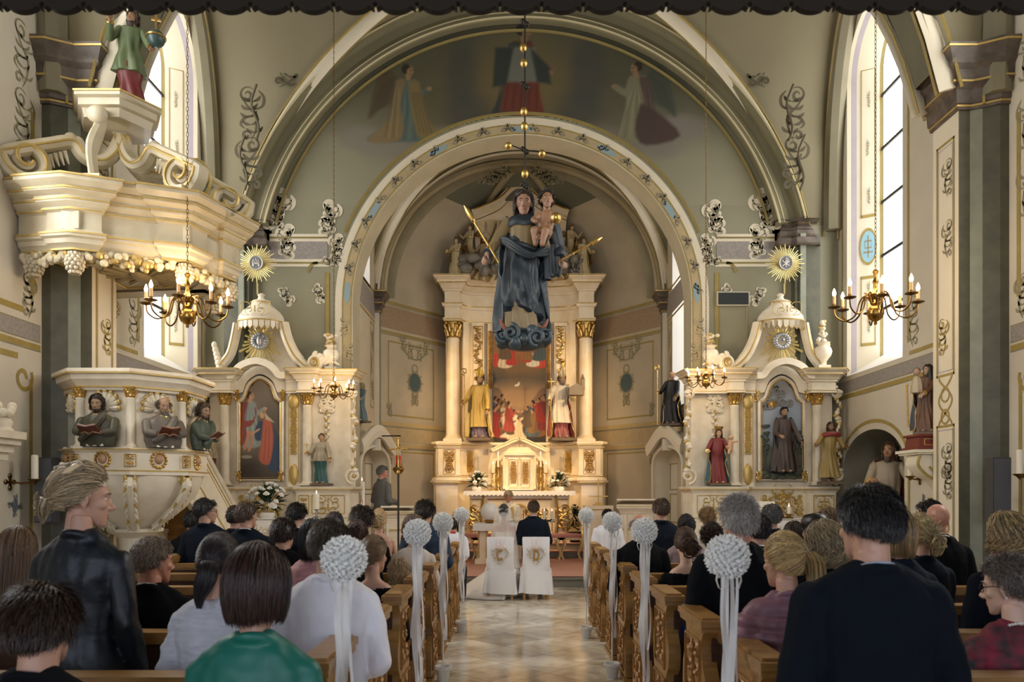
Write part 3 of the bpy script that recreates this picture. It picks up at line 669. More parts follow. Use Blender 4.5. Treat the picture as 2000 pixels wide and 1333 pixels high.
# ---- apse
AP = [(-3.08, 17.5), (-1.3, 19.85), (1.54, 19.85), (3.32, 17.5)]
mb = MB()
for i in range(3):
    a, b = V((*AP[i], 0)), V((*AP[i + 1], 0)); d = (b - a).normalized(); nrm = V((d.y, -d.x, 0)); Ln = (b - a).length
    mb.add([(a.x, a.y, .1), (b.x, b.y, .1), (b.x, b.y, 6.3), (a.x, a.y, 6.3)], [(0, 1, 2, 3)], 0)
    def T(p, z, o, a=a, d=d, nrm=nrm): q = a + d * p + nrm * o; return (q.x, q.y, z)
    for z in (5.35, 6.05): mb.strip([(0, z), (Ln, z)], .06, T, .005, 1); mb.strip([(0, z - .05), (Ln, z - .05)], .02, T, .007, 3)
    mb.strip([(0, 5.7), (Ln, 5.7)], .52, T, .004, 2)
    for z in (2.75, 3.25): mb.strip([(0, z), (Ln, z)], .09, T, .006, 5); mb.strip([(0, z - .07), (Ln, z - .07)], .03, T, .007, 3)
    mb.strip([(0, 3.0), (Ln, 3.0)], .34, T, .004, 4)
    if i != 1:
        pa, pb = (.25, 1.75) if i == 0 else (Ln - 1.75, Ln - .25)
        rectframe(mb, T, pa, pb, 3.45, 5.15, .035, .005, 1); rectframe(mb, T, pa, pb, .7, 2.6, .03, .005, 1)
        c = (pa + pb) / 2 + (.1 if i == 0 else -.1)
        mb.strip(arc(c, 5.25, .42, 180, 360, 16), .035, T, .008, 3)
        for sgn in (-1, 1): acanthus(mb, T, c + sgn * .42, 4.95, .45, -sgn, 3, .03); acanthus(mb, T, c + sgn * .1, 4.8, .45, sgn, 3, .03)
        mb.strip(arc(c, 4.62, .09, 0, 360, 12), .03, T, .008, 3)
        mb.add([T(c + .19 * cos(2 * pi * k / 20), 4.28 + .22 * sin(2 * pi * k / 20), .01) for k in range(20)], [tuple(range(20))], 6)
        mb.strip([(c + .21 * cos(2 * pi * k / 20), 4.28 + .24 * sin(2 * pi * k / 20)) for k in range(21)], .04, T, .012, 3)
        for q in range(10): t = 2 * pi * q / 10; mb.strip([(c + .22 * cos(t), 4.28 + .25 * sin(t)), (c + .28 * cos(t), 4.28 + .31 * sin(t))], .03, T, .012, 3)
        for sgn in (-1, 1): acanthus(mb, T, c + sgn * .02, 3.72, .32, sgn, 3, .03)
        acanthus(mb, T, pa if i == 0 else pb, 3.4, .35, 1 if i == 0 else -1, 3, .03); acanthus(mb, T, pa if i == 0 else pb, 2.3, .35, 1 if i == 0 else -1, 3, .03)
struct(mb, 'wall_apse', [apsem, oldgold, mat('apse_damask', 'a88e72', .8, var=.25, vs=24), scrollp, tanband, mat('apse_dado_line', 'bba472', .7), mat('medallion_slate', '46585a', .7)])
mb = MB()
def dome(a, t): e = 1 - cos(t * pi / 2); return (a[0] + (KX - a[0]) * e, a[1] + (KY - a[1]) * e, 6.28 + 3.0 * sin(t * pi / 2))
for i in range(3):
    mb.grid(14, 20, lambda u, v: dome((AP[i][0] + (AP[i + 1][0] - AP[i][0]) * u, AP[i][1] + (AP[i + 1][1] - AP[i][1]) * u + .0), v), 0)
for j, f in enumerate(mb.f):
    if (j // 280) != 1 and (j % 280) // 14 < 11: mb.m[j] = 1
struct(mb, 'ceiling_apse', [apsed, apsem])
mb = MB()
for a in AP:
    pts = [V(dome(a, i / 24)) - V((0, 0, .03)) for i in range(25)]
    mb.tube(pts, .09, 6, 0); mb.tube([p + V((.08, -.02, -.02)) for p in pts], .015, 4, 1); mb.tube([p + V((-.08, -.02, -.02)) for p in pts], .015, 4, 1)
for k in range(6):   # painted leaf rosette at the crown
    for sg in (-1, 1): acanthus(mb, lambda x, z, o: (x, 17.5 - o, z), XC + sg * (.08 + .1 * k), 8.98 - .04 * k, .42, sg, 0 if k % 2 else 2, .025, rot=-sg * (60 + 12 * (k % 3)))
struct(mb, 'trim_9', [mat('apse_rib', 'a59878', .75, var=.15, vs=3), oldgold, mat('crown_scroll_paint', '8f845f', .8)])

# ---- painting tool: soft brush on a vertex-coloured canvas
class Canvas:
    def __init__(s, x0, x1, z0, z1, step, base):
        s.nx = max(2, int((x1 - x0) / step) + 1); s.nz = max(2, int((z1 - z0) / step) + 1); s.b = (x0, x1, z0, z1); s.st = step
        s.X, s.Z = np.meshgrid(np.linspace(x0, x1, s.nx), np.linspace(z0, z1, s.nz)); s.I = np.empty((s.nz, s.nx, 3)); s.I[:] = s.c(base)
        rs = np.random.RandomState(5); s.n = np.zeros((s.nz, s.nx))
        for k in (6, 14, 30):
            g = rs.rand(k + 2, k + 2); u = (s.X - x0) / (x1 - x0) * k; v = (s.Z - z0) / (z1 - z0) * k; i, j = u.astype(int), v.astype(int); a, b = u - i, v - j
            s.n += ((g[j, i] * (1 - a) + g[j, i + 1] * a) * (1 - b) + (g[j + 1, i] * (1 - a) + g[j + 1, i + 1] * a) * b - .5) * (6 / k) ** .6
    def c(s, h): return np.array(lin(h)) if isinstance(h, str) else np.array(h)
    def mixin(s, a, col): s.I = s.I * (1 - a[..., None]) + s.c(col) * a[..., None]
    def ell(s, cx, cz, rx, rz, col, rot=0, soft=.25, al=1., nz=0.):
        c_, s_ = cos(R(rot)), sin(R(rot)); dx, dz = s.X - cx, s.Z - cz; u = (dx * c_ + dz * s_) / rx; v = (-dx * s_ + dz * c_) / rz
        d = np.sqrt(u * u + v * v) + s.n * nz; s.mixin(np.clip((1 + soft / 2 - d) / soft, 0, 1) * al, col)
    def poly(s, pts, col, soft=None, al=1.):
        if len(pts) > 4: pts = bez(pts + [pts[0]], 3)[:-1]
        soft = soft or s.st * 1.5; ins = np.zeros(s.X.shape, bool); dm = np.full(s.X.shape, 1e9)
        for (ax, az), (bx, bz) in zip(pts, pts[1:] + pts[:1]):
            cond = (az > s.Z) != (bz > s.Z); ins ^= cond & (s.X < (bx - ax) * (s.Z - az) / ((bz - az) or 1e-9) + ax)
            dm = np.minimum(dm, s.seg(ax, az, bx, bz))
        s.mixin(np.clip(.5 + np.where(ins, dm, -dm) / soft, 0, 1) * al, col)
    def seg(s, ax, az, bx, bz):
        dx, dz = bx - ax, bz - az; t = np.clip(((s.X - ax) * dx + (s.Z - az) * dz) / (dx * dx + dz * dz + 1e-12), 0, 1); return np.hypot(s.X - ax - t * dx, s.Z - az - t * dz)
    def line(s, pts, w, col, al=1.):
        dm = np.full(s.X.shape, 1e9)
        for a, b in zip(pts[:-1], pts[1:]): dm = np.minimum(dm, s.seg(*a, *b))
        s.mixin(np.clip((w / 2 - dm) / (s.st * 1.2) + .5, 0, 1) * al, col)
    def blotch(s, c1, al=.3): s.mixin(np.clip(s.n + .2, 0, 1) * al, c1)
    def fig(s, x, z, h, robe, cloak=None, hair='3a2a1c', skin='c79a72', f=1, kneel=0, arm=1, wings=None, lean=0.):
        """a robed figure of height h with its feet at x, z, facing f"""
        k = h; H = lambda a, b: (x + f * a * k, z + b * k); dk = lambda c, m: tuple(np.array(lin(c)) * m)
        if wings:
            s.poly([H(-.1, .8), H(-.28, .98), H(-.42, .7), H(-.5, .3), H(-.34, .42), H(-.2, .5)], wings, k * .05)
            for i in range(5): s.line([H(-.16 - i * .04, .85 - i * .03), H(-.3 - i * .04, .45 - i * .02)], k * .02, dk(wings, .6), .6)
        if kneel: body = [H(-.05, .78), H(.1, .8), H(.16, .6), H(.2, .3), H(.34, .02), H(-.5, .0), H(-.34, .16), H(-.16, .3), H(-.12, .55)]
        else: body = [H(-.1, .82), H(.1, .82), H(.15, .6), H(.14, .35), H(.22, 0), H(-.2, 0), H(-.15, .35), H(-.15, .6)]
        s.poly(body, robe, k * .03)
        for i in range(7):
            t = -.12 + .045 * i; s.line([H(t * .5, .62), H(t, .4), H(t * 1.6 + (.0 if not kneel else -.06), .03)], k * .022, dk(robe, .55 if i % 2 else 1.5), .55)
        if cloak:
            c = [H(-.14, .8), H(-.02, .8), H(-.08, .5), H(-.04, .2), H(-.12, -.0), H(-.34 if not kneel else -.52, 0), H(-.22, .3)]
            s.poly(c, cloak, k * .03)
            for i in range(4): s.line([H(-.1 - .02 * i, .7), H(-.13 - .05 * i, .05)], k * .02, dk(cloak, .55 if i % 2 else 1.5), .55)
        if arm:
            s.line([H(.05, .74), H(.16, .6), H(.28, .68 if arm == 1 else .5)], k * .08, robe); s.ell(*H(.3, .69 if arm == 1 else .49), k * .035, k * .03, skin)
        s.ell(*H(.02, .84), k * .035, k * .05, skin); s.ell(*H(.03, .92), k * .058, k * .075, skin); s.ell(*H(-.005, .945), k * .062, k * .066, hair); s.ell(*H(.045, .905), k * .045, k * .055, skin)
        s.ell(*H(.085, .9), k * .012, k * .02, skin); s.line([H(.05, .925), H(.075, .925)], k * .012, dk(skin, .4)); s.line([H(.055, .875), H(.078, .875)], k * .01, dk(skin, .4))
    def build(s, name, to3, parent, keep=None, off=.004, rough=.55, mname='painted_canvas'):
        me = bpy.data.meshes.new(name); o_ = ORG.get(parent.name, V((0, 0, 0))) if parent else V((0, 0, 0))
        s.I = s.I * (1 + .10 * s.n[..., None])
        vs = [tuple(V(to3(x, z, off)) - o_) for x, z in zip(s.X.ravel(), s.Z.ravel())]; fs = []
        K = np.ones((s.nz, s.nx), bool) if keep is None else keep(s.X, s.Z)
        for j in range(s.nz - 1):
            for i in range(s.nx - 1):
                a = j * s.nx + i
                if K[j, i] and K[j + 1, i] and K[j, i + 1] and K[j + 1, i + 1]: fs.append((a, a + 1, a + s.nx + 1, a + s.nx))
        me.from_pydata(vs, [], fs); at = me.color_attributes.new('Col', 'FLOAT_COLOR', 'POINT')
        col = np.ones((s.nx * s.nz, 4)); col[:, :3] = np.clip(s.I, .002, 1).reshape(-1, 3); at.data.foreach_set('color', col.ravel())
        me.materials.append(mat(mname, None, rough, attr=True)); return link(name, me, parent)
# ---- the painted lunette
cv = Canvas(-4.75, 4.99, 6.0, 10.5, .024, '959178')
cv.ell(XC, 9.9, 3.0, 1.9, '4d4a36', soft=.9, al=.8, nz=.15); cv.ell(XC - 1.2, 9.0, 1.8, .7, '7c6b45', soft=1.2, al=.55, nz=.3); cv.ell(XC + 1.3, 9.1, 1.6, .7, '6b5f45', soft=1.2, al=.5, nz=.3)
cv.ell(XC - 2.6, 9.6, 1.2, 1.0, '52563f', soft=1.3, al=.6, nz=.2); cv.ell(XC + 2.7, 9.5, 1.2, 1.0, '4d533f', soft=1.3, al=.6, nz=.2)
for cx, cz, rx, rz in ((-1.1, 9.5, .3, .6), (-.95, 8.75, .45, .3), (-.4, 8.5, .6, .22), (.5, 8.5, .6, .22), (1.05, 8.8, .42, .32), (1.2, 9.5, .3, .6), (.1, 8.42, .6, .2)): cv.ell(XC + cx, cz, rx, rz, '4b4c47', soft=.7, al=.75, nz=.35)
cv.ell(XC, 9.4, .75, .8, '8a7740', soft=.9, al=.55)
for cx in (-2.75, -2.4, -2.0, -1.7, -1.45, -3.0): cv.ell(XC + cx, 8.15 + .08 * sin(cx * 9) + (.2 if cx < -2.9 else 0) + (.12 if cx > -1.6 else 0), .34, .2, '8d8678', soft=.7, al=.9, nz=.3)
for cx in (1.55, 1.9, 2.25, 2.6, 2.9, 3.05): cv.ell(XC + cx, 8.17 + .08 * sin(cx * 9) + (.22 if cx > 2.8 else 0), .34, .2, '878075', soft=.7, al=.9, nz=.3)
cv.fig(XC - 2.15, 8.2, 1.42, '5f6f66', '8b7750', '2e241a', 'a9865f', 1, 1, 1, '5c4e38'); cv.poly([(XC - 2.12, 9.3), (XC - 1.92, 9.3), (XC - 1.75, 8.6), (XC - 1.5, 8.3), (XC - 1.95, 8.3)], '8d7a4d', .05); 
for i in range(4): cv.line([(XC - 2.05 + i * .05, 9.1), (XC - 1.9 + i * .07, 8.35)], .025, '5f5030', .6)
cv.fig(XC + 2.15, 8.22, 1.45, '8a8669', '5d4a44', '33271c', 'a08060', -1, 0, 1, '4d5348')
cv.poly([(XC + 2.2, 8.9), (XC + 2.5, 8.75), (XC + 2.95, 8.3), (XC + 2.3, 8.12), (XC + 2.1, 8.4)], '4f3c38', .06)
cv.fig(XC, 8.62, 1.75, '6e2f22', '33413c', '241c16', '9a7a58', 1, 0, 2); cv.poly([(XC - .42, 8.75), (XC + .35, 8.75), (XC + .32, 9.3), (XC - .3, 9.35)], '7a3424', .06)
for i in range(5): cv.line([(XC - .25 + i * .13, 9.28), (XC - .33 + i * .15, 8.8)], .03, '4d1d15', .7)
cv.poly([(XC - .28, 9.3), (XC + .3, 9.3), (XC + .25, 9.95), (XC - .2, 9.95)], '7d7f72', .06); cv.poly([(XC - .5, 9.95), (XC - .15, 9.95), (XC - .3, 9.25), (XC - .55, 9.2)], '2f3936', .06); cv.poly([(XC + .15, 9.95), (XC + .5, 9.6), (XC + .55, 9.25), (XC + .28, 9.3)], '2f3936', .06)
cv.blotch('2f3023', .22); cv.ell(XC, 9.6, 3.6, 2.4, '26261a', soft=.9, al=.38)
cv.build('mural', plane_y(YE), wall_end, lambda X, Z: (np.hypot(X - XC, Z - RZ) < RI + .03) & (np.hypot(X - XC, Z - AZ) > AR + .36) & (Z > 7.0) | (Z > 12), .003, .85, 'mural_paint')
# ============================================================ people and carved figures
def remesh(mb, vox, it=3, fac=.5):
    """one continuous surface from overlapping closed pieces -> (verts Nx3, faces)"""
    me = bpy.data.meshes.new('tmp'); me.from_pydata(mb.v, [], mb.f); o = bpy.data.objects.new('tmp', me); C.objects.link(o)
    m = o.modifiers.new('r', 'REMESH'); m.mode = 'VOXEL'; m.voxel_size = vox
    s = o.modifiers.new('s', 'SMOOTH'); s.factor = fac; s.iterations = it
    dg = bpy.context.evaluated_depsgraph_get(); e = bpy.data.meshes.new_from_object(o.evaluated_get(dg))
    n = len(e.vertices); co = np.empty(n * 3, 'f'); e.vertices.foreach_get('co', co); nr = np.empty(n * 3, 'f'); e.vertices.foreach_get('normal', nr)
    fs = [tuple(p.vertices) for p in e.polygons]
    bpy.data.objects.remove(o); bpy.data.meshes.remove(me); bpy.data.meshes.remove(e)
    return co.reshape(-1, 3), fs, nr.reshape(-1, 3)
def wrinkle(co, nr, amp, freq, stretch=(1, 1, 1), seed=0, mask=None):
    out = co.copy()
    for i in range(len(co)):
        p = co[i]; k = noise.noise((p[0] * freq * stretch[0] + seed, p[1] * freq * stretch[1], p[2] * freq * stretch[2])) + .5 * noise.noise((p[0] * freq * 2.3 * stretch[0], p[1] * freq * 2.3 * stretch[1] + seed, p[2] * freq * 2.3 * stretch[2]))
        out[i] = p + nr[i] * amp * k * (mask(p) if mask else 1)
    return out
def headpieces(fem=0):
    h = MB(); j = .93 if fem else 1.
    h.ell((0, -.012, .03), (.076, .097, .09), n=16, m=12)
    def ring(z, rx, ry, cy, n=14): return [(rx * j * cos(2 * pi * k / n), cy + ry * sin(2 * pi * k / n), z) for k in range(n)]
    h.loft([ring(-.115, .016, .014, .066), ring(-.108, .027, .022, .062), ring(-.092, .040, .034, .052), ring(-.07, .052, .05, .038), ring(-.04, .061, .066, .024), ring(0, .068, .078, .012), ring(.05, .070, .082, .0)])
    h.tube([(-.046, .066, .024), (-.022, .082, .027), (0, .084, .022), (.022, .082, .027), (.046, .066, .024)], .0085, 6)
    h.tube([(0, .079, .02), (0, .093, -.008), (0, .108, -.031), (0, .098, -.041)], [.007, .0085, .012, .009], 8)
    for s in (-1, 1):
        h.ell((s * .0115, .094, -.036), .0085, n=8, m=6); h.ell((s * .043 * j, .056, -.022), (.02, .024, .02), n=10, m=8)
        h.ell((s * .078, -.01, -.004), (.008, .02, .031), n=10, m=8, rot=Matrix.Rotation(-s * .35, 3, 'Z')); h.ell((s * .078, -.006, -.03), (.006, .009, .011), n=8, m=6)
    h.tube([(-.023, .074, -.064), (-.008, .086, -.060), (.008, .086, -.060), (.023, .074, -.064)], [.003, .006, .006, .003], 6); h.tube([(-.02, .074, -.067), (0, .086, -.071), (.02, .074, -.067)], [.003, .0075, .003], 6)
    h.ell((0, .074, -.1), (.018, .014, .014), n=10, m=8)
    r = .050 if fem else .058
    h.loft([ring(-.17, r * .9, r * .9, -.02), ring(-.14, r * .97, r * .97, -.02), ring(-.09, r * .96, r * 1.02, -.016), ring(-.03, r * .95, r, -.012)])
    return h
HEADS = {}
def head(fem=0, vox=.0055):
    if (fem, vox) not in HEADS: HEADS[fem, vox] = remesh(headpieces(fem), vox, 2)
    return HEADS[fem, vox]
def handpieces(curl=.5, spread=.12):
    h = MB()
    h.loft([[(a * cos(t), y, b * sin(t)) for t in [2 * pi * k / 12 for k in range(12)]] for y, a, b in ((-.02, .024, .018), (.01, .029, .018), (.05, .039, .015), (.09, .041, .012), (.097, .036, .009))])
    for i, (x, L, r) in enumerate(((-.031, .062, .0078), (-.0105, .075, .0086), (.0105, .08, .0088), (.031, .072, .0085))):
        p = V((x, .088, 0)); a = (i - 1.5) * spread * .5; pts = [p.copy()]; e = curl * .5
        for f in (.45, .32, .23):
            e += curl * .55; p = p + V((sin(a) * cos(e), cos(a) * cos(e), -sin(e))) * L * f; pts.append(p.copy())
        h.tube(pts, [r * 1.05, r, r * .92, r * .75], 8); h.ell(pts[-1], r * .8, n=8, m=6)
        for q in pts[1:3]: h.ell(q, r * 1.0, n=8, m=6)
    pts = [V((.026, .015, -.004)), V((.050, .045, -.012)), V((.058, .072, -.022 - .02 * curl)), V((.054, .094, -.03 - .03 * curl))]
    h.tube(pts, [.014, .0115, .0098, .0075], 8); h.ell(pts[-1], .008, n=8, m=6)
    return h
HANDS = {}
def hand(curl=.5, vox=.0045):
    if (curl, vox) not in HANDS: HANDS[curl, vox] = remesh(handpieces(curl), vox, 1)
    return HANDS[curl, vox]
def xf(co, M):
    A = np.array(M.to_3x3()); t = np.array(M.translation); return co @ A.T + t
def addnp(mb, co, fs, mi=0): mb.add([tuple(p) for p in co], fs, mi)
def facebits(mb, M, eye=1, brow=2, lip=3, white=4):
    """eyes, brows and lips on a head placed by M"""
    for s in (-1, 1):
        mb.ell((s * .031, .0685, .006), (.0135, .0125, .0085), white, 10, 8, M); mb.ell((s * .031, .0765, .006), (.006, .005, .006), eye, 8, 6, M)
        mb.tube([(s * .016, .0825, .013), (s * .03, .0835, .0165), (s * .046, .073, .011)], .0026, 5, 0, M=M)
        mb.tube([(s * .014, .089, .026), (s * .03, .088, .032), (s * .05, .072, .027)], [.002, .0042, .002], 5, brow, M=M)
    mb.tube([(-.023, .0765, -.064), (-.008, .0885, -.0605), (0, .0875, -.062), (.008, .0885, -.0605), (.023, .0765, -.064)], [.002, .0046, .0046, .0046, .002], 6, lip, M=M)
    mb.tube([(-.02, .0765, -.067), (0, .0885, -.0715), (.02, .0765, -.067)], [.002, .0056, .002], 6, lip, M=M)
# ---- hair
SK = V((.083, .104, .118)); SKC = V((0, -.012, .012))
def skull(d, k=1.): return V((SKC.x + d.x * SK.x * k, SKC.y + d.y * SK.y * k, SKC.z + d.z * SK.z * k))
def rdir(rnd):
    z = rnd.uniform(-1, 1); a = rnd.uniform(0, 2 * pi); r = sqrt(1 - z * z); return V((r * cos(a), r * sin(a), z))
def scalp(d, bald=0, low=-.62):
    y = d.y
    lim = low + (y + 1) * (.42 if y < 0 else .42) if y < 0 else low + .42 + y * 1.02
    if abs(d.x) > .55 and -.25 < y < .45: lim = max(lim, -.28 if y < .15 else .1)
    return d.z > lim and not (bald and d.z > .38 - .25 * d.y)
def strand(mb, pts, r, mi, n=3):
    N = len(pts); mb.tube(pts, [r * (1 - .75 * (i / (N - 1)) ** 2) for i in range(N)], n, mi, caps=False)
def hair(mb, style, n, M, seed=0, L=.05, th=.0022, g=None, vol=1., colors=3, low=-.62, wav=0., part=0):
    """strand hair in head space, placed by M. mi 0..2 are three tones."""
    rnd = random.Random(seed); T = MB()
    bald = style == 'fringe'
    # under-layer
    cap = 1.03 if style in ('short', 'fringe', 'crop') else 1.05
    nu, nv = 26, 16
    for j in range(nv):
        for i in range(nu):
            q = []
            for di, dj in ((0, 0), (1, 0), (1, 1), (0, 1)):
                a = 2 * pi * (i + di) / nu; e = -pi / 2 + pi * (j + dj) / nv; q.append(V((cos(e) * cos(a), cos(e) * sin(a), sin(e))))
            c = (q[0] + q[1] + q[2] + q[3]).normalized()
            if scalp(c, bald, low): T.add([skull(p, cap * (1 + .01 * rnd.random())) for p in q], [(0, 1, 2, 3)], 0)
    k = 0
    while k < n:
        d = rdir(rnd)
        if not scalp(d, bald, low): continue
        k += 1; mi = rnd.choice((0, 0, 1, 2)); c0 = 1.0 + rnd.random() * .05
        down = V((0, -.25, -1)); down = (down - d * down.dot(d)); down = down.normalized() if down.length > .05 else V((rnd.uniform(-1, 1), -1, 0)).normalized()
        jit = V((rnd.gauss(0, 1), rnd.gauss(0, 1), rnd.gauss(0, 1)))
        if style in ('short', 'crop', 'fringe'):
            l = L * rnd.uniform(.7, 1.15) * (.45 if d.z < -.15 else 1)
            fl = (down + V((0, -.5, 0)) * max(0, d.z) + jit * .22); dr = (d * (.55 if d.z > .2 else .30) * vol + fl).normalized()
            p = skull(d, c0); pts = [p, p + dr * l * .5 + d * .004, p + (dr * .9 + down * .4).normalized() * l]
        elif style == 'spiky':
            l = L * rnd.uniform(.6, 1.2); dr = (d * .6 + V((0, -.3, .4)) * max(0, d.z) + down * (1.1 if d.z < .3 else .5) + jit * .28).normalized()
            p = skull(d, c0); pts = [p, p + dr * l * .5, p + (dr + jit * .15 + down * .25).normalized() * l]
        elif style in ('bob', 'long', 'wavy'):
            pts = []; dd = d.copy(); kk = 1.03 + rnd.random() * .12 * vol; s = 0; p = skull(dd, kk); pts.append(p); ph = rnd.random() * 6
            if part: dd = (dd + V((.0, 0, 0))).normalized()
            axis = V((d.x, d.y - .15, 0)); axis = axis.normalized() if axis.length > .03 else V((rnd.uniform(-1, 1), -1, 0)).normalized()
            if axis.y > .3: axis = V((math.copysign(1, axis.x), .25, 0)).normalized()
            e = math.asin(max(-1, min(1, d.z))); hor = V((d.x, d.y, 0)); 
            while e > -.15:
                e -= .28; w = 1 - max(0, e) / 1.6; hz = (hor * (1 - w) + axis * w); hz = hz.normalized() if hz.length > .01 else axis
                q = hz * cos(e); q.z = sin(e); pts.append(skull(q, kk + .05 * vol * w) + V((sin(ph + 9 * e), cos(ph + 8 * e), 0)) * wav)
            p = pts[-1]; ln = L * rnd.uniform(.8, 1.1)
            steps = 4 if style != 'long' else 8
            for i in range(steps):
                f = (i + 1) / steps; inw = -.018 * f * f if style != 'long' else .01 * f
                pts.append(V((p.x * (1 + inw * 8) + wav * 1.3 * sin(ph + i * 1.7), p.y * (1 + inw * 6) + wav * 1.3 * cos(ph + i * 1.9) - (.0 if style != 'long' else .012 * f), p.z - ln * f)))
        elif style == 'curly':
            p = skull(d, 1.02 + rnd.random() * .16 * vol); pts = []; x, y = frame(d); r = rnd.uniform(.008, .016) * vol; ph = rnd.random() * 6; dr = (down * .8 + jit * .5).normalized()
            for i in range(9): pts.append(p + dr * i * L / 9 + x * r * cos(ph + i * 1.1) + d * r * .8 * sin(ph + i * 1.1))
        elif style == 'gather':
            gd = V(g).normalized(); pts = []; kk = 1.02 + rnd.random() * .07 * vol; bulge = .05 * vol
            for i in range(7):
                f = i / 6; q = d.lerp(gd + jit * .05, f); q = q.normalized() if q.length > .02 else gd
                pts.append(skull(q, kk + bulge * sin(pi * f) + .02 * f) + (jit * wav if 0 < i < 6 else V((0, 0, 0))))
        strand(T, pts, th * rnd.uniform(.7, 1.2), mi)
    mb.add(T.v, T.f, 0, M); mb.m[-len(T.m):] = T.m
def tail(mb, M, g, L, n, seed=0, th=.0022, r0=.014, r1=.03, wav=.012, back=.06):
    rnd = random.Random(seed); p0 = skull(V(g).normalized(), 1.1); T = MB()
    for k in range(n):
        a = rnd.random() * 6.3; q = sqrt(rnd.random()); ph = rnd.random() * .8; l = L * rnd.uniform(.75, 1.05); pts = []
        for i in range(9):
            f = i / 8; r = (r0 + (r1 - r0) * sin(pi * min(1, f * .9 + .1))) * q * (1 - .5 * f * f)
            pts.append(p0 + V((r * cos(a) + wav * sin(f * 5 + ph), -back * sin(min(1, f * 2.2) * pi / 2) + r * sin(a) + .25 * back * f, .02 * sin(f * 6 if f < .3 else 0) - l * f)))
        strand(T, pts, th, rnd.choice((0, 0, 1, 2)))
    mb.add(T.v, T.f, 0, M); mb.m[-len(T.m):] = T.m
def bun(mb, M, c, R0, n, seed=0, th=.003, flat=.6):
    rnd = random.Random(seed); T = MB(); c = V(c); d = V((c.x * .3, c.y, c.z * .4)).normalized(); x, y = frame(d)
    T.ell(c, (R0 * .8, R0 * .6, R0 * .7), 0, 12, 8)
    for k in range(n):
        a0 = rnd.random() * 6.3; rr = R0 * rnd.uniform(.35, 1.0); cc = x * rnd.gauss(0, R0 * .3) + y * rnd.gauss(0, R0 * .25); arcl = rnd.uniform(2, 4.5); pts = []
        for i in range(9):
            a = a0 + arcl * i / 8; pts.append(c + cc + (x * cos(a) + y * sin(a)) * rr * .8 + d * (R0 * flat * sqrt(max(0, 1 - (rr / R0 * .8) ** 2)) + .004 * sin(a * 3)))
        strand(T, pts, th * rnd.uniform(.8, 1.3), rnd.choice((0, 0, 1, 2)))
    mb.add(T.v, T.f, 0, M); mb.m[-len(T.m):] = T.m
def braid(mb, M, path, r=.016, th=.011):
    T = MB(); P_ = [V(p) for p in path]; N = len(P_)
    for k in range(3):
        pts = []
        for i in range(N):
            d = (P_[min(i + 1, N - 1)] - P_[max(i - 1, 0)]).normalized(); o = (P_[i] - SKC).normalized(); s = d.cross(o)
            a = i * .9 + k * 2 * pi / 3; pts.append(P_[i] + s * r * sin(a) + o * r * .6 * sin(2 * a))
        T.tube(pts, [th * (.7 + .3 * sin(pi * (i + .5) / N)) for i in range(N)], 6, k % 3)
    mb.add(T.v, T.f, 0, M); mb.m[-len(T.m):] = T.m
HAIRC = {}
def hairmats(c, rough=.38):
    if c not in HAIRC:
        a = np.array([int(c[i:i + 2], 16) for i in (0, 2, 4)], float); h = lambda v: '%02x%02x%02x' % tuple(int(max(0, min(255, q))) for q in v)
        HAIRC[c] = [mat('hair_' + c, c, rough), mat('hair_light_' + c, h(a * 1.25 + 8), rough), mat('hair_dark_' + c, h(a * .72), rough)]
    return HAIRC[c]
SKIN = mat('skin', 'c99a80', .5, var=.08, vs=12); SKINR = mat('ruddy_skin', 'c58a72', .45, var=.1, vs=10); SKINP = mat('pale_skin', 'd9b29a', .5, var=.06, vs=10)
EYEM = mat('iris_brown', '2c1f17', .2); EYEW = mat('eye_white', 'dcd6cc', .3); LIP = mat('lip', 'a8665a', .45)
def capsule(mb, pts, rs, n=12, flat=1., mi=0, fdir=None):
    mb.tube(pts, rs, n, mi, flat=flat, fdir=fdir); mb.ell(pts[0], rs[0] * .98, mi, n, 8); mb.ell(pts[-1], rs[-1] * .98, mi, n, 8)
def hmat(p, d, up, s=1., mir=1):
    """hand frame at wrist p: fingers along d, back of the hand towards up"""
    y = V(d).normalized(); z = (V(up) - y * V(up).dot(y)).normalized(); x = y.cross(z) * mir
    return Matrix(((x.x * s, y.x * s, z.x * s, p[0]), (x.y * s, y.y * s, z.y * s, p[1]), (x.z * s, y.z * s, z.z * s, p[2]), (0, 0, 0, 1)))
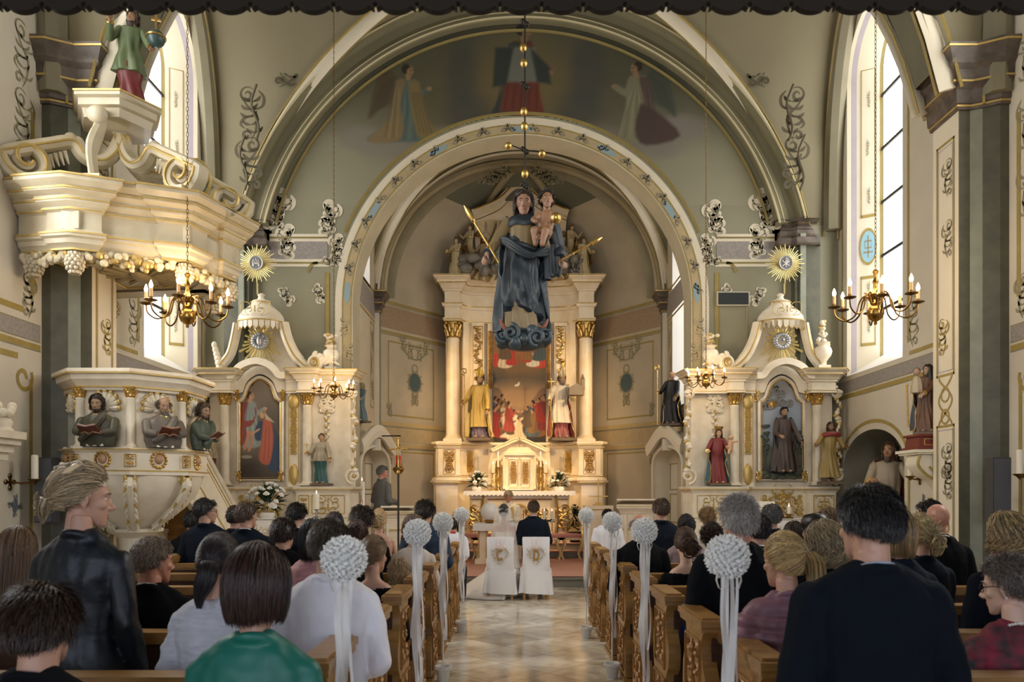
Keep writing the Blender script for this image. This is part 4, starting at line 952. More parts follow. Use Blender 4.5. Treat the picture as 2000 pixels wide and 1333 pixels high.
def person(label, u, vt, d, group=None, fem=0, k=1., yaw=0, hyaw=0, hpitch=0, htilt=0, pose=None, lean=None, style='short', hc='2b2119', hn=None, hL=.045, skin=None, top=None, cloth='suit', collar=None, legs=None,
           lod=1, face=False, arms='lap', hairfn=None, g=(0, -1, .1), vol=1., wav=0., low=-.62, glasses=None, ztop=None, z0=0., th=None, neckline=0., sleeves=1, extra=None, tailL=.3, cat='person'):
    """one person seen from head to foot; u, vt locate the crown of the head in the photograph at distance d"""
    S0 = F / d; zt = (EYE + (V0 - vt) / S0 if ztop is None else ztop) - z0; x = (u - U0) / S0
    if style not in ('fringe',) : zt -= .015
    hipz = zt - .83 * k; pose = pose or ('stand' if hipz > .68 else 'sit'); hipz = max(hipz, .53 if pose == 'sit' else .6)
    if lean is None: lean = 6 if pose == 'sit' else 2
    root = thing('person', label, cat, (x, d, z0), group, True); root.rotation_euler.z = R(yaw)
    vb = {2: .009, 1: .013, 0: .018}[lod]; hv = {2: .0045, 1: .0065, 0: .0095}[lod]
    la = R(lean); hp = V((0, 0, hipz))
    def TT(a, b, c): z = (c - .93) * k; b = b * k; return V((a * k, b * cos(la) + z * sin(la), hipz + z * cos(la) - b * sin(la)))
    def el(z, rx, ry, cy=0, n=16, p=2.4): 
        out = []
        for i in range(n):
            t = 2 * pi * i / n; c_, s_ = cos(t), sin(t); out.append(TT(rx * math.copysign(abs(c_) ** (2 / p), c_), cy + ry * math.copysign(abs(s_) ** (2 / p), s_), z))
        return out
    W_ = .88 if fem else 1.
    def torso(mb, g=0., hem=.84, neck=True):
        if fem: rr = [(hem, .172 + g, .118 + g, 0), (.93, .172 + g, .118 + g, 0), (1.06, .138 + g, .095 + g, .0), (1.2, .152 + g, .108 + g, .006), (1.30, .168 + g, .11 + g, .002), (1.38, .165 + g * .7, .092 + g * .7, -.012), (1.43, .132 + g * .5, .07 + g * .5, -.022), (1.462, .075 + g * .4, .055 + g * .4, -.028)]
        else: rr = [(hem, .18 + g, .125 + g, 0), (.95, .178 + g, .125 + g, 0), (1.08, .168 + g, .115 + g, 0), (1.22, .190 + g, .12 + g, .004), (1.33, .200 + g, .12 + g, -.004), (1.40, .185 + g * .7, .1 + g * .7, -.015), (1.45, .14 + g * .5, .075 + g * .5, -.024), (1.482, .085 + g * .4, .06 + g * .4, -.03)]
        mb.loft([el(*q) for q in rr])
        return rr
    sh = .160 if fem else .184; ar = (.038, .033, .026) if fem else (.046, .040, .031)
    J = {}
    for s in (-1, 1):
        S_ = TT(s * sh, -.012, 1.368 if fem else 1.382)
        if arms == 'lap' or (arms == 'lapL' and s < 0): E = TT(s * (sh + .065), -.03, 1.10); Wp = TT(s * .10, .24, 1.0)
        elif arms == 'down': E = TT(s * (sh + .06), -.04, 1.12); Wp = TT(s * (sh + .055), .07, .88)
        elif arms == 'front': E = TT(s * (sh + .07), -.02, 1.10); Wp = TT(s * .09, .25, 1.08)
        elif arms == 'chin': E = TT(s * (sh + .04), .08, 1.12); Wp = TT(s * .05, .19, 1.36) if s > 0 else TT(s * .06, .22, 1.05)
        elif arms == 'raise': E = TT(s * (sh + .12), .1, 1.16) if s > 0 else TT(s * (sh + .05), -.02, 1.1); Wp = TT(.17, .2, 1.44) if s > 0 else TT(s * .1, .24, 1.02)
        elif arms == 'back': E = TT(s * (sh + .07), -.05, 1.12); Wp = TT(s * .08, .18, 1.02)
        elif callable(arms): E, Wp = arms(s, TT)
        J[s] = (S_, E, Wp)
    def armtube(mb, g=0., end=1., s=1):
        S_, E, Wp = J[s]; We = E.lerp(Wp, end)
        capsule(mb, [S_, S_.lerp(E, .5), E], [(ar[0] + g * 1.1) * k, (ar[0] * .93 + g) * k, (ar[1] + g) * k]); capsule(mb, [E, E.lerp(We, .4), We], [(ar[1] + g) * k, (ar[1] * 1.02 + g) * k, (ar[2] * (1.0 if end < .99 else .85) + g * .9) * k])
    def legpts(s):
        Hp = V((s * .092 * k, 0, hipz))
        if pose == 'sit': Kn = V((s * .12, .42, .50)); An = V((s * .11, .40, .09))
        elif pose == 'kneel': Kn = V((s * .11, .02 + .16, .16)); An = V((s * .1, -.22, .14))
        else: Kn = V((s * .10, .02, hipz * .53)); An = V((s * .11, -.03, .085))
        return Hp, Kn, An
    # ---- body: one continuous skin
    b = MB(); torso(b, -.026, .86)
    for s in (-1, 1):
        armtube(b, -.006, 1., s); Hp, Kn, An = legpts(s)
        capsule(b, [Hp, Hp.lerp(Kn, .5), Kn], [.082 * k, .072 * k, .053 * k]); capsule(b, [Kn, Kn.lerp(An, .35), An], [.053, .052, .037])
        capsule(b, [An + V((0, -.03, -.03)), An + V((0, .07, -.045)), An + V((0, .15, -.055))], [.04, .036, .026])
    b.ell(hp, (.15 * k, .11 * k, .12 * k)); b.tube([TT(0, -.01, 1.40), TT(0, -.028, 1.48), TT(0, -.022, 1.56)], [.04 * k * W_, .052 * k * W_, .05 * k * W_], 14)
    co, fs, nr = remesh(b, vb * 1.25, 2); B = MB(); addnp(B, co, fs)
    Hd = TT(0, .0, 1.63); M = Matrix.Translation(Hd) @ Matrix.Rotation(R(hyaw), 4, 'Z') @ Matrix.Rotation(R(-hpitch) - la * .6, 4, 'X') @ Matrix.Rotation(R(htilt), 4, 'Y') @ Matrix.Scale(k, 4)
    hco, hfs, _ = head(fem, hv); addnp(B, xf(hco, M), hfs)
    if face: facebits(B, M)
    for s in (-1, 1):
        S_, E, Wp = J[s]; dr = (Wp - E).normalized(); up = V((s * .6, 0, .8)) if arms not in ('raise', 'chin') else V((0, -1, .2))
        c_, f_, _ = hand(.55, .0045 if lod == 2 else .0065); addnp(B, xf(c_, hmat(Wp, dr, up, k * (.92 if fem else 1), -s)), f_ if s < 0 else [q[::-1] for q in f_])
    if glasses:
        for s in (-1, 1):
            B.tube([M @ V((s * .033 + .024 * cos(t), .092, .004 + .018 * sin(t))) for t in [2 * pi * i / 14 for i in range(14)]], .0022, 4, 5, closed=True); B.tube([M @ V((s * .056, .09, .008)), M @ V((s * .079, .03, .012)), M @ V((s * .082, -.02, .0))], .0022, 4, 5)
        B.tube([M @ V((-.01, .094, .008)), M @ V((.01, .094, .008))], .0022, 4, 5)
    sk = skin or SKIN; hm = hairmats(hc)
    B.build('body', [sk, EYEM, hm[2], LIP, EYEW, mat('spectacle_frame', glasses or '141414', .3)], root, sharp=180)
    # ---- hair
    if style != 'none':
        Hh = MB(); n = hn or {2: 2600, 1: 900, 0: 420}[lod]; th_ = th or {2: .0017, 1: .0026, 0: .0036}[lod]
        hair(Hh, style, n, M, int(u), hL, th_, g, vol, low=low, wav=wav)
        if hairfn: hairfn(Hh, M, n, th_)
        Hh.build('hair', hm, root, sharp=180)
    # ---- clothes
    t = MB(); gg = {'suit': .012, 'dress': .006, 'blouse': .012, 'puffer': .03, 'shirt': .014, 'coat': .02, 'alb': .022, 'vest': .012, 'leather': .014}[cloth]
    hem = {'suit': .74, 'dress': .82, 'blouse': .82, 'puffer': .76, 'shirt': .86, 'coat': .70, 'alb': .78, 'vest': .8, 'leather': .86}[cloth]
    torso(t, gg, hem if pose != 'sit' else max(hem, .84))
    if sleeves:
        for s in (-1, 1): armtube(t, gg * .9 + (.008 if cloth in ('suit', 'coat', 'alb') else 0), sleeves if sleeves < 1 else .97, s)
        if cloth in ('suit', 'coat', 'puffer', 'alb', 'leather', 'shirt', 'blouse'):
            z_ = -.014 if fem else 0; t.tube([TT(-sh * 1.0, -.014, 1.378 + z_), TT(-sh * .62, -.02, 1.425 + z_), TT(-.05, -.03, 1.475 + z_), TT(.05, -.03, 1.475 + z_), TT(sh * .62, -.02, 1.425 + z_), TT(sh * 1.0, -.014, 1.378 + z_)], [(.044 + gg) * k * W_, (.045 + gg) * k * W_, .05 * k * W_, .05 * k * W_, (.045 + gg) * k * W_, (.044 + gg) * k * W_], 10)
    if cloth in ('suit', 'coat', 'shirt', 'leather', 'puffer'):   # collar hugging the neck
        cr = .070 * W_
        t.tube([TT(cr * cos(a) * 1.02, -.03 + cr * sin(a) * 1.02, (1.487 if fem else 1.503) - .028 * (1 + sin(a)) * 1.0) for a in [2 * pi * i / 20 for i in range(20)]], .017 * k, 8, closed=True)
    if fem and neckline < .5: t.ell(TT(-.065, .085, 1.24), (.05 * k, .05 * k, .055 * k)); t.ell(TT(.065, .085, 1.24), (.05 * k, .05 * k, .055 * k))
    co, fs, nr = remesh(t, vb, 2)
    if cloth == 'puffer':
        for i in range(len(co)): co[i] += nr[i] * .017 * (abs(sin((co[i][2] - hipz) * 46 + 1.2 * noise.noise((co[i][0] * 4, co[i][1] * 4, co[i][2] * 2)))) - .7)
    co = wrinkle(co, nr, {'leather': .010, 'shirt': .013, 'blouse': .011, 'dress': .006, 'suit': .0075, 'coat': .008, 'alb': .016}.get(cloth, .006) * k, {'alb': 11, 'shirt': 9, 'blouse': 12}.get(cloth, 8), (1.6, 1.6, .45) if cloth == 'alb' else ((1, 1, 1.6) if cloth in ('blouse', 'dress') else (1.3, 1.3, .8)), u % 17)
    tb = MB(); addnp(tb, co, fs)
    if neckline:
        keep = [f for f in fs if not all((co[i][2] > TT(0, 0, 1.462 - neckline)[2] and abs(co[i][0]) < .18 * k) for i in f)]; tb = MB(); addnp(tb, co, keep)
    nm = {'suit': 'jacket', 'coat': 'coat', 'shirt': 'shirt', 'blouse': 'blouse', 'puffer': 'quilted_jacket', 'dress': 'dress', 'alb': 'alb', 'vest': 'waistcoat', 'leather': 'leather_jacket'}[cloth]
    to = tb.build(nm, top, root, sharp=180)
    if collar:
        c = MB(); cr = .066 * W_; hgt = 1.517 if not fem else 1.5
        c.loft([[TT(cr * q * cos(a), -.03 + cr * q * sin(a), h_ - .022 * (1 + sin(a))) for a in [2 * pi * i / 20 for i in range(20)]] for q, h_ in ((1.0, hgt - .03), (1.02, hgt + .004), (.95, hgt + .005), (.93, hgt - .03))], 0, False)
        c.build('shirt_collar', collar, root, sharp=180)
    lg = MB()
    for s in (-1, 1):
        Hp, Kn, An = legpts(s); capsule(lg, [Hp, Hp.lerp(Kn, .5), Kn], [.095 * k, .083 * k, .066 * k]); capsule(lg, [Kn, Kn.lerp(An, .4), An], [.066, .062, .055])
    lg.ell(hp, (.168 * k, .122 * k, .13 * k))
    if legs: 
        co, fs, nr = remesh(lg, vb * 1.3, 2); lb = MB(); addnp(lb, co, fs); lb.build('trousers', legs, root, sharp=180)
    shoe = MB()
    for s in (-1, 1):
        An = legpts(s)[2]; shoe.loft([[An + V((a * cos(q) * 1., y + 0 * q, -.05 + b_ * sin(q))) for q in [2 * pi * i / 10 for i in range(10)]] for y, a, b_ in ((-.075, .02, .025), (-.05, .04, .036), (.05, .045, .034), (.13, .042, .026), (.18, .018, .014))])
    shoe.build('shoe', mat('shoe_leather', '17130f', .3), root) if legs else None
    if extra: extra(root, TT, M, J)
    return root

# ---- carved and painted figures
def gold_edge(mb, pts, r=.008, mi=1): mb.tube(pts, r, 5, mi)
def saint(name, label, loc, H, yaw=0, robe='8a6a3a', cloak=None, skin='b98f6c', hc='4a3524', style='wavy', fem=0, edge=gold, arms=((.2, .25, .62), (-.2, .25, .62)), head_yaw=0, pitch=0, beard=False, sway=.03, under=None, mitre=None, staff=None, book=None, veil=None, extra=None, base=True, feet=True, cat='statue', group=None, short=0, tone=.5, hL=.09, seated=False, folds=11, baseh=.04, hv=.009, hscale=1.):
    """carved saint of height H; arms are (x, y, z) of the right and left hand as fractions of H (y forward)"""
    root = thing(name, label, cat, loc, group, True); root.rotation_euler.z = R(yaw); k = H / 1.72
    rb = mat('carved_' + robe, robe, tone, var=.22, vs=7 / H); sk = mat('carved_skin_' + skin, skin, .45, var=.1, vs=9)
    def sw(t): return sway * H * sin(pi * t * 1.1)
    def robe_loft(mb, z0, z1, r0, r1, fold, ph=0, mi=0, dy=0., op=None, n=64, m=22, waist=.55, flat=.72, swirl=1.2):
        rings = []
        for j in range(m + 1):
            t = j / m; z = z0 + (z1 - z0) * t; base = r0 + (r1 - r0) * t ** .85
            base *= 1 - .16 * math.exp(-((t - waist) / .16) ** 2) + .05 * math.exp(-((t - .82) / .1) ** 2)
            ring = []
            for i in range(n):
                a = 2 * pi * i / n; f = fold * (1 - t) ** .7
                q = 1 + f * (.5 * sin(folds * a + ph + swirl * t * 3) + .35 * sin((folds * .62 // 1) * a - 1.3 * t * 4 + ph) + .25 * noise.noise((cos(a) * 3 + ph, sin(a) * 3, t * 4)))
                if op is not None: q *= op(a, t)
                ring.append((sw(z / H) + base * q * cos(a), dy + base * flat * q * sin(a), z))
            rings.append(ring)
        mb.loft(rings, mi)
    zb = baseh * H if base else 0
    mb = MB(); zs = .80 * H
    robe_loft(mb, zb + .005 + short * H, zs, .155 * H, .095 * H, .22)
    mb.ell((sw(.8), 0, .795 * H), (.115 * H, .06 * H, .045 * H), 0, 16, 8)
    mb.build('robe', rb, root, sharp=60)
    if under:
        mb = MB(); robe_loft(mb, zb + .005, short * H + .1 * H, .12 * H, .12 * H, .2, 1.); mb.build('skirt', mat('carved_' + under, under, tone, var=.2, vs=7 / H), root, sharp=60)
    if cloak:
        mb = MB(); cm = mat('carved_' + cloak, cloak, tone, var=.22, vs=6 / H); rings = []; n, m = 44, 20; ed = [[], []]
        for j in range(m + 1):
            t = j / m; z = zb + .02 * H + (zs + .02 * H - zb) * t; ring = []; base = (.185 - .07 * t) * H
            a0 = R(-205 + 28 * t - 14 * sin(t * 7)); a1 = R(25 - 28 * t + 14 * sin(t * 6))
            for i in range(n + 1):
                a = a0 + (a1 - a0) * i / n; q = 1 + .17 * (1 - t) ** .6 * sin(8 * a + 3 * t) + .06 * sin(15 * a - 4 * t); ring.append((sw(z / H) + base * q * cos(a), base * .78 * q * sin(a), z))
            rings.append(ring); ed[0].append(ring[0]); ed[1].append(ring[-1])
        mb.loft(rings, 0, False, False)
        for e in ed: gold_edge(mb, e, .007 * H)
        mb.tube(rings[0], .006 * H, 5, 1)
        mb.build('cloak', [cm, edge], root, sharp=70)
    # body skin: head, neck, arms and hands
    B = MB(); Hc = V((sw(.9), .01 * H, .915 * H)); hs = k * 1.06 * hscale
    M = Matrix.Translation(Hc) @ Matrix.Rotation(R(head_yaw), 4, 'Z') @ Matrix.Rotation(R(-pitch), 4, 'X') @ Matrix.Scale(hs, 4)
    co, fs, _ = head(fem, hv); addnp(B, xf(co, M), fs); facebits(B, M)
    for s, (hx, hy, hz) in zip((1, -1), arms):
        S_ = V((sw(.78) + s * .105 * H, 0, .785 * H)); Wp = V((sw(.6) + hx * H, hy * H, hz * H)); mid = (S_ + Wp) / 2; L_ = (Wp - S_).length; dn = V((s * .35, -.35, -.8)).normalized()
        l = .17 * H; E = mid + dn * sqrt(max(l * l - (L_ / 2) ** 2, (.03 * H) ** 2))
        sl = MB(); capsule(sl, [S_, S_.lerp(E, .5), E], [.042 * H, .04 * H, .036 * H]); sl.tube([E, E.lerp(Wp, .5), E.lerp(Wp, .86)], [.035 * H, .034 * H, .038 * H], 12)
        sl.tube([E.lerp(Wp, .84), E.lerp(Wp, .9)], [.039 * H, .037 * H], 12, 1); sl.build('sleeve', [rb, edge], root, sharp=60)
        B.tube([(0, 0, .79 * H), S_, E, E.lerp(Wp, .7), Wp], [.02 * H, .02 * H, .02 * H, .019 * H, .016 * H], 10); c_, f_, _ = hand(.7, .0065); addnp(B, xf(c_, hmat(Wp, (Wp - E) + V((0, 0, .0)), V((s * .5, -.2, .8)), k * 1.05, -s)), f_)
    B.tube([(0, 0, zb + .03 * H), (sw(.5), 0, .5 * H), (sw(.8), 0, .80 * H), (sw(.88), 0, .86 * H)], [.03 * H, .04 * H, .035 * H, .03 * H], 8)
    if feet:
        for s in (-1, 1): B.tube([(0, 0, zb + .035 * H), (s * .05 * H, .05 * H, zb + .02 * H), (s * .055 * H, .15 * H, zb + .016 * H)], [.024 * H, .024 * H, .016 * H], 8)
    B.build('figure', [sk, EYEM, mat('carved_hair_' + hc, hc, .5), mat('carved_lip', '9a5a48', .5), mat('carved_eye', 'b9ab94', .4)], root, sharp=180)
    Hh = MB()
    if style != 'none':
        hair(Hh, style, 170, M, int(H * 100), hL, .006, (0, -1, -.2), 1.15, wav=.008)
        if style == 'gather': bun(Hh, M, (0, -.125, 0), .04, 20, 3, .007)
    if beard:
        rnd = random.Random(3)
        for i in range(90):
            a = rnd.uniform(-1.25, 1.25); p = V((.058 * sin(a), .018 + .062 * cos(a), -.068 - .03 * cos(a) * rnd.random())); q = V((p.x * .75, p.y + .012, p.z - beard * rnd.uniform(.4, 1))); strand(Hh, [M @ p, M @ (p.lerp(q, .5) + V((0, .008, 0))), M @ q], .006 * hs, rnd.choice((0, 1, 2)))
    if Hh.v: Hh.build('hair', hairmats(hc), root, sharp=180)
    if veil:
        vb_ = MB(); rings = []
        for j in range(12):
            t = j / 11; ring = []
            for i in range(25):
                a = R(200 - 0) + R(140) * 0 + (-pi * 1.12 - .0) * 0 + R(-215 + 250 * i / 24); r = (1.12 if t < .4 else 1.12 + (t - .4) * .5); z = .13 - .36 * t ** 1.2; kk = sin(min(1, t * 2.4) * pi / 2)
                ring.append(M @ V((.09 * r * kk * cos(a), -.012 + .108 * r * kk * sin(a) * (1 if sin(a) < 0 else .55), z + .005 * sin(a * 9) * t)))
            rings.append(ring)
        vb_.loft(rings, 0, False, False); vb_.build('veil', mat('carved_' + veil, veil, tone, var=.2, vs=8), root, sharp=70)
    if mitre:
        mm = MB(); rings = []
        for z, w in ((0, 1.), (.05, 1.08), (.11, 1.1), (.16, .72), (.205, .12)):
            rings.append([M @ V((.085 * w * cos(a), -.008 + .1 * (1 - z * 3.6) * sin(a), .055 + z)) for a in [2 * pi * i / 16 for i in range(16)]])
        mm.loft(rings, 0); mm.tube([M @ V((.089 * cos(a), -.008 + .104 * sin(a), .065)) for a in [2 * pi * i / 16 for i in range(16)]], .008 * hs, 5, 1, closed=True); mm.tube([M @ V((0, .1 - z * .4, .06 + z)) for z in (0, .07, .13, .19)], .009 * hs, 5, 1)
        mm.build('mitre', [mat('mitre_' + mitre, mitre, .4, var=.1), edge], root, sharp=50)
    if base:
        bb = MB(); bb.box((0, .0, zb / 2), (.36 * H, .30 * H, zb)); bb.build('base', mat('carved_base', '6b5a45', .6, var=.2), root)
    if staff:   # (x, y, z0, z1, kind, material)
        sx_, sy_, a, b_, kind, sm = staff; st = MB(); st.tube([(sx_ * H, sy_ * H, a * H), (sx_ * H, sy_ * H, b_ * H)], .008 * H, 8)
        if kind == 'crozier': st.tube([(sx_ * H + p[0], sy_ * H, b_ * H + p[1]) for p in spiral(.0, .055 * H, .055 * H, .012 * H, -90, 1.4, 20)], .009 * H, 6)
        elif kind == 'cross': st.box((sx_ * H, sy_ * H, (b_ - .05) * H), (.1 * H, .012 * H, .014 * H))
        st.build('staff', sm, root)
    if book:
        bk_ = MB(); bk_.box((book[0] * H, book[1] * H, book[2] * H), (.13 * H, .04 * H, .16 * H), 0, .3); bk_.box((book[0] * H, book[1] * H + .004, book[2] * H), (.125 * H, .03 * H, .15 * H), 1, .3); bk_.build('book', [mat('book_leather', '5c2b1c', .5), mat('book_pages', 'd9cba4', .7)], root)
    if extra: extra(root, k, M, H)
    return root
# ============================================================ altars
CARV = [ivory, gold, goldp]
def wallsweep(mb, plan, z0, z1, mi=0): mb.sweep([(0, z0), (0, z1)], plan, mi=mi, caps=False)
def mold(mb, plan, z, prof, mi=0): mb.sweep([(o, z + u) for o, u in prof], plan, mi=mi)
CORN = [(0, 0), (.03, 0), (.03, .03), (.06, .05), (.08, .1), (.13, .14), (.13, .17), (.17, .2), (.20, .22), (.20, .26), (0, .26)]
BASEP = [(0, 0), (.09, 0), (.09, .05), (.06, .07), (.05, .1), (.02, .12), (0, .12)]
CAPP = [(0, 0), (.02, .0), (.03, .03), (.07, .06), (.08, .1), (0, .1)]
def goldline(mb, plan, o, z, r=.008): mb.sweep([(o - r, z - r), (o + r, z - r), (o + r, z + r), (o - r, z + r)], plan, mi=1)
def capit(mb, c, r, h, mi=0):
    """corinthian capital: two rows of curled leaves, volutes and abacus"""
    mb.lathe([(r * .95, 0), (r * 1.05, h * .08), (r * .95, h * .15), (r * 1.0, h * .5), (r * 1.3, h * .88)], c, 14, mi)
    for row, (n, z0, z1, rr) in enumerate(((8, .1, .5, 1.0), (8, .35, .78, 1.08))):
        for i in range(n):
            a = 2 * pi * (i + .5 * row) / n; ca, sa = cos(a), sin(a)
            mb.tube([(c[0] + ca * r * rr, c[1] + sa * r * rr, c[2] + h * z0), (c[0] + ca * r * rr * 1.1, c[1] + sa * r * rr * 1.1, c[2] + h * (z0 + z1) / 2), (c[0] + ca * r * rr * 1.38, c[1] + sa * r * rr * 1.38, c[2] + h * z1), (c[0] + ca * r * rr * 1.45, c[1] + sa * r * rr * 1.45, c[2] + h * (z1 - .09))], [r * .24, r * .24, r * .17, r * .05], 6, mi)
    for i in range(4):
        a = pi / 4 + pi / 2 * i; mb.ell((c[0] + cos(a) * r * 1.45, c[1] + sin(a) * r * 1.45, c[2] + h * .82), r * .26, mi, 8, 6)
    mb.box((c[0], c[1], c[2] + h * .95), (r * 2.75, r * 2.75, h * .1), mi)
def column(parent, x, y, z0, z1, r, caph, mats, name='column'):
    mb = MB(); h = z1 - z0 - caph
    mb.box((x, y, z0 + r * .18), (r * 2.7, r * 2.7, r * .36)); mb.lathe([(r * 1.3, r * .36), (r * 1.35, r * .5), (r * 1.28, r * .62), (r * 1.1, r * .7), (r * 1.15, r * .85), (r * 1.0, r * .95), (r * 1.0, h * .3), (r * .98, h * .6), (r * .88, h * .97), (r * .95, h * .98), (r * .9, h)], (x, y, z0), 24)
    c = mb.build(name, mats[0], parent); m2 = MB(); capit(m2, (x, y, z1 - caph), r * .92, caph); m2.build('gilt_capital', gold, c); return c
# ---------------------------------------------------------------- high altar
AX, AY = .09, 18.4
ha = thing('high_altar', 'tall ivory and gold high altar with paired columns in the apse', 'altar', (AX, AY, .49))
def mir(p): return p + [(2 * AX - x, y) for x, y in p[::-1]]
def hx(u): return AX + (u - 1014) / 81.3
def hz(v): return EYE + (V0 - v) / 81.3
L3 = [(hx(850), AY + .58), (hx(850), AY + .1), (hx(856), AY), (hx(898), AY), (hx(906), AY + .14), (hx(925), AY + .32), (hx(962), AY + .42)]
base = mir([(x - .05, y) for x, y in L3]); L = mir(L3)
mb = MB()
wallsweep(mb, base, .49, 1.95); mold(mb, base, .49, [(0, 0), (.08, 0), (.08, .18), (.03, .24), (0, .24)]); mold(mb, base, 1.84, CAPP)
wallsweep(mb, L, 1.94, 2.74); mold(mb, L, 1.94, BASEP); mold(mb, L, 2.72, [(0, 0), (.03, .0), (.05, .05), (.1, .1), (.1, .15), (0, .17)])
for z in (1.9, 2.06, 2.8, 2.87): goldline(mb, L, .075, z, .010)
BL = mir([(hx(866), AY + .58), (hx(866), AY + .62), (hx(893), AY + .62), (hx(903), AY + .3), (hx(925), AY + .45), (hx(962), AY + .55)])
wallsweep(mb, BL, 2.85, 5.85)
E3 = [(hx(868), AY + .58), (hx(868), AY + .06), (hx(898), AY + .06), (hx(898), AY + .22), (hx(906), AY + .36), (hx(925), AY + .46), (hx(962), AY + .52)]; E = mir(E3)
wallsweep(mb, E, 5.8, 6.62)
mold(mb, E, 5.80, [(0, 0), (.03, 0), (.04, .06), (.01, .07), (0, .07)]); mold(mb, E, 6.12, [(0, 0), (.03, 0), (.06, .05), (.06, .09), (0, .1)]); mold(mb, E, 6.5, [(a * 1.25, b * 1.35) for a, b in CORN])
for o, z in ((.03, 5.83), (.06, 6.2), (.16, 6.68), (.25, 6.83)): goldline(mb, E, o, z, .011)
T = plane_y(AY)
for s in (-1, 1):
    for ua, ub, zz0, zz1, yy in ((866, 889, 2.1, 2.68, 0), (908, 925, 2.12, 2.66, .2)):
        xa, xb = AX + s * (hx(ua) - AX), AX + s * (hx(ub) - AX); Tq = plane_y(AY + yy); panelbox(mb, Tq, min(xa, xb), max(xa, xb), zz0, zz1, .02, .01, 1); filigree(mb, Tq, (xa + xb) / 2, (zz0 + zz1) / 2, abs(xb - xa) * .8, (zz1 - zz0) * .85, 1, ua, .011, .012)
mb.box((AX, AY + .5, 2.3), (1.5, .5, .9)); 
arch = bez([(hx(962), 2.62), (hx(985), 2.75), (hx(1014), 2.88), (hx(1043), 2.75), (hx(1066), 2.62)], 8)
mb.prism([(hx(962), 1.9)] + arch + [(hx(1066), 1.9)], T, -.1, .0)
mb.sweep([(-.0, 0), (.05, .0), (.09, .05), (.09, .09), (0, .09)], arch[::-1], lambda x, z, u: (x, AY - .02 - u, z)); mb.tube([(p[0], AY - .1, p[1] + .06) for p in arch], .016, 5, 1)
mb.box((AX, AY - .0, 2.05), (.9, .3, .75)); 
retable = mb.build('retable', [ivory2, gold], ha)
mb = MB()     # tabernacle
mb.box((AX, AY - .22, 2.12), (.66, .3, .82)); mb.box((AX, AY - .24, 2.56), (.74, .36, .07)); mb.prism([(AX - .34, 2.59), (AX + .34, 2.59), (AX + .22, 2.72), (AX - .22, 2.72)], plane_y(AY - .2), 0, .16)
for s in (-1, 1):
    mb.box((AX + s * .14, AY - .385, 2.12), (.24, .03, .7), 0); panelbox(mb, plane_y(AY - .4), AX + s * .14 - .1, AX + s * .14 + .1, 1.8, 2.44, .018, .01, 1); filigree(mb, plane_y(AY - .4), AX + s * .14, 2.12, .15, .5, 1, 4 + s, .007, .008)
    mb.tube([(AX + s * .36, AY - .36, 1.74), (AX + s * .36, AY - .36, 2.52)], .035, 10); mb.tube(bez([(AX + s * .4, AY - .3, 2.5), (AX + s * .52, AY - .3, 2.3), (AX + s * .46, AY - .3, 2.0), (AX + s * .62, AY - .3, 1.78)], 6), .05, 8)
    filigree(mb, plane_y(AY - .34), AX + s * .5, 2.1, .14, .6, 1, 8, .01, .01)
mb.ell((AX, AY - .41, 2.1), (.012, .012, .02), 1); mb.tube([(AX, AY - .12, 2.72), (AX, AY - .12, 2.98)], .012, 6, 1); mb.box((AX, AY - .12, 2.9), (.12, .015, .015), 1)
mb.build('tabernacle', [ivory2, gold], ha)
for s in (-1, 1):
    column(ha, AX + s * (AX - hx(883)), AY + .28, 2.89, 5.82, .165, .42, [ivory2])
    mb = MB(); x = AX + s * (AX - hx(932)); mb.box((x, AY + .36, 4.35), (.30, .1, 2.9)); panelbox(mb, plane_y(AY + .31), x - .12, x + .12, 3.0, 5.7, .02, .01, 1)
    rnd = random.Random(5)
    for i in range(34):
        z = 4.35 + i * .04; mb.ell((x + rnd.uniform(-.06, .06), AY + .28, z), (rnd.uniform(.03, .06), .04, rnd.uniform(.03, .05)), 1, 7, 5)
    x2 = AX + s * (AX - hx(956)); mb.box((x2, AY + .44, 4.35), (.12, .06, 2.9)); filigree(mb, plane_y(AY + .4), x2, 4.9, .08, 1.4, 1, 3, .008, .01)
    mb.build('pilaster', [ivory2, gold], ha)
# altarpiece painting
cv = Canvas(hx(962), hx(1066), 2.62, 5.78, .016, '4a3c2a'); CXp = AX
cv.ell(CXp, 4.45, .8, .38, '2b3534', soft=.8); cv.ell(CXp, 4.85, .8, .4, '6e5433', soft=.9, nz=.3); cv.ell(CXp, 3.95, .9, .35, 'a07e58', soft=1.0); cv.ell(CXp, 2.75, .9, .4, '2a241c', soft=.8); cv.ell(CXp + .1, 5.35, .7, .4, '8a5a2a', soft=.8)
for i, (x, z, h, c) in enumerate(((-.52, 4.75, .72, 'a8321e'), (-.36, 4.72, .75, 'c8b79a'), (-.2, 4.78, .62, 'a03020'), (.5, 4.72, .72, 'b03a26'), (.34, 4.75, .7, 'cabfa8'), (.18, 4.85, .6, '9c3320'), (-.48, 5.15, .5, '8f2c1d'), (.45, 5.15, .5, '7d5a34'))): cv.fig(CXp + x, z, h, c, None, '3d2a1a', 'c09068', 1 if x < 0 else -1)
for i, (x, z, h, c) in enumerate(((-.58, 3.15, .85, '39506a'), (-.5, 3.05, .9, 'a83524'), (-.38, 3.0, .95, '8c3024'), (-.26, 3.08, .8, '3f5a44'), (-.12, 3.0, .68, 'd6c7a8'), (-.02, 2.95, .55, 'c9b68f'), (.56, 3.1, .92, 'a3301f'), (.45, 3.05, .88, '8a5a2c'), (.33, 3.05, .85, '4b5a5e'), (.62, 3.2, .85, '7b2b20'))): cv.fig(CXp + x, z, h, c, None, '2d1f14', 'c09068', 1 if x < 0 else -1, 1 if c in ('d6c7a8', 'c9b68f') else 0)
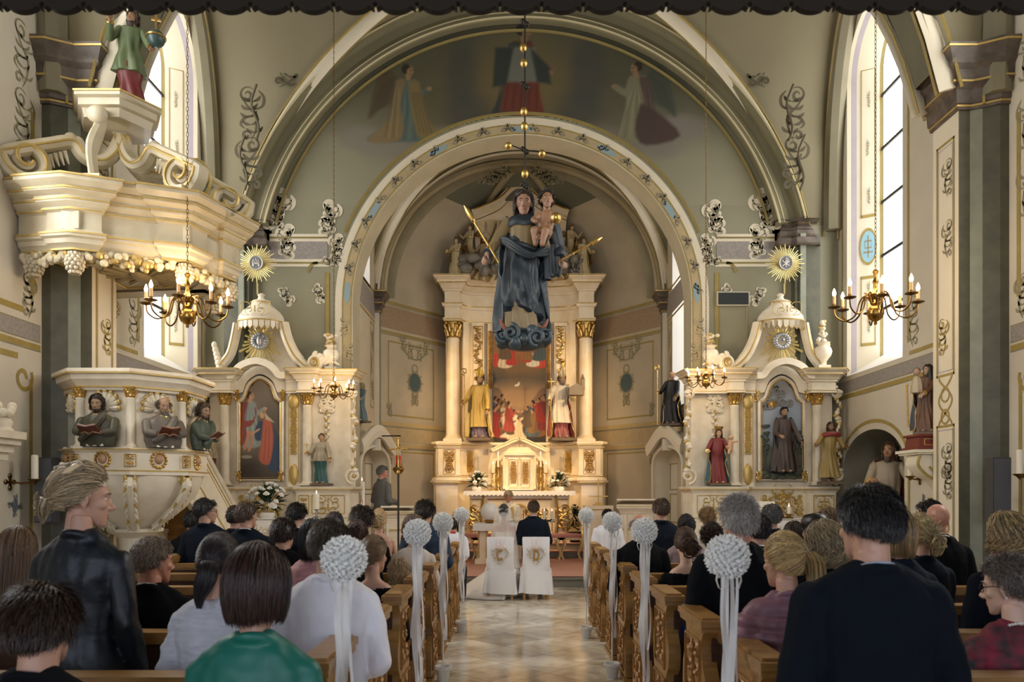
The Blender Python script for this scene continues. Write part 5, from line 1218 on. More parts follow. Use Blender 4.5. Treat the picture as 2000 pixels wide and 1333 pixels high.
rnd = random.Random(6)
for i in range(26):
    x = rnd.uniform(.12, .62) * rnd.choice((-1, 1)); up = i % 2; cv.fig(CXp + x, (4.72 + .55 * rnd.random()) if up else (2.98 + .35 * rnd.random() + .15 * abs(x)), rnd.uniform(.42, .75), rnd.choice(('93291b', 'b9aa8c', '3c4a4c', '7a5a2e', '9a3a28', '5b4630')), None, '2d1f14', 'b98a64', -1 if x > 0 else 1, rnd.random() < .3)
cv.ell(CXp - .05, 4.28, .07, .025, 'd9cfb8', rot=20); cv.ell(CXp - .02, 4.3, .02, .06, 'd9cfb8', rot=-20); cv.poly([(CXp - .2, 2.75), (CXp - .05, 2.72), (CXp + .02, 2.8), (CXp - .1, 2.85)], 'b9b0a0', al=.6); cv.blotch('20180f', .25)
cv.build('altarpiece', plane_y(AY + .34), ha, off=.0)
# crowning gable with curtains and clouds
mb = MB(); yg = AY + .45
gab = bez([(hx(924), 8.35), (hx(940), 8.42), (hx(975), 8.62), (hx(1000), 8.92), (hx(1014), 9.0), (hx(1028), 8.92), (hx(1055), 8.62), (hx(1092), 8.42), (hx(1108), 8.35)], 6)
mb.prism([(hx(930), 6.8), ] + [(p[0], p[1] - .02) for p in gab] + [(hx(1100), 6.8)], plane_y(yg), -.25, 0)
mb.sweep([(0, 0), (.05, .0), (.09, .06), (.10, .12), (.16, .18), (.16, .22), (0, .24)], gab[::-1], lambda x, z, u: (x, yg - u * 1.3, z)); mb.tube([(p[0], yg - .3, p[1] + .16) for p in gab], .02, 5, 1)
mb.ell((hx(1014), yg - .1, 9.1), (.1, .08, .14), 0); mb.lathe([(.05, 0), (.02, .1), (.04, .16), (.01, .22)], (hx(1014), yg - .1, 9.18), 8, 1)
for i in range(9):
    x = hx(938 + i * 19); mb.prism([(x - .1, 8.28 + .03 * sin(i)), (x + .1, 8.28), (x + .07, 8.02), (x, 7.9), (x - .07, 8.02)], plane_y(yg), 0, .1, 2)
for s in (-1, 1):     # parted curtains
    n = 24
    def cur(u, v, s=s):
        t = v; a = AX + s * (.16 + .5 * t ** 1.6 + (.42 + .36 * t) * u); z = 8.2 - 1.5 * t + .1 * sin(u * 3) - .25 * u * t * 0
        return (a, yg - .12 - .09 * sin(u * 26) - .2 * t, z)
    mb.grid(n * 2, 14, cur, 2)
gable = mb.build('gable', [ivory2, gold, mat('carved_curtain', 'd8c193', .55, var=.15, vs=5)], ha)
mb = MB(); rnd = random.Random(4)
for i in range(46):
    a = rnd.uniform(-1, 1); x = AX + a * 1.45; z = 6.85 + rnd.uniform(0, .5) * (1 - .3 * abs(a)) + .1; mb.ell((x, yg - .3 - rnd.random() * .25, z), (rnd.uniform(.1, .2), .12, rnd.uniform(.08, .16)), 0, 10, 7); 
    if i % 2: mb.tube([(x + p[0], yg - .52, z + p[1]) for p in spiral(0, 0, .12, .03, rnd.uniform(0, 360), 1.2, 10)], .03, 5, 0)
mb.build('clouds', mat('silvered_clouds', '8e8678', .5, var=.4, vs=6), ha)
mb = MB(); mb.prism([(hx(985) + .12 * cos(t) + .0, 7.55 + .3 * sin(t)) for t in [2 * pi * i / 16 for i in range(16)]], plane_y(yg - .25), 0, .05, 0); 
mb.lathe([(.3, 0), (.3, .45), (.22, .62), (.05, .7)], (hx(990), yg - .3, 7.0), 16, 0, 1, .5); mb.build('throne', mat('celadon_paint', '8e946f', .5, var=.2), ha)
# mensa
mn = thing('mensa', 'ivory and gold altar table against the high altar', 'altar table', (AX, 17.85, .49))
mb = MB(); wm = 1.2; pl = [(AX - wm, 18.25), (AX - wm, 17.72), (AX + wm, 17.72), (AX + wm, 18.25)]
mb.box((AX, 18.0, 1.05), (2.3, .56, 1.12)); mold(mb, [(x, y + .02) for x, y in pl], .49, [(0, 0), (.03, 0), (.03, .1), (0, .14)]); mb.box((AX, 17.98, 1.64), (2.5, .62, .06))
mb.build('body', ivory2, mn); T = plane_y(17.71)
mb = MB(); panelbox(mb, T, AX - .75, AX + .75, .72, 1.5, .03, .02, 0); 
for s in (-1, 1):
    panelbox(mb, T, AX + s * .97 - .15, AX + s * .97 + .15, .72, 1.5, .02, .015, 0); mb.tube([(AX + s * (.8 + .08 * cos(t)), 17.68, 1.1 + .5 * sin(t)) for t in [pi * i / 8 - pi / 2 for i in range(9)]], .03, 6)
    acanthus(mb, T, AX + s * .25, .78, .62, s, 0, .03, off=.02, solid=1); acanthus(mb, T, AX + s * .5, .8, .5, s, 0, .03, off=.02, solid=1); acanthus(mb, T, AX + s * .95, .75, .65, s, 0, .03, off=.02, solid=1)
mb.tube([(AX + .22 * cos(t), 17.68, 1.15 + .22 * sin(t)) for t in [2 * pi * i / 18 for i in range(18)]], .022, 6, closed=True)
for a in (-.09, 0, .09): mb.tube([(AX + a, 17.68, 1.05), (AX + a, 17.68, 1.26)], .014, 5)
mb.tube([(AX - .09, 17.68, 1.15), (AX + .09, 17.68, 1.15)], .014, 5)
mb.build('gilt_carving', gold, mn)
cl = MB(); cl.box((AX, 17.97, 1.68), (2.56, .7, .02)); n = 52
cl.prism([(AX - 1.28, 1.69)] + [(AX - 1.28 + 2.56 * i / n, 1.575 + (.03 if i % 2 else 0)) for i in range(n + 1)] + [(AX + 1.28, 1.69)], plane_y(17.62), 0, .012)
o = cl.build('altar_cloth', linen); tag(o, 'white scalloped linen cloth on the high altar table', 'altar cloth')
def candlestick(label, x, y, z, h, ch, r=.022, group=None):
    t = thing('candlestick', label, 'candlestick', (x, y, z), group); mb = MB()
    mb.lathe([(.075, 0), (.07, .02), (.03, .05), (.02, .09), (.035, .13), (.016, .18), (.014, h * .55), (.03, h * .6), (.014, h * .66), (.014, h - .03), (.05, h - .015), (.055, h), (.0, h)], (x, y, z), 14); mb.build('stand', gold, t)
    mb = MB(); mb.lathe([(r, 0), (r, ch), (r * .4, ch + .006)], (x, y, z + h), 12); c = mb.build('candle', wax, t)
    f = MB(); f.lathe([(.001, 0), (.009, .015), (.006, .035), (.001, .055)], (x, y, z + h + ch + .008), 8); f.build('flame', flame, c); return t
for s, nm in ((-1, 'door of tabernacle'), (1, '')):
    candlestick('gilt candlestick with short candle at %s front of the high altar' % ('pulpit-side' if s < 0 else 'ambo-side'), AX + s * .62, 17.82, 1.69, .42, .2)
    candlestick('tall gilt candlestick with long candle beside the tabernacle on %s side' % ('the pulpit' if s < 0 else 'the ambo'), AX + s * .5, 18.0, 1.69, .56, .3)
def flowers(name, label, c, r, h, n, seed, pot=True, green=leaf, group=None, long=1., bloom=.035):
    t = thing(name, label, 'flowers', c, group); rnd = random.Random(seed); mb = MB()
    for i in range(int(n * 1.7)):
        a, e = rnd.uniform(0, 6.28), rnd.uniform(-.35, 1.4); l = r * rnd.uniform(.7, 1.3) * long; b = V((c[0], c[1], c[2] + h * .35)); d = V((cos(a) * cos(e), sin(a) * cos(e) * .7, sin(e) * h / r * .6)); tip = b + d * l; s = V((-sin(a), cos(a), .3)) * .028; m = b + d * l * .6 + V((0, 0, .03))
        mb.add([b + d * l * .3, m + s, tip, m - s], [(0, 1, 2, 3)])
    mb.build('leaves', green, t, sharp=180)
    for i in range(n):
        a, e = rnd.uniform(0, 6.28), rnd.uniform(-.1, 1.45); p = V((c[0] + cos(a) * cos(e) * r, c[1] + sin(a) * cos(e) * r * .7, c[2] + h * .35 + sin(e) * h * .6)); q = MB(); R_ = bloom * rnd.uniform(.7, 1.25); d = (p - V(c)).normalized(); x, y = frame(d)
        for ring, (m_, o_, tl) in enumerate(((5, .45, .8), (6, .8, .45), (7, 1.1, .15))):
            for k in range(m_):
                t_ = 2 * pi * k / m_ + ring * .5; rd = x * cos(t_) + y * sin(t_); sd = x * -sin(t_) + y * cos(t_); w = R_ * .5
                q.add([p + rd * R_ * .15, p + rd * R_ * o_ * .7 + sd * w + d * R_ * tl * .8, p + rd * R_ * o_ + d * R_ * tl, p + rd * R_ * o_ * .7 - sd * w + d * R_ * tl * .8], [(0, 1, 2, 3)])
        q.ell(p, R_ * .4, 0, 6, 5); q.build('blossom', petal, t, sharp=180)
    if pot: mb = MB(); mb.lathe([(.1, 0), (.13, .06), (.12, .1), (.0, .1)], c, 14); mb.build('bowl', whitep, t)
    return t
flowers('flower_arrangement', 'white rose arrangement on the high altar at pulpit side', (AX - .98, 17.85, 1.69), .25, .46, 30, 1, bloom=.048)
flowers('flower_arrangement', 'white rose arrangement on the high altar at ambo side', (AX + .92, 17.85, 1.69), .23, .46, 28, 2, bloom=.048)
BISH = dict(fem=0, beard=.1, style='short', hL=.05, hv=.011)
saint('bishop_statue', 'carved bishop in gold mitre and cope beside the altarpiece on pulpit side', (hx(938), AY + .02, 2.89), 1.62, 172, 'b99a4c', 'd0b878', '9c7c5a', '3c3024', mitre='c9a648', staff=(.2, .2, .05, .95, 'crozier', gold), arms=((.2, .18, .55), (-.17, .2, .42)), head_yaw=-10, pitch=8, under='6b5b6b', short=.16, **BISH)
saint('bishop_statue', 'carved grey bishop in white rochet holding a model church', (hx(1097), AY + .02, 2.89), 1.62, 188, 'd9cdb8', '7c2f2a', '8f7a62', '5a5248', mitre='c0b090', staff=(.2, .2, .05, .9, 'cross', gold), arms=((.2, .2, .55), (-.16, .22, .6)), head_yaw=8, pitch=8, under='8c4a48', short=.22, **BISH,
      extra=lambda root, k, M, H: (lambda m: (m.box((-.16 * H, .24 * H, .70 * H), (.22 * H, .12 * H, .10 * H)), m.prism([(-.27 * H, .75 * H), (-.05 * H, .75 * H), (-.05 * H, .755 * H), (-.16 * H, .82 * H), (-.27 * H, .755 * H)], lambda a, b, y: (a, y, b), .18 * H, .3 * H), m.box((-.26 * H, .24 * H, .80 * H), (.05 * H, .05 * H, .16 * H)), m.lathe([(.035 * H, 0), (.0, .09 * H)], (-.26 * H, .24 * H, .88 * H), 4), m.build('model_church', mat('carved_church', '8d7c66', .6, var=.2), root)))(MB()))
def angel(label, loc, H, yaw, wing=1, **kw):
    def ex(root, k, M, H):
        if not wing: return
        for s in (-1, 1):
            m = MB()
            for i in range(6): m.tube(bez([(s * .05 * H, -.07 * H, .7 * H), (s * (.2 + .02 * i) * H, -.14 * H, (.82 - .05 * i) * H), (s * (.28 - .01 * i) * H, -.15 * H, (.55 - .05 * i) * H)], 4), [.02 * H] * 4 + [.035 * H] * 4 + [.012 * H], 6, 0, flat=.35)
            m.build('wing', [gold], root)
    return saint('angel_statue', label, loc, H, yaw, kw.pop('robe', 'cdb98d'), skin='c8a67c', hc='7d6238', style='curly', hL=.04, base=False, extra=ex, hv=.011, **kw)
yA = AY + .12
angel('kneeling carved angel on the high altar cornice above column, facing ambo', (hx(891), yA, 6.86), .95, 150, arms=((.1, .25, .6), (-.1, .25, .62)), cloak='a8a07c')
angel('carved winged angel on the high altar cornice, golden wing raised', (hx(1140), yA, 6.86), .95, 200, arms=((.15, .2, .45), (-.2, .2, .6)), cloak='c2ad7e')
angel('small carved cherub with outstretched arm by the parted curtain, pulpit side', (hx(917), yA + .25, 7.35), .85, 140, arms=((.3, .1, .75), (-.1, .2, .6)))
angel('small carved cherub with outstretched arm by the parted curtain, ambo side', (hx(1118), yA + .25, 7.35), .85, 215, arms=((.1, .2, .6), (-.3, .1, .78)))
saint('seated_god_statue', 'carved seated figure among silver clouds above the high altar entablature', (hx(945), yA + .1, 6.95), .9, 160, 'a58d6a', '8d946e', hv=.011, beard=.12, base=False, arms=((.2, .2, .6), (-.2, .2, .55)))
saint('seated_god_statue', 'carved seated figure reaching out below curtains at ambo side', (hx(1098), yA + .1, 6.95), .85, 200, 'b89c70', 'a98a60', hv=.011, base=False, arms=((.25, .2, .65), (-.2, .2, .55)))

# ---------------------------------------------------------------- side altars
SY = 13.88
def side_altar(name_, label, cx, m):
    t = thing('side_altar', label, 'altar', (cx, SY, 0)); X = lambda a: cx + m * a
    order = (lambda p: p if m > 0 else p[::-1])
    plan0 = [(-.98, 14.26), (-.98, 13.85), (-.9, 13.72), (-.44, 13.72), (-.42, 13.9), (.42, 13.9), (.44, 13.9), (.60, 13.88), (.72, 13.70), (1.66, 13.70), (1.72, 14.26)]
    plan = order([(X(a), y) for a, y in plan0]); mb = MB()
    wallsweep(mb, plan, .17, 1.72); mold(mb, plan, .17, BASEP); mold(mb, plan, 1.66, CAPP); goldline(mb, plan, .07, 1.71, .008); goldline(mb, plan, .02, 1.2, .006)
    bk0 = [(-.94, 14.26), (-.94, 13.98), (-.42, 13.98), (-.42, 14.0), (.44, 14.0), (.46, 13.94), (.74, 13.94), (.76, 14.0), (1.62, 14.0), (1.66, 14.26)]
    bk = order([(X(a), y) for a, y in bk0]); wallsweep(mb, bk, 1.74, 3.6)
    # wall that carries the painting
    pa = bez([(-.44, 3.35), (-.33, 3.42), (-.22, 3.66), (0, 3.78), (.22, 3.66), (.33, 3.42), (.44, 3.35)], 6)
    fr_ = [(X(a), z) for a, z in [(-.40, 1.88), (-.40, 3.32)] + [(p[0] * .9, p[1] - .04) for p in pa] + [(.40, 3.32), (.40, 1.88), (-.40, 1.88)]]
    # entablature with an arched middle
    e0 = [(-.97, 14.26), (-.97, 13.86), (-.9, 13.74), (-.48, 13.74), (-.46, 13.86), (.46, 13.86), (.50, 13.84), (.72, 13.84), (.74, 13.72), (1.0, 13.72), (1.02, 13.86), (1.62, 13.86), (1.66, 14.26)]
    for sl in (e0[:5], e0[6:]):
        e = order([(X(a), y) for a, y in sl]); wallsweep(mb, e, 3.44, 3.75); mold(mb, e, 3.44, [(0, 0), (.03, 0), (.03, .05), (0, .06)]); mold(mb, e, 3.64, [(a, b * .85) for a, b in CORN]); goldline(mb, e, .14, 3.76, .008); goldline(mb, e, .21, 3.85, .008); goldline(mb, e, .03, 3.48, .006)
    ar_ = bez([(-.50, 3.68), (-.38, 3.70), (-.24, 3.86), (0, 3.94), (.24, 3.86), (.38, 3.70), (.52, 3.68)], 6)
    poly = [(X(a), z) for a, z in [(-.5, 3.42), ] + ar_ + [(.52, 3.42)] + [(a, z + .02) for a, z in pa[::-1] if z > 3.42]]; mb.prism(poly, plane_y(13.9), -.3, 0)
    pth = [(X(a), z) for a, z in ar_]; pth = pth[::-1] if m > 0 else pth
    mb.sweep([(0, 0), (.03, 0), (.05, .05), (.09, .08), (.12, .16), (.12, .2), (0, .22)], pth, lambda x, z, u: (x, 13.86 - u, z)); mb.tube([(p[0], 13.68, p[1] + .09) for p in pth], .012, 5, 1)
    # gilt panels on the pedestals
    for a0, a1 in ((.76, .94), (1.0, 1.58), (-.86, -.5)):
        xa, xb = sorted((X(a0), X(a1))); panelbox(mb, plane_y(13.7), xa, xb, 1.28, 1.6, .02, .01, 1); filigree(mb, plane_y(13.7), (xa + xb) / 2, 1.44, (xb - xa) * .8, .26, 1, int(a0 * 100), .010, .01, 3)
    for s in (-1, 1): acanthus(mb, plane_y(13.9), X(s * .26), 1.22, .4, s * m, 1, .02, off=.012, solid=1)
    filigree(mb, plane_y(13.88), X(0), 1.5, .4, .46, 1, 77, .016, .02, 5)
    # pilaster with gilt strapwork, garlands at the outer edges
    xa = X(.62); mb.box((xa, 13.92, 2.6), (.22, .08, 1.7)); panelbox(mb, plane_y(13.88), xa - .09, xa + .09, 1.85, 3.4, .016, .01, 1); filigree(mb, plane_y(13.88), xa, 2.9, .12, 1.1, 1, 12, .009, .01); mb.ell((xa, 13.88, 3.3), (.1, .05, .16), 1); mb.ell((xa, 13.88, 1.98), (.08, .04, .2), 1)
    for a, k_ in ((1.7, 1), (-.98, -1)):
        rnd = random.Random(9)
        for i in range(30):
            z = 1.95 + i * .052; w = .06 + .04 * sin(i * .7); mb.ell((X(a + k_ * (.02 + .03 * sin(i * 1.1))), 13.85 + rnd.uniform(-.04, .04), z), (w * .6, .05, .045), 0 if i % 3 else 1, 7, 5)
        mb.tube([(X(a + k_ * p[0]), 13.84, 1.95 + p[1]) for p in spiral(0, 0, .15, .04, -90, -1.3, 16)], .03, 6); mb.tube([(X(a + k_ * p[0]), 13.84, 3.45 + p[1]) for p in spiral(0, 0, .11, .03, 90, 1.2, 16)], .025, 6)
    acanthus(mb, plane_y(13.98), X(1.2), 3.1, .45, 1, 0, .03, off=.02, solid=1); acanthus(mb, plane_y(13.98), X(1.2), 3.1, .45, -1, 0, .03, off=.02, solid=1)
    for i in range(16): mb.ell((X(1.2 + .03 * sin(i * 2)), 13.96, 3.1 - i * .04), (.04 * (1 - i / 22), .03, .03), 1 if i % 3 == 0 else 0, 7, 5)
    # crown: back panel, volutes, canopy
    bp = bez([(-.66, 3.85), (-.5, 4.2), (-.38, 4.75), (.38, 4.75), (.5, 4.2), (.7, 3.85)], 4); mb.prism([(X(a), z) for a, z in bp], plane_y(14.1), -.12, 0)
    vol = bez([(.42, 4.72), (.50, 4.42), (.64, 4.14), (.84, 3.94), (.98, 3.90)], 8) + [(1.0 + p[0], 4.0 + p[1]) for p in spiral(0, 0, .10, .03, -90, 1.6, 22)]
    for dy in (0,):
        mb.tube([(X(a), 13.93, z) for a, z in vol], [.10] * 20 + [.085] * (len(vol) - 20), 8, 0, flat=1.3, fdir=(0, 1, 0)); mb.tube([(X(a), 13.80, z) for a, z in vol], .018, 5, 1)
    for i in range(5): mb.tube(bez([(X(.96 + .05 * i), 13.9, 3.98), (X(1.0 + .07 * i), 13.88, 4.16 - .03 * i), (X(1.05 + .10 * i), 13.86, 4.2 - .06 * i)], 4), [.04, .045, .05, .05, .045, .04, .03, .02, .01], 6)
    mb.box((X(.95), 13.92, 3.88), (.32, .3, .06))
    vol2 = bez([(-.42, 4.72), (-.48, 4.4), (-.56, 4.15), (-.72, 3.95)], 6); mb.tube([(X(a), 13.95, z) for a, z in vol2], .09, 8); mb.tube([(X(a), 13.83, z) for a, z in vol2], .016, 5, 1)
    for i in range(6): mb.ell((X(-.72 - .02 * i), 13.9, 3.92 + .08 * i), (.08 - .006 * i, .07, .07), 0, 8, 6)
    # canopy dome with lambrequins
    cz = 4.72; mb.lathe([(.38, 0), (.41, .02), (.42, .05), (.40, .08), (.40, .12), (.37, .17), (.33, .22), (.27, .27), (.2, .33), (.17, .36), (.18, .39), (.16, .42), (.07, .45), (.05, .5), (.07, .53), (.03, .56), (.0, .56)], (X(.0), 13.98, cz), 28, 0, 1.02, .75)
    mb.tube([(X(.42 * cos(a)), 13.98 + .32 * sin(a), cz + .03) for a in [2 * pi * i / 28 for i in range(28)]], .012, 5, 1, closed=True); mb.tube([(X(.19 * cos(a)), 13.98 + .14 * sin(a), cz + .39) for a in [2 * pi * i / 20 for i in range(20)]], .01, 5, 1, closed=True)
    for i in range(13):
        a = pi + pi * i / 12; px, py = X(.4 * cos(a)), 13.98 + .31 * sin(a); q = V((-sin(a) * .045, cos(a) * .034, 0))
        mb.add([(px - q.x, py - q.y, cz + .02), (px + q.x, py + q.y, cz + .02), (px + q.x, py + q.y, cz - .09), (px, py, cz - .14), (px - q.x, py - q.y, cz - .09)], [(0, 1, 2, 3, 4)], 0); mb.tube([(px - q.x, py - q.y - .004, cz - .09), (px, py - .004, cz - .145), (px + q.x, py + q.y - .004, cz - .09)], .008, 4, 1)
    filigree(mb, lambda x, z, o: (x, 13.66 - o, z), X(0), cz + .2, .5, .12, 1, 31, .008, .03, 2)
    mb.build('retable', [ivory, goldp], t)
    # rays with a silver relief
    g = MB(); zc = 4.40
    for i in range(30):
        a = 2 * pi * i / 30 + .05; l = (.34 if i % 2 else .26) * (1.25 if sin(a) < -.2 else .85); g.tube([(X(.1 * cos(a)), 13.94, zc + .1 * sin(a)), (X(l * cos(a)), 13.92, zc + l * sin(a))], [.009, .022], 4)
    g.build('gilt_rays', palegold, t); g = MB(); rnd = random.Random(2)
    for i in range(16): a = 2 * pi * i / 16; g.ell((X(.12 * cos(a)), 13.9, zc + .12 * sin(a)), (.05, .035, .04), 0, 8, 6)
    if m > 0: g.ell((X(0), 13.86, zc), (.045, .03, .10)); g.tube([(X(-.1), 13.86, zc + .05), (X(0), 13.85, zc + .03), (X(.1), 13.86, zc + .05)], .018, 6); g.ell((X(0), 13.85, zc + .12), .03)
    else: g.ell((X(0), 13.88, zc + .02), (.05, .02, .035)); g.ell((X(0), 13.86, zc + .02), .014, 1)
    g.build('silver_relief', [mat('silver_leaf', 'b9bcc0', .35, .7, var=.3, vs=8), mat('relief_pupil', '222222', .4)], t)
    for a, z1_ in ((.87, 3.45), (-.62, 3.45)): column(t, X(a), 13.86, 1.78, z1_, .085, .22, [ivory])
    mb = MB(); g = fr_ ; mb.tube([(p[0], 13.93, p[1]) for p in g[:-1]], .045, 6, 0, True, flat=.8); mb.tube([(X(0) + (p[0] - X(0)) * .91, 13.90, p[1] - .035 if p[1] > 2.5 else p[1] + .04) for p in g[:-1]], .012, 5, 1, True)
    for s in (-1, 1): acanthus(mb, plane_y(13.9), X(s * .4), 1.85, .2, -s, 1, .014, off=.01, solid=1); acanthus(mb, plane_y(13.9), X(s * .44), 3.3, .22, -s, 1, .016, off=.01, solid=1)
    mb.build('picture_frame', [ivory, gold], t)
    return t, X
def arched(X, Z, cx): return (Z < 3.36) | (np.abs(X - cx) < .32 - np.clip(Z - 3.36, 0, 1) * .75) & (Z < 3.73 - .9 * np.abs(X - cx) ** 1.9)
CXL, CXR = -4.63, 4.82
tl, XLf = side_altar('l', 'ivory side altar with painted altarpiece, standing behind the pulpit stair', CXL, 1)
cv = Canvas(CXL - .40, CXL + .40, 1.88, 3.76, .0085, '6d6155'); x = CXL
cv.ell(x, 3.5, .5, .5, '837462', soft=1.1); cv.ell(x - .1, 3.0, .4, .6, '7c6f60', soft=1.2, nz=.2); cv.ell(x, 2.0, .6, .3, '3d352c', soft=.9); cv.ell(x + .25, 2.6, .3, .6, '5d5448', soft=1.0)
cv.fig(x - .2, 2.5, .98, '8f9a94', '8a463f', '3b2a1e', 'c79674', 1, 0, 1, '6a655c'); cv.poly([(x - .4, 2.95), (x - .12, 2.98), (x - .1, 3.2), (x - .06, 3.1), (x - .16, 2.86), (x - .4, 2.85)], '8f4740', .02); cv.line([(x - .2, 2.75), (x - .28, 2.45)], .05, 'c08a68'); cv.line([(x - .16, 2.75), (x - .14, 2.6), (x - .2, 2.42)], .05, 'c08a68')
cv.poly([(x - .02, 2.95), (x - .1, 2.78), (x - .08, 2.6), (x + .08, 2.55), (x + .12, 2.1), (x + .38, 2.05), (x + .36, 2.5), (x + .22, 2.9)], '35495e', .03); cv.poly([(x + .06, 3.0), (x + .2, 2.95), (x + .24, 2.6), (x + .2, 2.3), (x + .14, 2.15), (x - .02, 2.25), (x + .02, 2.6)], 'b4604a', .03)
for i in range(5): cv.line([(x + .08 + .03 * i, 2.85), (x + .03 + .04 * i, 2.25)], .012, '8c3f33' if i % 2 else 'c97a60', .6)
cv.ell(x + .04, 3.06, .045, .06, 'cfa07c'); cv.ell(x + .07, 3.08, .045, .06, 'a08050', al=.9); cv.ell(x + .035, 3.05, .035, .05, 'd2a582'); cv.poly([(x + .08, 3.1), (x + .2, 2.98), (x + .26, 2.92), (x + .1, 2.98)], 'c7b89a', .02); cv.line([(x - .02, 2.8), (x - .14, 2.72)], .035, 'c89a78'); cv.ell(x - .25, 2.3, .1, .03, 'a29a88')
cv.blotch('332a20', .2); cv.build('altarpiece', plane_y(13.93), tl, lambda X, Z: arched(X, Z, CXL), .01)
tr, XRf = side_altar('r', 'ivory side altar with carved monk relief, standing beside the wall niche', CXR, -1)
cv = Canvas(CXR - .40, CXR + .40, 1.88, 3.76, .0085, '8f97a0'); x = CXR
cv.ell(x, 3.45, .6, .22, '8d8a86', soft=.8, nz=.4); cv.ell(x, 3.0, .5, .4, '9aa5b2', soft=1.); cv.ell(x, 2.0, .7, .35, '3b4038', soft=.6, nz=.3); cv.ell(x - .1, 2.35, .6, .2, '5c6254', soft=.8, nz=.3); cv.blotch('40463f', .15)
cv.build('altarpiece', plane_y(13.93), tr, lambda X, Z: arched(X, Z, CXR), .01)
mb = MB(); rnd = random.Random(8)
for i in range(34):
    a = rnd.uniform(-.36, .36); z = rnd.uniform(3.2, 3.6); r_ = rnd.uniform(.04, .08)
    if abs(a) < .34 - max(0, z - 3.3) * .8: mb.tube([(x + a + p[0], 13.91, z + p[1]) for p in spiral(0, 0, r_, .015, rnd.uniform(0, 360), 1.3, 12)], .016, 5, 0)
mb.build('relief_clouds', mat('relief_cloud', '8b8984', .6, var=.3, vs=9), tr)
for s in (-1, 1):
    mb = MB(); mb.tube([(x + s * .3, 13.91, 2.0), (x + s * .3, 13.91, 2.5)], .014, 5, 1)
    for i in range(26): a = rnd.uniform(-.06, .06); mb.ell((x + s * .3 + a, 13.9, 2.35 + rnd.uniform(0, .4) * (1 if s > 0 else 1.3)), (.035, .02, .03), 0, 7, 5)
    mb.build('relief_tree', [mat('relief_leaf', '3c4538', .6), mat('relief_trunk', '4a3c2e', .6)], tr)
mb = MB()
for i in range(16): mb.ell((x + rnd.uniform(-.38, .38), 13.9, 1.92 + rnd.uniform(0, .14)), (.08, .03, .05), 0, 8, 6)
mb.build('relief_ground', mat('relief_ground', '4c5246', .6, var=.3), tr); mb = MB()
for i in range(12): a = R(200 + i * 14); mb.tube([(x - .17, 13.9, 3.3), (x - .17 + .13 * cos(a), 13.9, 3.3 + .13 * sin(a))], [.012, .005], 4)
mb.build('relief_rays', gold, tr)
saint('monk_relief', 'carved monk in dark habit with cane inside the framed landscape', (x + .02, 13.84, 2.02), 1.18, 180, '4a3d36', '3d312b', 'a07d62', '241a14', beard=.09, style='short', hL=.04, base=False, arms=((-.0 + .12, .16, .55), (-.22, .12, .45)), staff=(-.24, .14, .04, .5, 'cane', mat('dark_wood_staff', '2e2018', .5)), hv=.011, edge=mat('dull_hem', '54463a', .6), sway=.0)
# statues standing on the side altars
saint('saint_statue', 'small female saint in teal skirt beside the pulpit-side altar painting', (XLf(1.14), 13.82, 1.78), .94, 176, 'a59a82', None, 'b08a68', '4a3324', fem=1, style='gather', under='2f5a55', short=.42, arms=((.2, .2, .62), (-.22, .12, .5)), head_yaw=20, hv=.011, staff=(.22, .2, .58, .82, 'cross', gold), folds=9)
saint('saint_statue', 'small female saint with palm frond partly behind the pulpit stair', (XLf(-.74), 13.55, 1.86), .93, 150, 'b0a282', None, 'a58562', 'b8a888', fem=1, style='none', veil='b9ad92', under='6e2a26', short=.42, arms=((.16, .24, .6), (-.14, .26, .6)), head_yaw=-25, hv=.011, base=False,
      extra=lambda root, k, M, H: (lambda m: (m.tube(bez([(-.05 * H, .27 * H, .58 * H), (-.2 * H, .3 * H, .66 * H), (-.42 * H, .3 * H, .8 * H)], 6), .008 * H, 5), [m.add([(-(.1 + .022 * i) * H, .29 * H, (.61 + .012 * i) * H), (-(.16 + .024 * i) * H, .29 * H, (.60 + .016 * i + .06 * q) * H), (-(.13 + .022 * i) * H, .29 * H, (.62 + .012 * i + .015 * q) * H)], [(0, 1, 2)]) for i in range(14) for q in (-1, 1)], m.build('palm_frond', leaf, root, sharp=180)))(MB()))
saint('madonna_statue', 'small crowned madonna in red gown with child on the niche-side altar', (XRf(1.17), 13.8, 1.78), 1.02, 178, '7d2b28', '345c66', 'c09a76', '5a4028', fem=1, style='long', hL=.12, arms=((.2, .15, .6), (-.14, .2, .66)), head_yaw=-10, hv=.011,
      extra=lambda root, k, M, H: (lambda m: (capsule(m, [(-.15 * H, .2 * H, .62 * H), (-.16 * H, .2 * H, .76 * H)], [.05 * H, .042 * H]), m.ell((-.165 * H, .21 * H, .83 * H), .045 * H), capsule(m, [(-.15 * H, .22 * H, .74 * H), (-.26 * H, .26 * H, .76 * H)], [.018 * H, .014 * H]), capsule(m, [(-.13 * H, .24 * H, .63 * H), (-.1 * H, .3 * H, .55 * H)], [.025 * H, .016 * H]), m.build('child', mat('carved_skin_c79f78', 'c79f78', .5), root), (lambda c: (c.lathe([(.07 * H, 0), (.085 * H, .05 * H)], (M.translation.x, M.translation.y - .01, .985 * H), 12), c.build('crown', gold, root)))(MB())))(MB()))
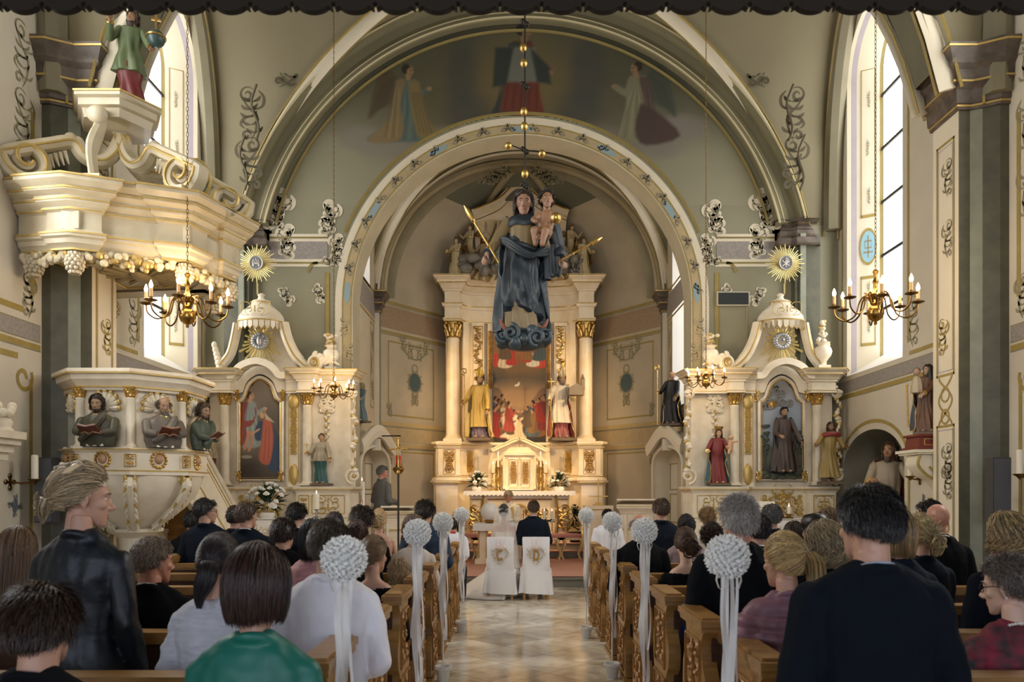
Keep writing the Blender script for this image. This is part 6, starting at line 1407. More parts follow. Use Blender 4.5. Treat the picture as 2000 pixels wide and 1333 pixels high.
saint('saint_statue', 'golden-robed male saint before the far column of the niche-side altar', (XRf(-.72), 13.5, 1.80), 1.1, 170, 'a08a50', None, '8a684c', '3d2d20', beard=.06, arms=((.24, .22, .62), (-.24, .12, .58)), head_yaw=12, hv=.011, short=.06, extra=lambda root, k, M, H: (lambda m: (m.tube([(.12 * H * cos(a), .09 * H * sin(a), (.77 + .03 * sin(a)) * H) for a in [2 * pi * i / 16 for i in range(16)]], .04 * H, 8, closed=True), m.build('red_scarf', mat('carved_8c3a33', '8c3a33', .5), root)))(MB()))
def urn(label, x, y, z, h, group=None, flame_=False):
    t = thing('urn', label, 'urn', (x, y, z), group); mb = MB()
    mb.box((x, y, z + .05 * h), (.3 * h, .3 * h, .1 * h)); mb.lathe([(.12 * h, .1 * h), (.07 * h, .16 * h), (.09 * h, .2 * h), (.2 * h, .34 * h), (.23 * h, .45 * h), (.2 * h, .54 * h), (.11 * h, .6 * h), (.13 * h, .64 * h), (.19 * h, .68 * h), (.0, .69 * h)], (x, y, z), 18); mb.build('vase', ivory, t)
    mb = MB(); rnd = random.Random(int(h * 100))
    for i in range(26): a = rnd.uniform(0, 6.28); r = rnd.uniform(0, .2) * h * (1 if not flame_ else .5); zz = z + h * (.72 + (rnd.uniform(0, .26) if not flame_ else rnd.uniform(0, .5))); mb.ell((x + r * cos(a), y + r * sin(a), zz), (.06 * h, .06 * h, .05 * h), i % 4 == 0, 7, 5)
    mb.build('carved_bouquet', [ivory, goldp], t); return t
urn('carved ivory urn of flowers on the pulpit-side altar cornice', XLf(1.28), 13.95, 3.87, .66); urn('carved ivory urn of flowers on the niche-side altar cornice', XRf(1.28), 13.95, 3.87, .66); urn('slender ivory flame vase on the niche-side altar cornice by the window', XRf(-.72), 13.86, 3.87, .72, flame_=True)
def sunburst(label, cx, cz, mono):
    t = thing('sunburst', label, 'sunburst', (cx, 13.95, 5.26)); g = MB()
    for i in range(48):
        a = 2 * pi * i / 48; l = (.36, .30, .34, .27)[i % 4]; g.tube([(cx + .09 * cos(a), 13.93, cz + .09 * sin(a)), (cx + l * .7 * cos(a), 13.93, cz + l * .7 * sin(a)), (cx + l * cos(a), 13.93, cz + l * sin(a))], [.007, .013, .006], 4, flat=.6, fdir=(0, 1, 0))
    g.tube([(cx, 13.95, cz - .36), (cx, 13.95, 5.26)], .016, 6); g.build('gilt_rays', palegold, t)
    d = MB(); d.prism([(cx + .115 * cos(a), cz + .125 * sin(a)) for a in [2 * pi * i / 24 for i in range(24)]], plane_y(13.9), -.03, .02, 0); d.tube([(cx + .115 * cos(a), 13.88, cz + .125 * sin(a)) for a in [2 * pi * i / 24 for i in range(24)]], .012, 5, 1, closed=True); d.build('medallion', [mat('medallion_field', '77797a', .5), mat('medallion_rim', 'b8b3a8', .4, .3)], t)
    l = MB(); y = 13.872
    if mono == 'chirho': L_ = [[(0, -.08), (0, .085)], [(-.06, -.06), (.06, .03)], [(-.06, .03), (.06, -.06)], [(0, .085)] + [(.035 * sin(a), .055 + .03 * cos(a)) for a in [pi * i / 6 for i in range(7)]]]
    else: L_ = [[(-.06, -.06), (-.045, .06), (0, -.03), (.045, .06), (.06, -.06)], [(-.05, -.07), (0, .07), (.05, -.07)], [(-.03, -.01), (.03, -.01)]]
    for p in L_: l.tube([(cx + a, y, cz + b) for a, b in p], .009, 5)
    l.build('monogram', whitep, t); return t
sunburst('gilt sunburst with Mary monogram crowning the pulpit-side altar', P(502, 515, 13.93).x, P(502, 515, 13.93).z, 'mary'); sunburst('gilt sunburst with chi-rho monogram crowning the niche-side altar', P(1533, 515, 13.93).x, P(1533, 515, 13.93).z, 'chirho')
for cx, lb in ((CXL + .25, 'white-clothed altar table under the painted side altar'), (CXR - .05, 'white-clothed altar table under the carved monk side altar')):
    t = thing('side_altar_table', lb, 'altar table', (cx, 13.2, .17)); mb = MB(); mb.box((cx, 13.2, .68), (1.9, .56, 1.02)); T = plane_y(12.92)
    for i in range(3): panelbox(mb, T, cx - .85 + i * .6, cx - .35 + i * .6, .4, 1.0, .02, .01, 1)
    mb.build('body', [ivory, goldp], t); mb = MB(); mb.box((cx, 13.2, 1.2), (2.05, .62, .02)); mb.box((cx, 12.895, 1.09), (2.05, .01, .22)); mb.box((cx - 1.02, 13.2, 1.06), (.01, .62, .28)); mb.box((cx + 1.02, 13.2, 1.06), (.01, .62, .28))
    mb.build('altar_cloth', linen, t); mb = MB()
    for i in range(14): c_ = cx - .95 + i * .146; mb.strip([(c_, 1.0), (c_ + .04, 1.08), (c_ + .073, 1.0), (c_ + .1, 1.05), (c_ + .146, 1.0)], .014, plane_y(12.888), .003, 0)
    mb.build('lace_border', goldp, t)
flowers('flower_arrangement', 'large bouquet of white roses on the side altar table near pulpit', (P(522, 0, 13.1).x, 13.1, 1.21), .36, .62, 42, 5, bloom=.055)
def pillar_candle(label, x, y, z, r, h, holder=None, hh=.25, body=wax):
    t = thing('candle', label, 'candle', (x, y, z)); 
    if holder: mb = MB(); mb.lathe([(.08, 0), (.07, .02), (.02, .04), (.018, hh - .03), (.05, hh - .01), (.05, hh), (0, hh)], (x, y, z), 12); mb.build('holder', holder, t)
    else: hh = 0
    mb = MB(); mb.lathe([(r, 0), (r, h), (r * .5, h + .008), (0, h)], (x, y, z + hh), 16); c = mb.build('wax', body, t); f = MB(); f.lathe([(.001, 0), (.010, .018), (.006, .04), (.001, .06)], (x, y, z + hh + h), 8); f.build('flame', flame, c); return t
p = P(612, 965, 12.9); pillar_candle('white candle in steel holder on the pulpit-side altar table', p.x, 13.1, 1.21, .05, .26, mat('steel', 'a8a8a8', .3, 1.), .16)
p = P(1541, 990, 13.1); pillar_candle('small lit candle in brass holder on the niche-side altar table', p.x, 13.1, 1.21, .035, .12, brass, .08)
t = thing('missal', 'open missal on a red book stand on the niche-side altar table', 'book', (P(1497, 0, 13.1).x, 13.1, 1.21)); c = t.location; mb = MB()
mb.add([(c.x - .2, 13.0, 1.24), (c.x + .2, 13.0, 1.24), (c.x + .17, 13.2, 1.5), (c.x - .17, 13.2, 1.5)], [(0, 1, 2, 3)]); mb.box((c.x, 13.15, 1.3), (.06, .1, .18), 1); mb.prism([(c.x + .14, 1.21), (c.x + .3, 1.21), (c.x + .22, 1.42)], plane_y(13.1), -.05, .05, 1); mb.build('open_pages', [mat('paper', 'e6dfcf', .7), mat('oxblood', '4a1512', .6)], t, smooth=False)
# ============================================================ pulpit, sounding board, hanging madonna, chandeliers
PC = V((-4.84, 9.78, 0)); PR = .81
def octv(r, c=PC, n=8, a0=-112.5): return [(c.x + r * cos(R(a0 + 360 / n * i)), c.y + r * sin(R(a0 + 360 / n * i))) for i in range(n)]
pt = thing('pulpit', 'ivory octagonal pulpit with gilt columns and shell niches on the pilaster', 'pulpit', (PC.x, PC.y, 0))
o8 = octv(PR); mb = MB()
wallsweep(mb, octv(PR - .07), 1.9, 2.95, 0)
def cl(p): return p + [p[0]]
def csw(mb, plan, prof, mi=0): mb.sweep(prof, plan, closed=True, mi=mi)
csw(mb, o8, [(-.1, 1.86), (.06, 1.86), (.06, 1.9), (.03, 1.93), (.03, 2.12), (.06, 2.15), (.06, 2.18), (-.1, 2.2)]); csw(mb, o8, [(-.1, 2.86), (.0, 2.86), (.02, 2.92), (.08, 2.98), (.09, 3.04), (.13, 3.06), (.13, 3.10), (-.1, 3.10)])
for z, o in ((1.91, .06), (2.16, .06), (2.9, .02), (3.05, .12)): mb.sweep([(o - .01, z - .008), (o + .008, z - .008), (o + .008, z + .008), (o - .01, z + .008)], o8, closed=True, mi=1)
# bowl
mb.loft([[(PC.x + r * cos(R(-112.5 + 15 * i)) * 1.0, PC.y + r * sin(R(-112.5 + 15 * i)), z) for i in range(24)] for r, z in ((.80, 1.86), (.79, 1.78), (.72, 1.62), (.58, 1.45), (.40, 1.3), (.26, 1.2), (.24, 1.17))], 0)
mb.loft([[(PC.x + r * cos(R(15 * i)), PC.y + r * sin(R(15 * i)), z) for i in range(24)] for r, z in ((.33, 1.2), (.33, 1.16), (.27, 1.13), (.2, 1.08), (.18, .95), (.2, .9), (.17, .86), (.16, .3), (.25, .2), (.3, .0))], 0)
for i in range(24):
    a = R(15 * i)
    for j in range(4): mb.ell((PC.x + .185 * cos(a), PC.y + .185 * sin(a), .58 + .075 * j), .03, 0, 6, 5)
mb.build('basket', [ivory, goldp], pt)
for i in range(8):     # faces
    a, b = V((*o8[i], 0)), V((*o8[(i + 1) % 8], 0)); 
    if i in (3, 4, 5): continue
    d = (b - a).normalized(); nn = V((d.y, -d.x, 0)); mid = (a + b) / 2; q = a - nn * 0 
    c_ = column(pt, a.x - (a - PC).normalized().x * .03, a.y - (a - PC).normalized().y * .03, 2.18, 2.9, .052, .13, [ivory])
    def T(p, z, o, mid=mid, d=d, nn=nn): w = mid + d * p + nn * (o - .065); return (w.x, w.y, z)
    s = MB()
    for k in range(9):       # scallop shell
        t = R(-10 + 25 * k); s.tube([T(0, 2.66, .02), T(.10 * cos(t), 2.66 + .10 * sin(t), .05), T(.165 * cos(t), 2.68 + .165 * sin(t), .04)], [.014, .028, .03], 6, 0); s.ell(T(.168 * cos(t), 2.68 + .168 * sin(t), .045), .03, 1, 7, 5)
    s.ell(T(0, 2.64, .03), (.05, .03, .03), 0, 8, 6); s.build('shell', [ivory, goldp], pt)
    s = MB(); 
    for k in range(14): t = 2 * pi * k / 14; s.ell(T(.085 * cos(t), 2.04 + .09 * sin(t), .1), .022, 1, 6, 5)
    s.ell(T(0, 2.05, .1), (.05, .05, .06), 0, 10, 8); s.build('cherub_head', [mat('carved_skin_b98f6c', 'b98f6c', .45), gold], pt)
    s = MB(); Ta = lambda p, z, o, a=a, d=d: (a.x + (a - PC).normalized().x * (.0 + o) + (-(a - PC).normalized().y) * p, a.y + (a - PC).normalized().y * (.0 + o) + (a - PC).normalized().x * p, z)
    panelbox(s, lambda p, z, o: Ta(p, z, o + .04), -.06, .06, 1.96, 2.1, .012, .01, 0); filigree(s, lambda p, z, o: Ta(p, z, o + .04), 0, 2.03, .1, .12, 0, i, .007, .01, 2); s.build('gilt_panel', gold, pt)
    # acanthus console running down the bowl
    s = MB(); dr = (a - PC).normalized(); pth = [PC + dr * r + V((0, 0, z)) for r, z in ((.84, 1.82), (.86, 1.74), (.80, 1.62), (.66, 1.46), (.46, 1.31), (.33, 1.22))]
    s.tube(pth, [.05, .06, .055, .05, .045, .05], 8); sd = V((-dr.y, dr.x, 0))
    for k in range(12):
        f = k / 11 * 4.9; j = int(f); p = pth[j].lerp(pth[j + 1], f - j); 
        for e in (-1, 1): s.tube([p, p + sd * e * .045 + dr * .03, p + sd * e * .07 + dr * .01 - V((0, 0, .05))], [.02, .022, .006], 5, 1 if k % 3 == 0 else 0)
    for e in (-1, 1): s.tube([pth[0] + sd * e * .05 + dr * u + V((0, 0, w)) for u, w in spiral(0, 0, .06, .015, 90, 1.3, 14)], .018, 5, 1)
    s.build('console', [ivory, goldp], pt)
def bust(label, i, robe, hc, beard, yaw=0, bald=0, off=0):
    a, b = V((*o8[i], 0)), V((*o8[(i + 1) % 8], 0)); mid = (a + b) / 2; d = (b - a).normalized(); nn = V((d.y, -d.x, 0)); p = mid + nn * .09 + d * off
    t = thing('apostle_bust', label, 'bust', (p.x, p.y, 2.19), 'apostle busts on the pulpit', True); t.rotation_euler.z = atan2(nn.y, nn.x) - pi / 2
    H = 1.0; rb = mat('carved_' + robe, robe, .5, var=.4, vs=7)
    m = MB(); m.box((0, .02, .05), (.2, .12, .1), 0, taper=.75); m.box((0, .02, .105), (.21, .13, .02)); m.build('plinth', ivory, t)
    m = MB(); m.loft([[(rx * cos(q) * (1 + .06 * sin(q * 9 + z * 20)), ry * sin(q) * (1 + .08 * sin(q * 11 + z * 16)), z) for q in [2 * pi * k / 44 for k in range(44)]] for z, rx, ry in ((.0, .19, .08), (.08, .21, .10), (.18, .215, .115), (.28, .20, .11), (.34, .16, .09), (.38, .09, .065), (.41, .055, .05))]); m.build('robe', rb, t, sharp=60)
    m = MB(); m.tube(bez([(-.12, .08, .38), (-.04, .12, .24), (.08, .13, .12), (.16, .1, .06)], 5), [.02, .035, .045, .05, .05, .05, .05, .05, .05, .045, .045, .04, .04, .03, .03, .02], 8); m.tube([(.055 * cos(q), .055 * sin(q) + .01, .385 + .02 * sin(q) * -1) for q in [2 * pi * k / 14 for k in range(14)]], .014, 6, 1, closed=True); m.build('mantle', [rb, gold], t)
    B = MB(); M = Matrix.Translation((0, .03, .50)) @ Matrix.Rotation(R(yaw), 4, 'Z') @ Matrix.Rotation(R(-14), 4, 'X') @ Matrix.Scale(.8, 4); co, fs, _ = head(0, .009); addnp(B, xf(co, M), fs); facebits(B, M)
    for s in (-1, 1): B.tube([(0, 0, .44), (s * .15, 0, .31), (s * .2, .06, .18), (s * .10, .14, .15)], .02, 8); c_, f_, _ = hand(.7, .0065); addnp(B, xf(c_, hmat((s * .10, .14, .15), (-s * .8, .5, .25), (0, .6, .8), .85, -s)), f_)
    B.build('figure', [mat('carved_skin_9c7c60', '9c7c60', .45, var=.15, vs=9), EYEM, mat('carved_hair_' + hc, hc, .5), mat('carved_lip', '9a5a48', .5), mat('carved_eye', 'b9ab94', .4)], t, sharp=180)
    for s in (-1, 1): m = MB(); capsule(m, [(s * .19, .0, .29), (s * .21, .07, .17)], [.055, .05]); m.tube([(s * .21, .07, .17), (s * .12, .14, .145)], [.05, .04], 10); m.build('sleeve', rb, t, sharp=60)
    Hh = MB(); hair(Hh, 'fringe' if bald else 'wavy', 160, M, i, .07, .006, vol=1.1, wav=.008); rnd = random.Random(i)
    for _ in range(80):
        a_ = rnd.uniform(-1.3, 1.3); p_ = V((.058 * sin(a_), .018 + .062 * cos(a_), -.066 - .03 * cos(a_) * rnd.random())); q_ = V((p_.x * .7, p_.y + .012, p_.z - beard * rnd.uniform(.4, 1))); strand(Hh, [M @ p_, M @ (p_.lerp(q_, .5) + V((0, .008, 0))), M @ q_], .005, rnd.choice((0, 1, 2)))
    Hh.build('hair', hairmats(hc), t, sharp=180)
    m = MB(); Mx = Matrix.Translation((0, .22, .17)) @ Matrix.Rotation(R(35), 4, 'X')
    for s in (-1, 1): m.box((s * .055, 0, 0), (.11, .14, .02), 0, M=Mx @ Matrix.Rotation(s * -.25, 4, 'Y')); m.box((s * .053, 0, .012), (.10, .13, .012), 1, M=Mx @ Matrix.Rotation(s * -.25, 4, 'Y'))
    m.build('book', [mat('book_leather', '5c2b1c', .5), mat('book_pages', 'd9cba4', .7)], t)
bust('dark-haired carved apostle bust holding a closed book, first niche of the pulpit', 0, '4b4834', '2e241b', .05, 12, 0, -.02)
bust('balding grey-bearded apostle bust with open book, middle niche of the pulpit', 1, '6b6358', '6b6255', .08, -5, 1, .03)
bust('brown-bearded apostle bust in green mantle, pulpit niche next to the stair', 2, '4f5a4b', '463627', .06, -20, 0, 0)
# stair
st = thing('pulpit_stair', 'ivory panelled stair descending from pulpit beside the side wall', 'stair', (-4.45, 11.5, 0)); mb = MB()
A, B_ = V((-4.42, 10.35, 2.75)), V((-4.42, 12.75, 1.0))
for x0, nm in ((-4.42, 'balustrade'), (-5.1, 'balustrade')):
    m = MB(); m.prism([(10.3, 2.55), (12.75, .85), (12.75, .3), (12.3, .2), (10.3, 1.55)], lambda y, z, o, x0=x0: (x0 + o, y, z), -.04, .04)
    for dz, r, mi in ((.0, .05, 0), (-.13, .02, 1), (-.2, .016, 1), (-.62, .02, 1), (-.9, .035, 0)): m.tube([(x0 + .03, 10.3, 2.6 + dz), (x0 + .03, 12.75, .9 + dz)], r, 6, mi)
    m.box((x0, 12.8, .55), (.14, .14, 1.1)); m.lathe([(.09, 0), (.1, .03), (.05, .08), (.07, .14), (.0, .2)], (x0, 12.8, 1.1), 12); m.build(nm, [ivory, goldp], st)
m = MB()
for i in range(9): m.box((-4.76, 12.6 - i * .26, .11 + i * .19), (.6, .28, .22 + 0 * i))
m.build('treads', oak, st)
# ---- sounding board
KZ = 5.2; cpt = [(-5.74, 8.72), (-4.85, 8.60), (-3.79, 9.06), (-3.55, 10.08), (-4.05, 10.95), (-5.74, 11.15)]
ivc = mat('canopy_ivory', 'cabea2', .45, var=.09, vs=5, col2='bbae90', coat=.1)
ca = thing('pulpit_canopy', 'large ivory sounding board with gilt mouldings hanging above the pulpit', 'canopy', (-4.8, 9.8, 4.45))
# cornice plan with projecting corners
def ress(pts, w=.24, o=.06):
    out = []
    for i, p in enumerate(pts):
        p = V((*p, 0))
        if i in (0, len(pts) - 1): out.append((p.x, p.y)); continue
        a, b = V((*pts[i - 1], 0)), V((*pts[i + 1], 0)); d1, d2 = (a - p).normalized(), (b - p).normalized(); n1 = V((-d1.y, d1.x, 0)); n2 = V((d2.y, -d2.x, 0)); m = (n1 + n2); m = m / max(.3, m.length_squared / 2) * 1
        out += [tuple((p + d1 * w)[:2]), tuple((p + d1 * w + n1 * o)[:2]), tuple((p + m * o)[:2]), tuple((p + d2 * w + n2 * o)[:2]), tuple((p + d2 * w)[:2])]
    return out
inn = [(p[0] + (-.20 if i not in (0, 5) else 0), p[1] + (.2 if p[1] < 9.5 else (-.2 if p[1] > 10.5 else 0))) for i, p in enumerate(cpt)]
rp = ress([(x, y) for x, y in inn]); mb = MB()
h0 = 4.42
mb.sweep([(-.3, h0), (.0, h0), (.02, h0 + .05), (.05, h0 + .07), (.06, h0 + .12), (.09, h0 + .14), (.09, h0 + .19), (.06, h0 + .2), (.04, h0 + .24), (.04, h0 + .42), (.07, h0 + .44), (.07, h0 + .47), (.12, h0 + .52), (.13, h0 + .58), (.2, h0 + .62), (.2, h0 + .66), (.27, h0 + .72), (.27, h0 + .78), (-.3, h0 + .78)], rp)
for o, z in ((.005, h0 + .01), (.09, h0 + .18), (.07, h0 + .45), (.125, h0 + .55), (.2, h0 + .645), (.275, h0 + .77)): mb.sweep([(o - .01, z - .010), (o + .010, z - .010), (o + .010, z + .010), (o - .01, z + .010)], rp, mi=1)
mb.build('cornice', [ivc, goldp], ca)
mb = MB(); mb.add([(x, y, h0 + .03) for x, y in inn] , [tuple(range(6))], 0); mb.add([(x, y, h0 + .75) for x, y in inn], [tuple(range(6))], 0)
c6 = V((-4.75, 9.85, 0)); 
for k in (.55, .8): q = [(c6.x + (x - c6.x) * k, c6.y + (y - c6.y) * k, h0 + .015) for x, y in inn]; mb.tube(q, .014, 5, 1, True)
for i in range(16): a = 2 * pi * i / 16; mb.tube([(c6.x + .1 * cos(a), c6.y + .1 * sin(a), h0 + .0), (c6.x + .5 * cos(a), c6.y + .5 * sin(a), h0 + .01)], [.02, .035], 5, 2)
mb.ell((c6.x, c6.y, h0 - .02), (.12, .3, .06), 2)
mb.build('soffit', [mat('soffit_paint', 'c9bfa6', .6, var=.1), goldp, mat('dove_relief', '9a8a66', .5, var=.3, vs=8)], ca)
rnd = random.Random(12)
for i in range(5):      # fruit garlands between the pendant cones
    a, b = V((*inn[i], 0)), V((*inn[i + 1], 0)); 
    if i == 4: continue
    m = MB()
    for k in range(46):
        t = .08 + .84 * k / 45; p = a.lerp(b, t); sag = .03 + .13 * sin(pi * t); m.ell((p.x + rnd.uniform(-.04, .04), p.y + rnd.uniform(-.04, .04), h0 - rnd.uniform(.0, sag)), rnd.uniform(.03, .05), rnd.choice((0, 0, 1)), 7, 5)
    m.build('garland', [mat('garland_ivory', 'd9cba8', .5, var=.2, vs=9), goldp], ca)
for i, (x, y) in enumerate(inn):
    m = MB(); x2 = x + (.0 if i else .15); m.lathe([(.0, 0), (.05, .03), (.085, .1), (.09, .17), (.06, .24), (.03, .27)], (x2, y - .0, h0 - .27), 14)
    for r_ in range(6):
        for k in range(10): a = 2 * pi * (k + .5 * (r_ % 2)) / 10; rr = (.05, .078, .088, .09, .08, .06)[r_]; m.ell((x2 + rr * cos(a), y + rr * sin(a), h0 - .245 + .042 * r_), .024, 0, 6, 5)
    m.build('pendant_cone', ivc, ca); 
    if 0 < i < 5:
        m = MB(); m.box((x, y, h0 + .33), (.2, .2, .2), 0); m.build('corner_block', [ivc], ca)
ct = V((-4.9, 9.55, 0)); zt = h0 + .78
def volute(a, b, z0, z1, flip=1):
    a, b = V(a), V(b); d = (b - a); L_ = d.length; d.normalize(); m = MB()
    p2 = [(L_ + p[0] - .0, .27 + p[1]) for p in spiral(0, 0, .05, .26, 200, 1.45, 26)]; end = p2[-1]
    body = p2 + bez([end, (L_ * .78, .52), (L_ * .55, .62), (L_ * .42, .50), (L_ * .25, .48), (L_ * .1, .62), (.0, z1 - z0 - .18)], 6)[1:]
    pts = [(a.x + d.x * u, a.y + d.y * u, z0 + w) for u, w in body]; sd = V((-d.y, d.x, 0))
    m.tube(pts, [.05 + .035 * min(1, i / 20) for i in range(len(pts))], 8, 0, flat=1.3, fdir=sd)
    for e in (-.1, .1): m.tube([V(p) + sd * e for p in pts], .018, 5, 1)
    for u, w in ((L_ * .55, .66), (L_ * .48, .64), (L_ * .05, z1 - z0 - .1)): m.ell((a.x + d.x * u, a.y + d.y * u, z0 + w), (.08, .08, .08), 0, 10, 8)
    for k in range(6): u = L_ * (.62 + .05 * k); m.tube([(a.x + d.x * u, a.y + d.y * u, z0 + .5 - .03 * k), (a.x + d.x * (u - .05), a.y + d.y * (u - .05), z0 + .36 - .03 * k)], [.035, .01], 5, 0)
    m.box((a.x + d.x * L_ * .97, a.y + d.y * L_ * .97, z0 + .04), (.3, .3, .08), 0, atan2(d.y, d.x)); m.build('volute', [ivc, goldp], ca)
for e in ((-5.62, 8.82), (-3.98, 9.2), (-3.78, 10.1), (-4.2, 10.75)): volute((ct.x, ct.y, 0), (*e, 0), zt, zt + 1.05)
m = MB(); m.box((-4.86, 8.86, zt + .05), (.22, .2, .1)); m.tube(bez([(-4.86, 8.86, zt + .1), (-4.88, 8.84, zt + .4), (-4.87, 9.0, zt + .75), (-4.86, 8.98, zt + .95)], 5), [.09, .085, .08, .08, .085, .09, .1, .1, .1, .09, .09, .09, .1, .11, .11, .1], 8, 0, flat=.6, fdir=(1, 0, 0)); m.ell((-4.86, 8.92, zt + .85), (.12, .09, .1)); m.build('volute', [ivc, goldp], ca)
m = MB(); pl = [(ct.x + .42 * cos(R(-120 + 60 * i)) , ct.y - .1 + .42 * sin(R(-120 + 60 * i))) for i in range(6)]
m.sweep([(-.4, zt + .92), (0, zt + .92), (.02, zt + 1.0), (.06, zt + 1.02), (.06, zt + 1.1), (.1, zt + 1.12), (.1, zt + 1.17), (-.4, zt + 1.17)], pl, closed=True); m.sweep([(.09, zt + 1.16), (.115, zt + 1.16), (.115, zt + 1.18), (.09, zt + 1.18)], pl, closed=True, mi=1); m.prism(pl, lambda a, b, y: (a, b, y), zt + .9, zt + 1.16); m.build('platform', [ivc, goldp], ca)
m = MB(); m.ell((-3.92, 9.45, zt + .32), (.14, .05, .2), 0, 14, 10, rot=Matrix.Rotation(.9, 3, 'Z')); m.tube([(-3.92 + .12 * cos(t), 9.44 + .1 * cos(t), zt + .32 + .22 * sin(t)) for t in [2 * pi * i / 16 for i in range(16)]], .03, 6, 1, True); m.build('cartouche', [bluep, goldp], ca)
saint('statue_of_christ', 'carved figure in green mantle and red robe holding a globe, standing on the canopy', (ct.x + .2, ct.y - .12, zt + 1.17), 1.2, 200, '5d6a46', None, '8c6a4e', '35271c', beard=.1, arms=((.16, .18, .78), (-.22, .2, .55)), head_yaw=-25, hv=.009, base=False, short=.34, under='6a2624', folds=7,
      extra=lambda root, k, M, H: (lambda m: (m.ell((-.24 * H, .26 * H, .62 * H), .085 * H, 0, 18, 12), m.tube([(-.24 * H + .087 * H * cos(t), .26 * H + .087 * H * sin(t), .63 * H) for t in [2 * pi * i / 20 for i in range(20)]], .012 * H, 5, 1, True), m.tube([(-.24 * H, .26 * H, .7 * H), (-.24 * H, .26 * H, .86 * H)], .012 * H, 6, 1), m.box((-.24 * H, .26 * H, .81 * H), (.09 * H, .02 * H, .02 * H), 1), m.build('globe', [mat('globe_green', '2c4440', .4), gold], root)))(MB()))

# ---------------------------------------------------------------- the hanging madonna and her rosary
MD = 10.5; mc = P(1023, 0, MD); mzb = P(0, 655, MD).z; mH = P(0, 377, MD).z - mzb
dblue = '1d2830'
def mad_extra(root, k, M, H):
    m = MB(); n = 56        # draped mantle across the hips
    rings = []
    for j in range(26):
        t = j / 25; z = (.03 + .60 * t) * H; ring = []; base = (.165 - .055 * t) * H
        for i in range(n):
            a = 2 * pi * i / n; f = (1 - t) * .27 + .04; front = max(0, sin(a)); cut = 0
            q = 1 + f * (.5 * sin(9 * a + 5 * t) + .4 * sin(14 * a - 4 * t + 1)) + .10 * front * sin(pi * t) + .05 * sin(26 * t + 3 * a) * t * front
            ring.append((.02 * H * sin(3 * t) + base * q * cos(a), base * .78 * q * sin(a), z + .10 * H * cos(a - .5) * t * t - .05 * H * front * t + (.15 * H * max(0, cos(a - 1.25))) * (1 - t) ** 2))
        rings.append(ring)
    m.loft(rings, 0); m.build('draped_mantle', [mat('carved_' + dblue, dblue, .28, var=.3, vs=5, coat=.3)], root, sharp=70)
    m = MB(); m.tube([(.135 * H * cos(a), .105 * H * sin(a) + .01 * H, (.60 + .05 * cos(a - .5) - .03 * max(0, sin(a))) * H) for a in [2 * pi * i / 30 for i in range(30)]], .02 * H, 8, 0, True)
    for q in range(3): m.tube(bez([(-.16 * H, .10 * H, (.60 - .03 * q) * H), (-.04 * H, .17 * H, (.50 + .01 * q) * H), (.1 * H, .14 * H, (.58 + .02 * q) * H), (.16 * H, .06 * H, .66 * H)], 6), .017 * H, 7)
    m.build('mantle_roll', mat('carved_' + dblue, dblue, .38), root)
    m = MB(); m.loft([[(r * H * cos(a), (r * .66 * sin(a) + .005) * H, (z + .006 * sin(7 * a)) * H) for a in [2 * pi * i / 28 for i in range(28)]] for r, z in ((.062, .835), (.085, .825), (.118, .80), (.128, .765), (.118, .75))], 0, False); m.tube([(-.13 * H * 0 + .155 * H * cos(a), .09 * H * sin(a), (.765) * H) for a in [R(150 + i * 8) for i in range(8)]], .012 * H, 5, 1)
    m.build('shoulder_cape', [mat('carved_' + dblue, dblue, .38), mat('red_lining', '8d2a22', .5)], root, sharp=60)
    m = MB(); B2 = MB()     # child on her left arm
    cx, cy, cz = -.14 * H, .15 * H, .66 * H
    capsule(B2, [(cx, cy, cz), (cx - .01 * H, cy, cz + .07 * H), (cx - .015 * H, cy, cz + .125 * H)], [.05 * H, .055 * H, .045 * H]); capsule(B2, [(cx + .02 * H, cy + .03 * H, cz), (cx + .07 * H, cy + .1 * H, cz - .01 * H)], [.036 * H, .03 * H]); capsule(B2, [(cx + .07 * H, cy + .1 * H, cz - .01 * H), (cx + .065 * H, cy + .1 * H, cz - .10 * H)], [.028 * H, .018 * H]); capsule(B2, [(cx - .02 * H, cy + .04 * H, cz), (cx + .0 * H, cy + .12 * H, cz - .02 * H)], [.036 * H, .03 * H]); capsule(B2, [(cx, cy + .12 * H, cz - .02 * H), (cx + .02 * H, cy + .13 * H, cz - .11 * H)], [.028 * H, .018 * H])
    capsule(B2, [(cx - .06 * H, cy + .01 * H, cz + .12 * H), (cx - .09 * H, cy + .06 * H, cz + .07 * H), (cx - .06 * H, cy + .11 * H, cz + .06 * H)], [.022 * H, .019 * H, .015 * H]); capsule(B2, [(cx + .04 * H, cy + .01 * H, cz + .12 * H), (cx + .08 * H, cy + .05 * H, cz + .08 * H), (cx + .06 * H, cy + .1 * H, cz + .05 * H)], [.022 * H, .019 * H, .015 * H]); B2.tube([(cx - .015 * H, cy, cz + .15 * H), (cx - .015 * H, cy, cz + .19 * H)], .025 * H, 10)
    co, fs, _ = remesh(B2, .012, 2); b = MB(); addnp(b, co, fs); Mc = Matrix.Translation((cx - .015 * H, cy + .015 * H, cz + .225 * H)) @ Matrix.Rotation(R(8), 4, 'Z') @ Matrix.Scale(.062 * H / .115, 4); hco, hfs, _ = head(1, .009); addnp(b, xf(hco, Mc), hfs); facebits(b, Mc)
    ch = b.build('child', [mat('carved_skin_8f6a4e', '8f6a4e', .4, var=.2, vs=5), EYEM, mat('carved_hair_2a211c', '2a211c', .5), mat('carved_lip', '9a5a48', .5), mat('carved_eye', 'b9ab94', .4)], root, sharp=180)
    hh = MB(); hair(hh, 'curly', 130, Mc, 5, .05, .007); hh.build('child_hair', hairmats('2a211c'), ch, sharp=180)
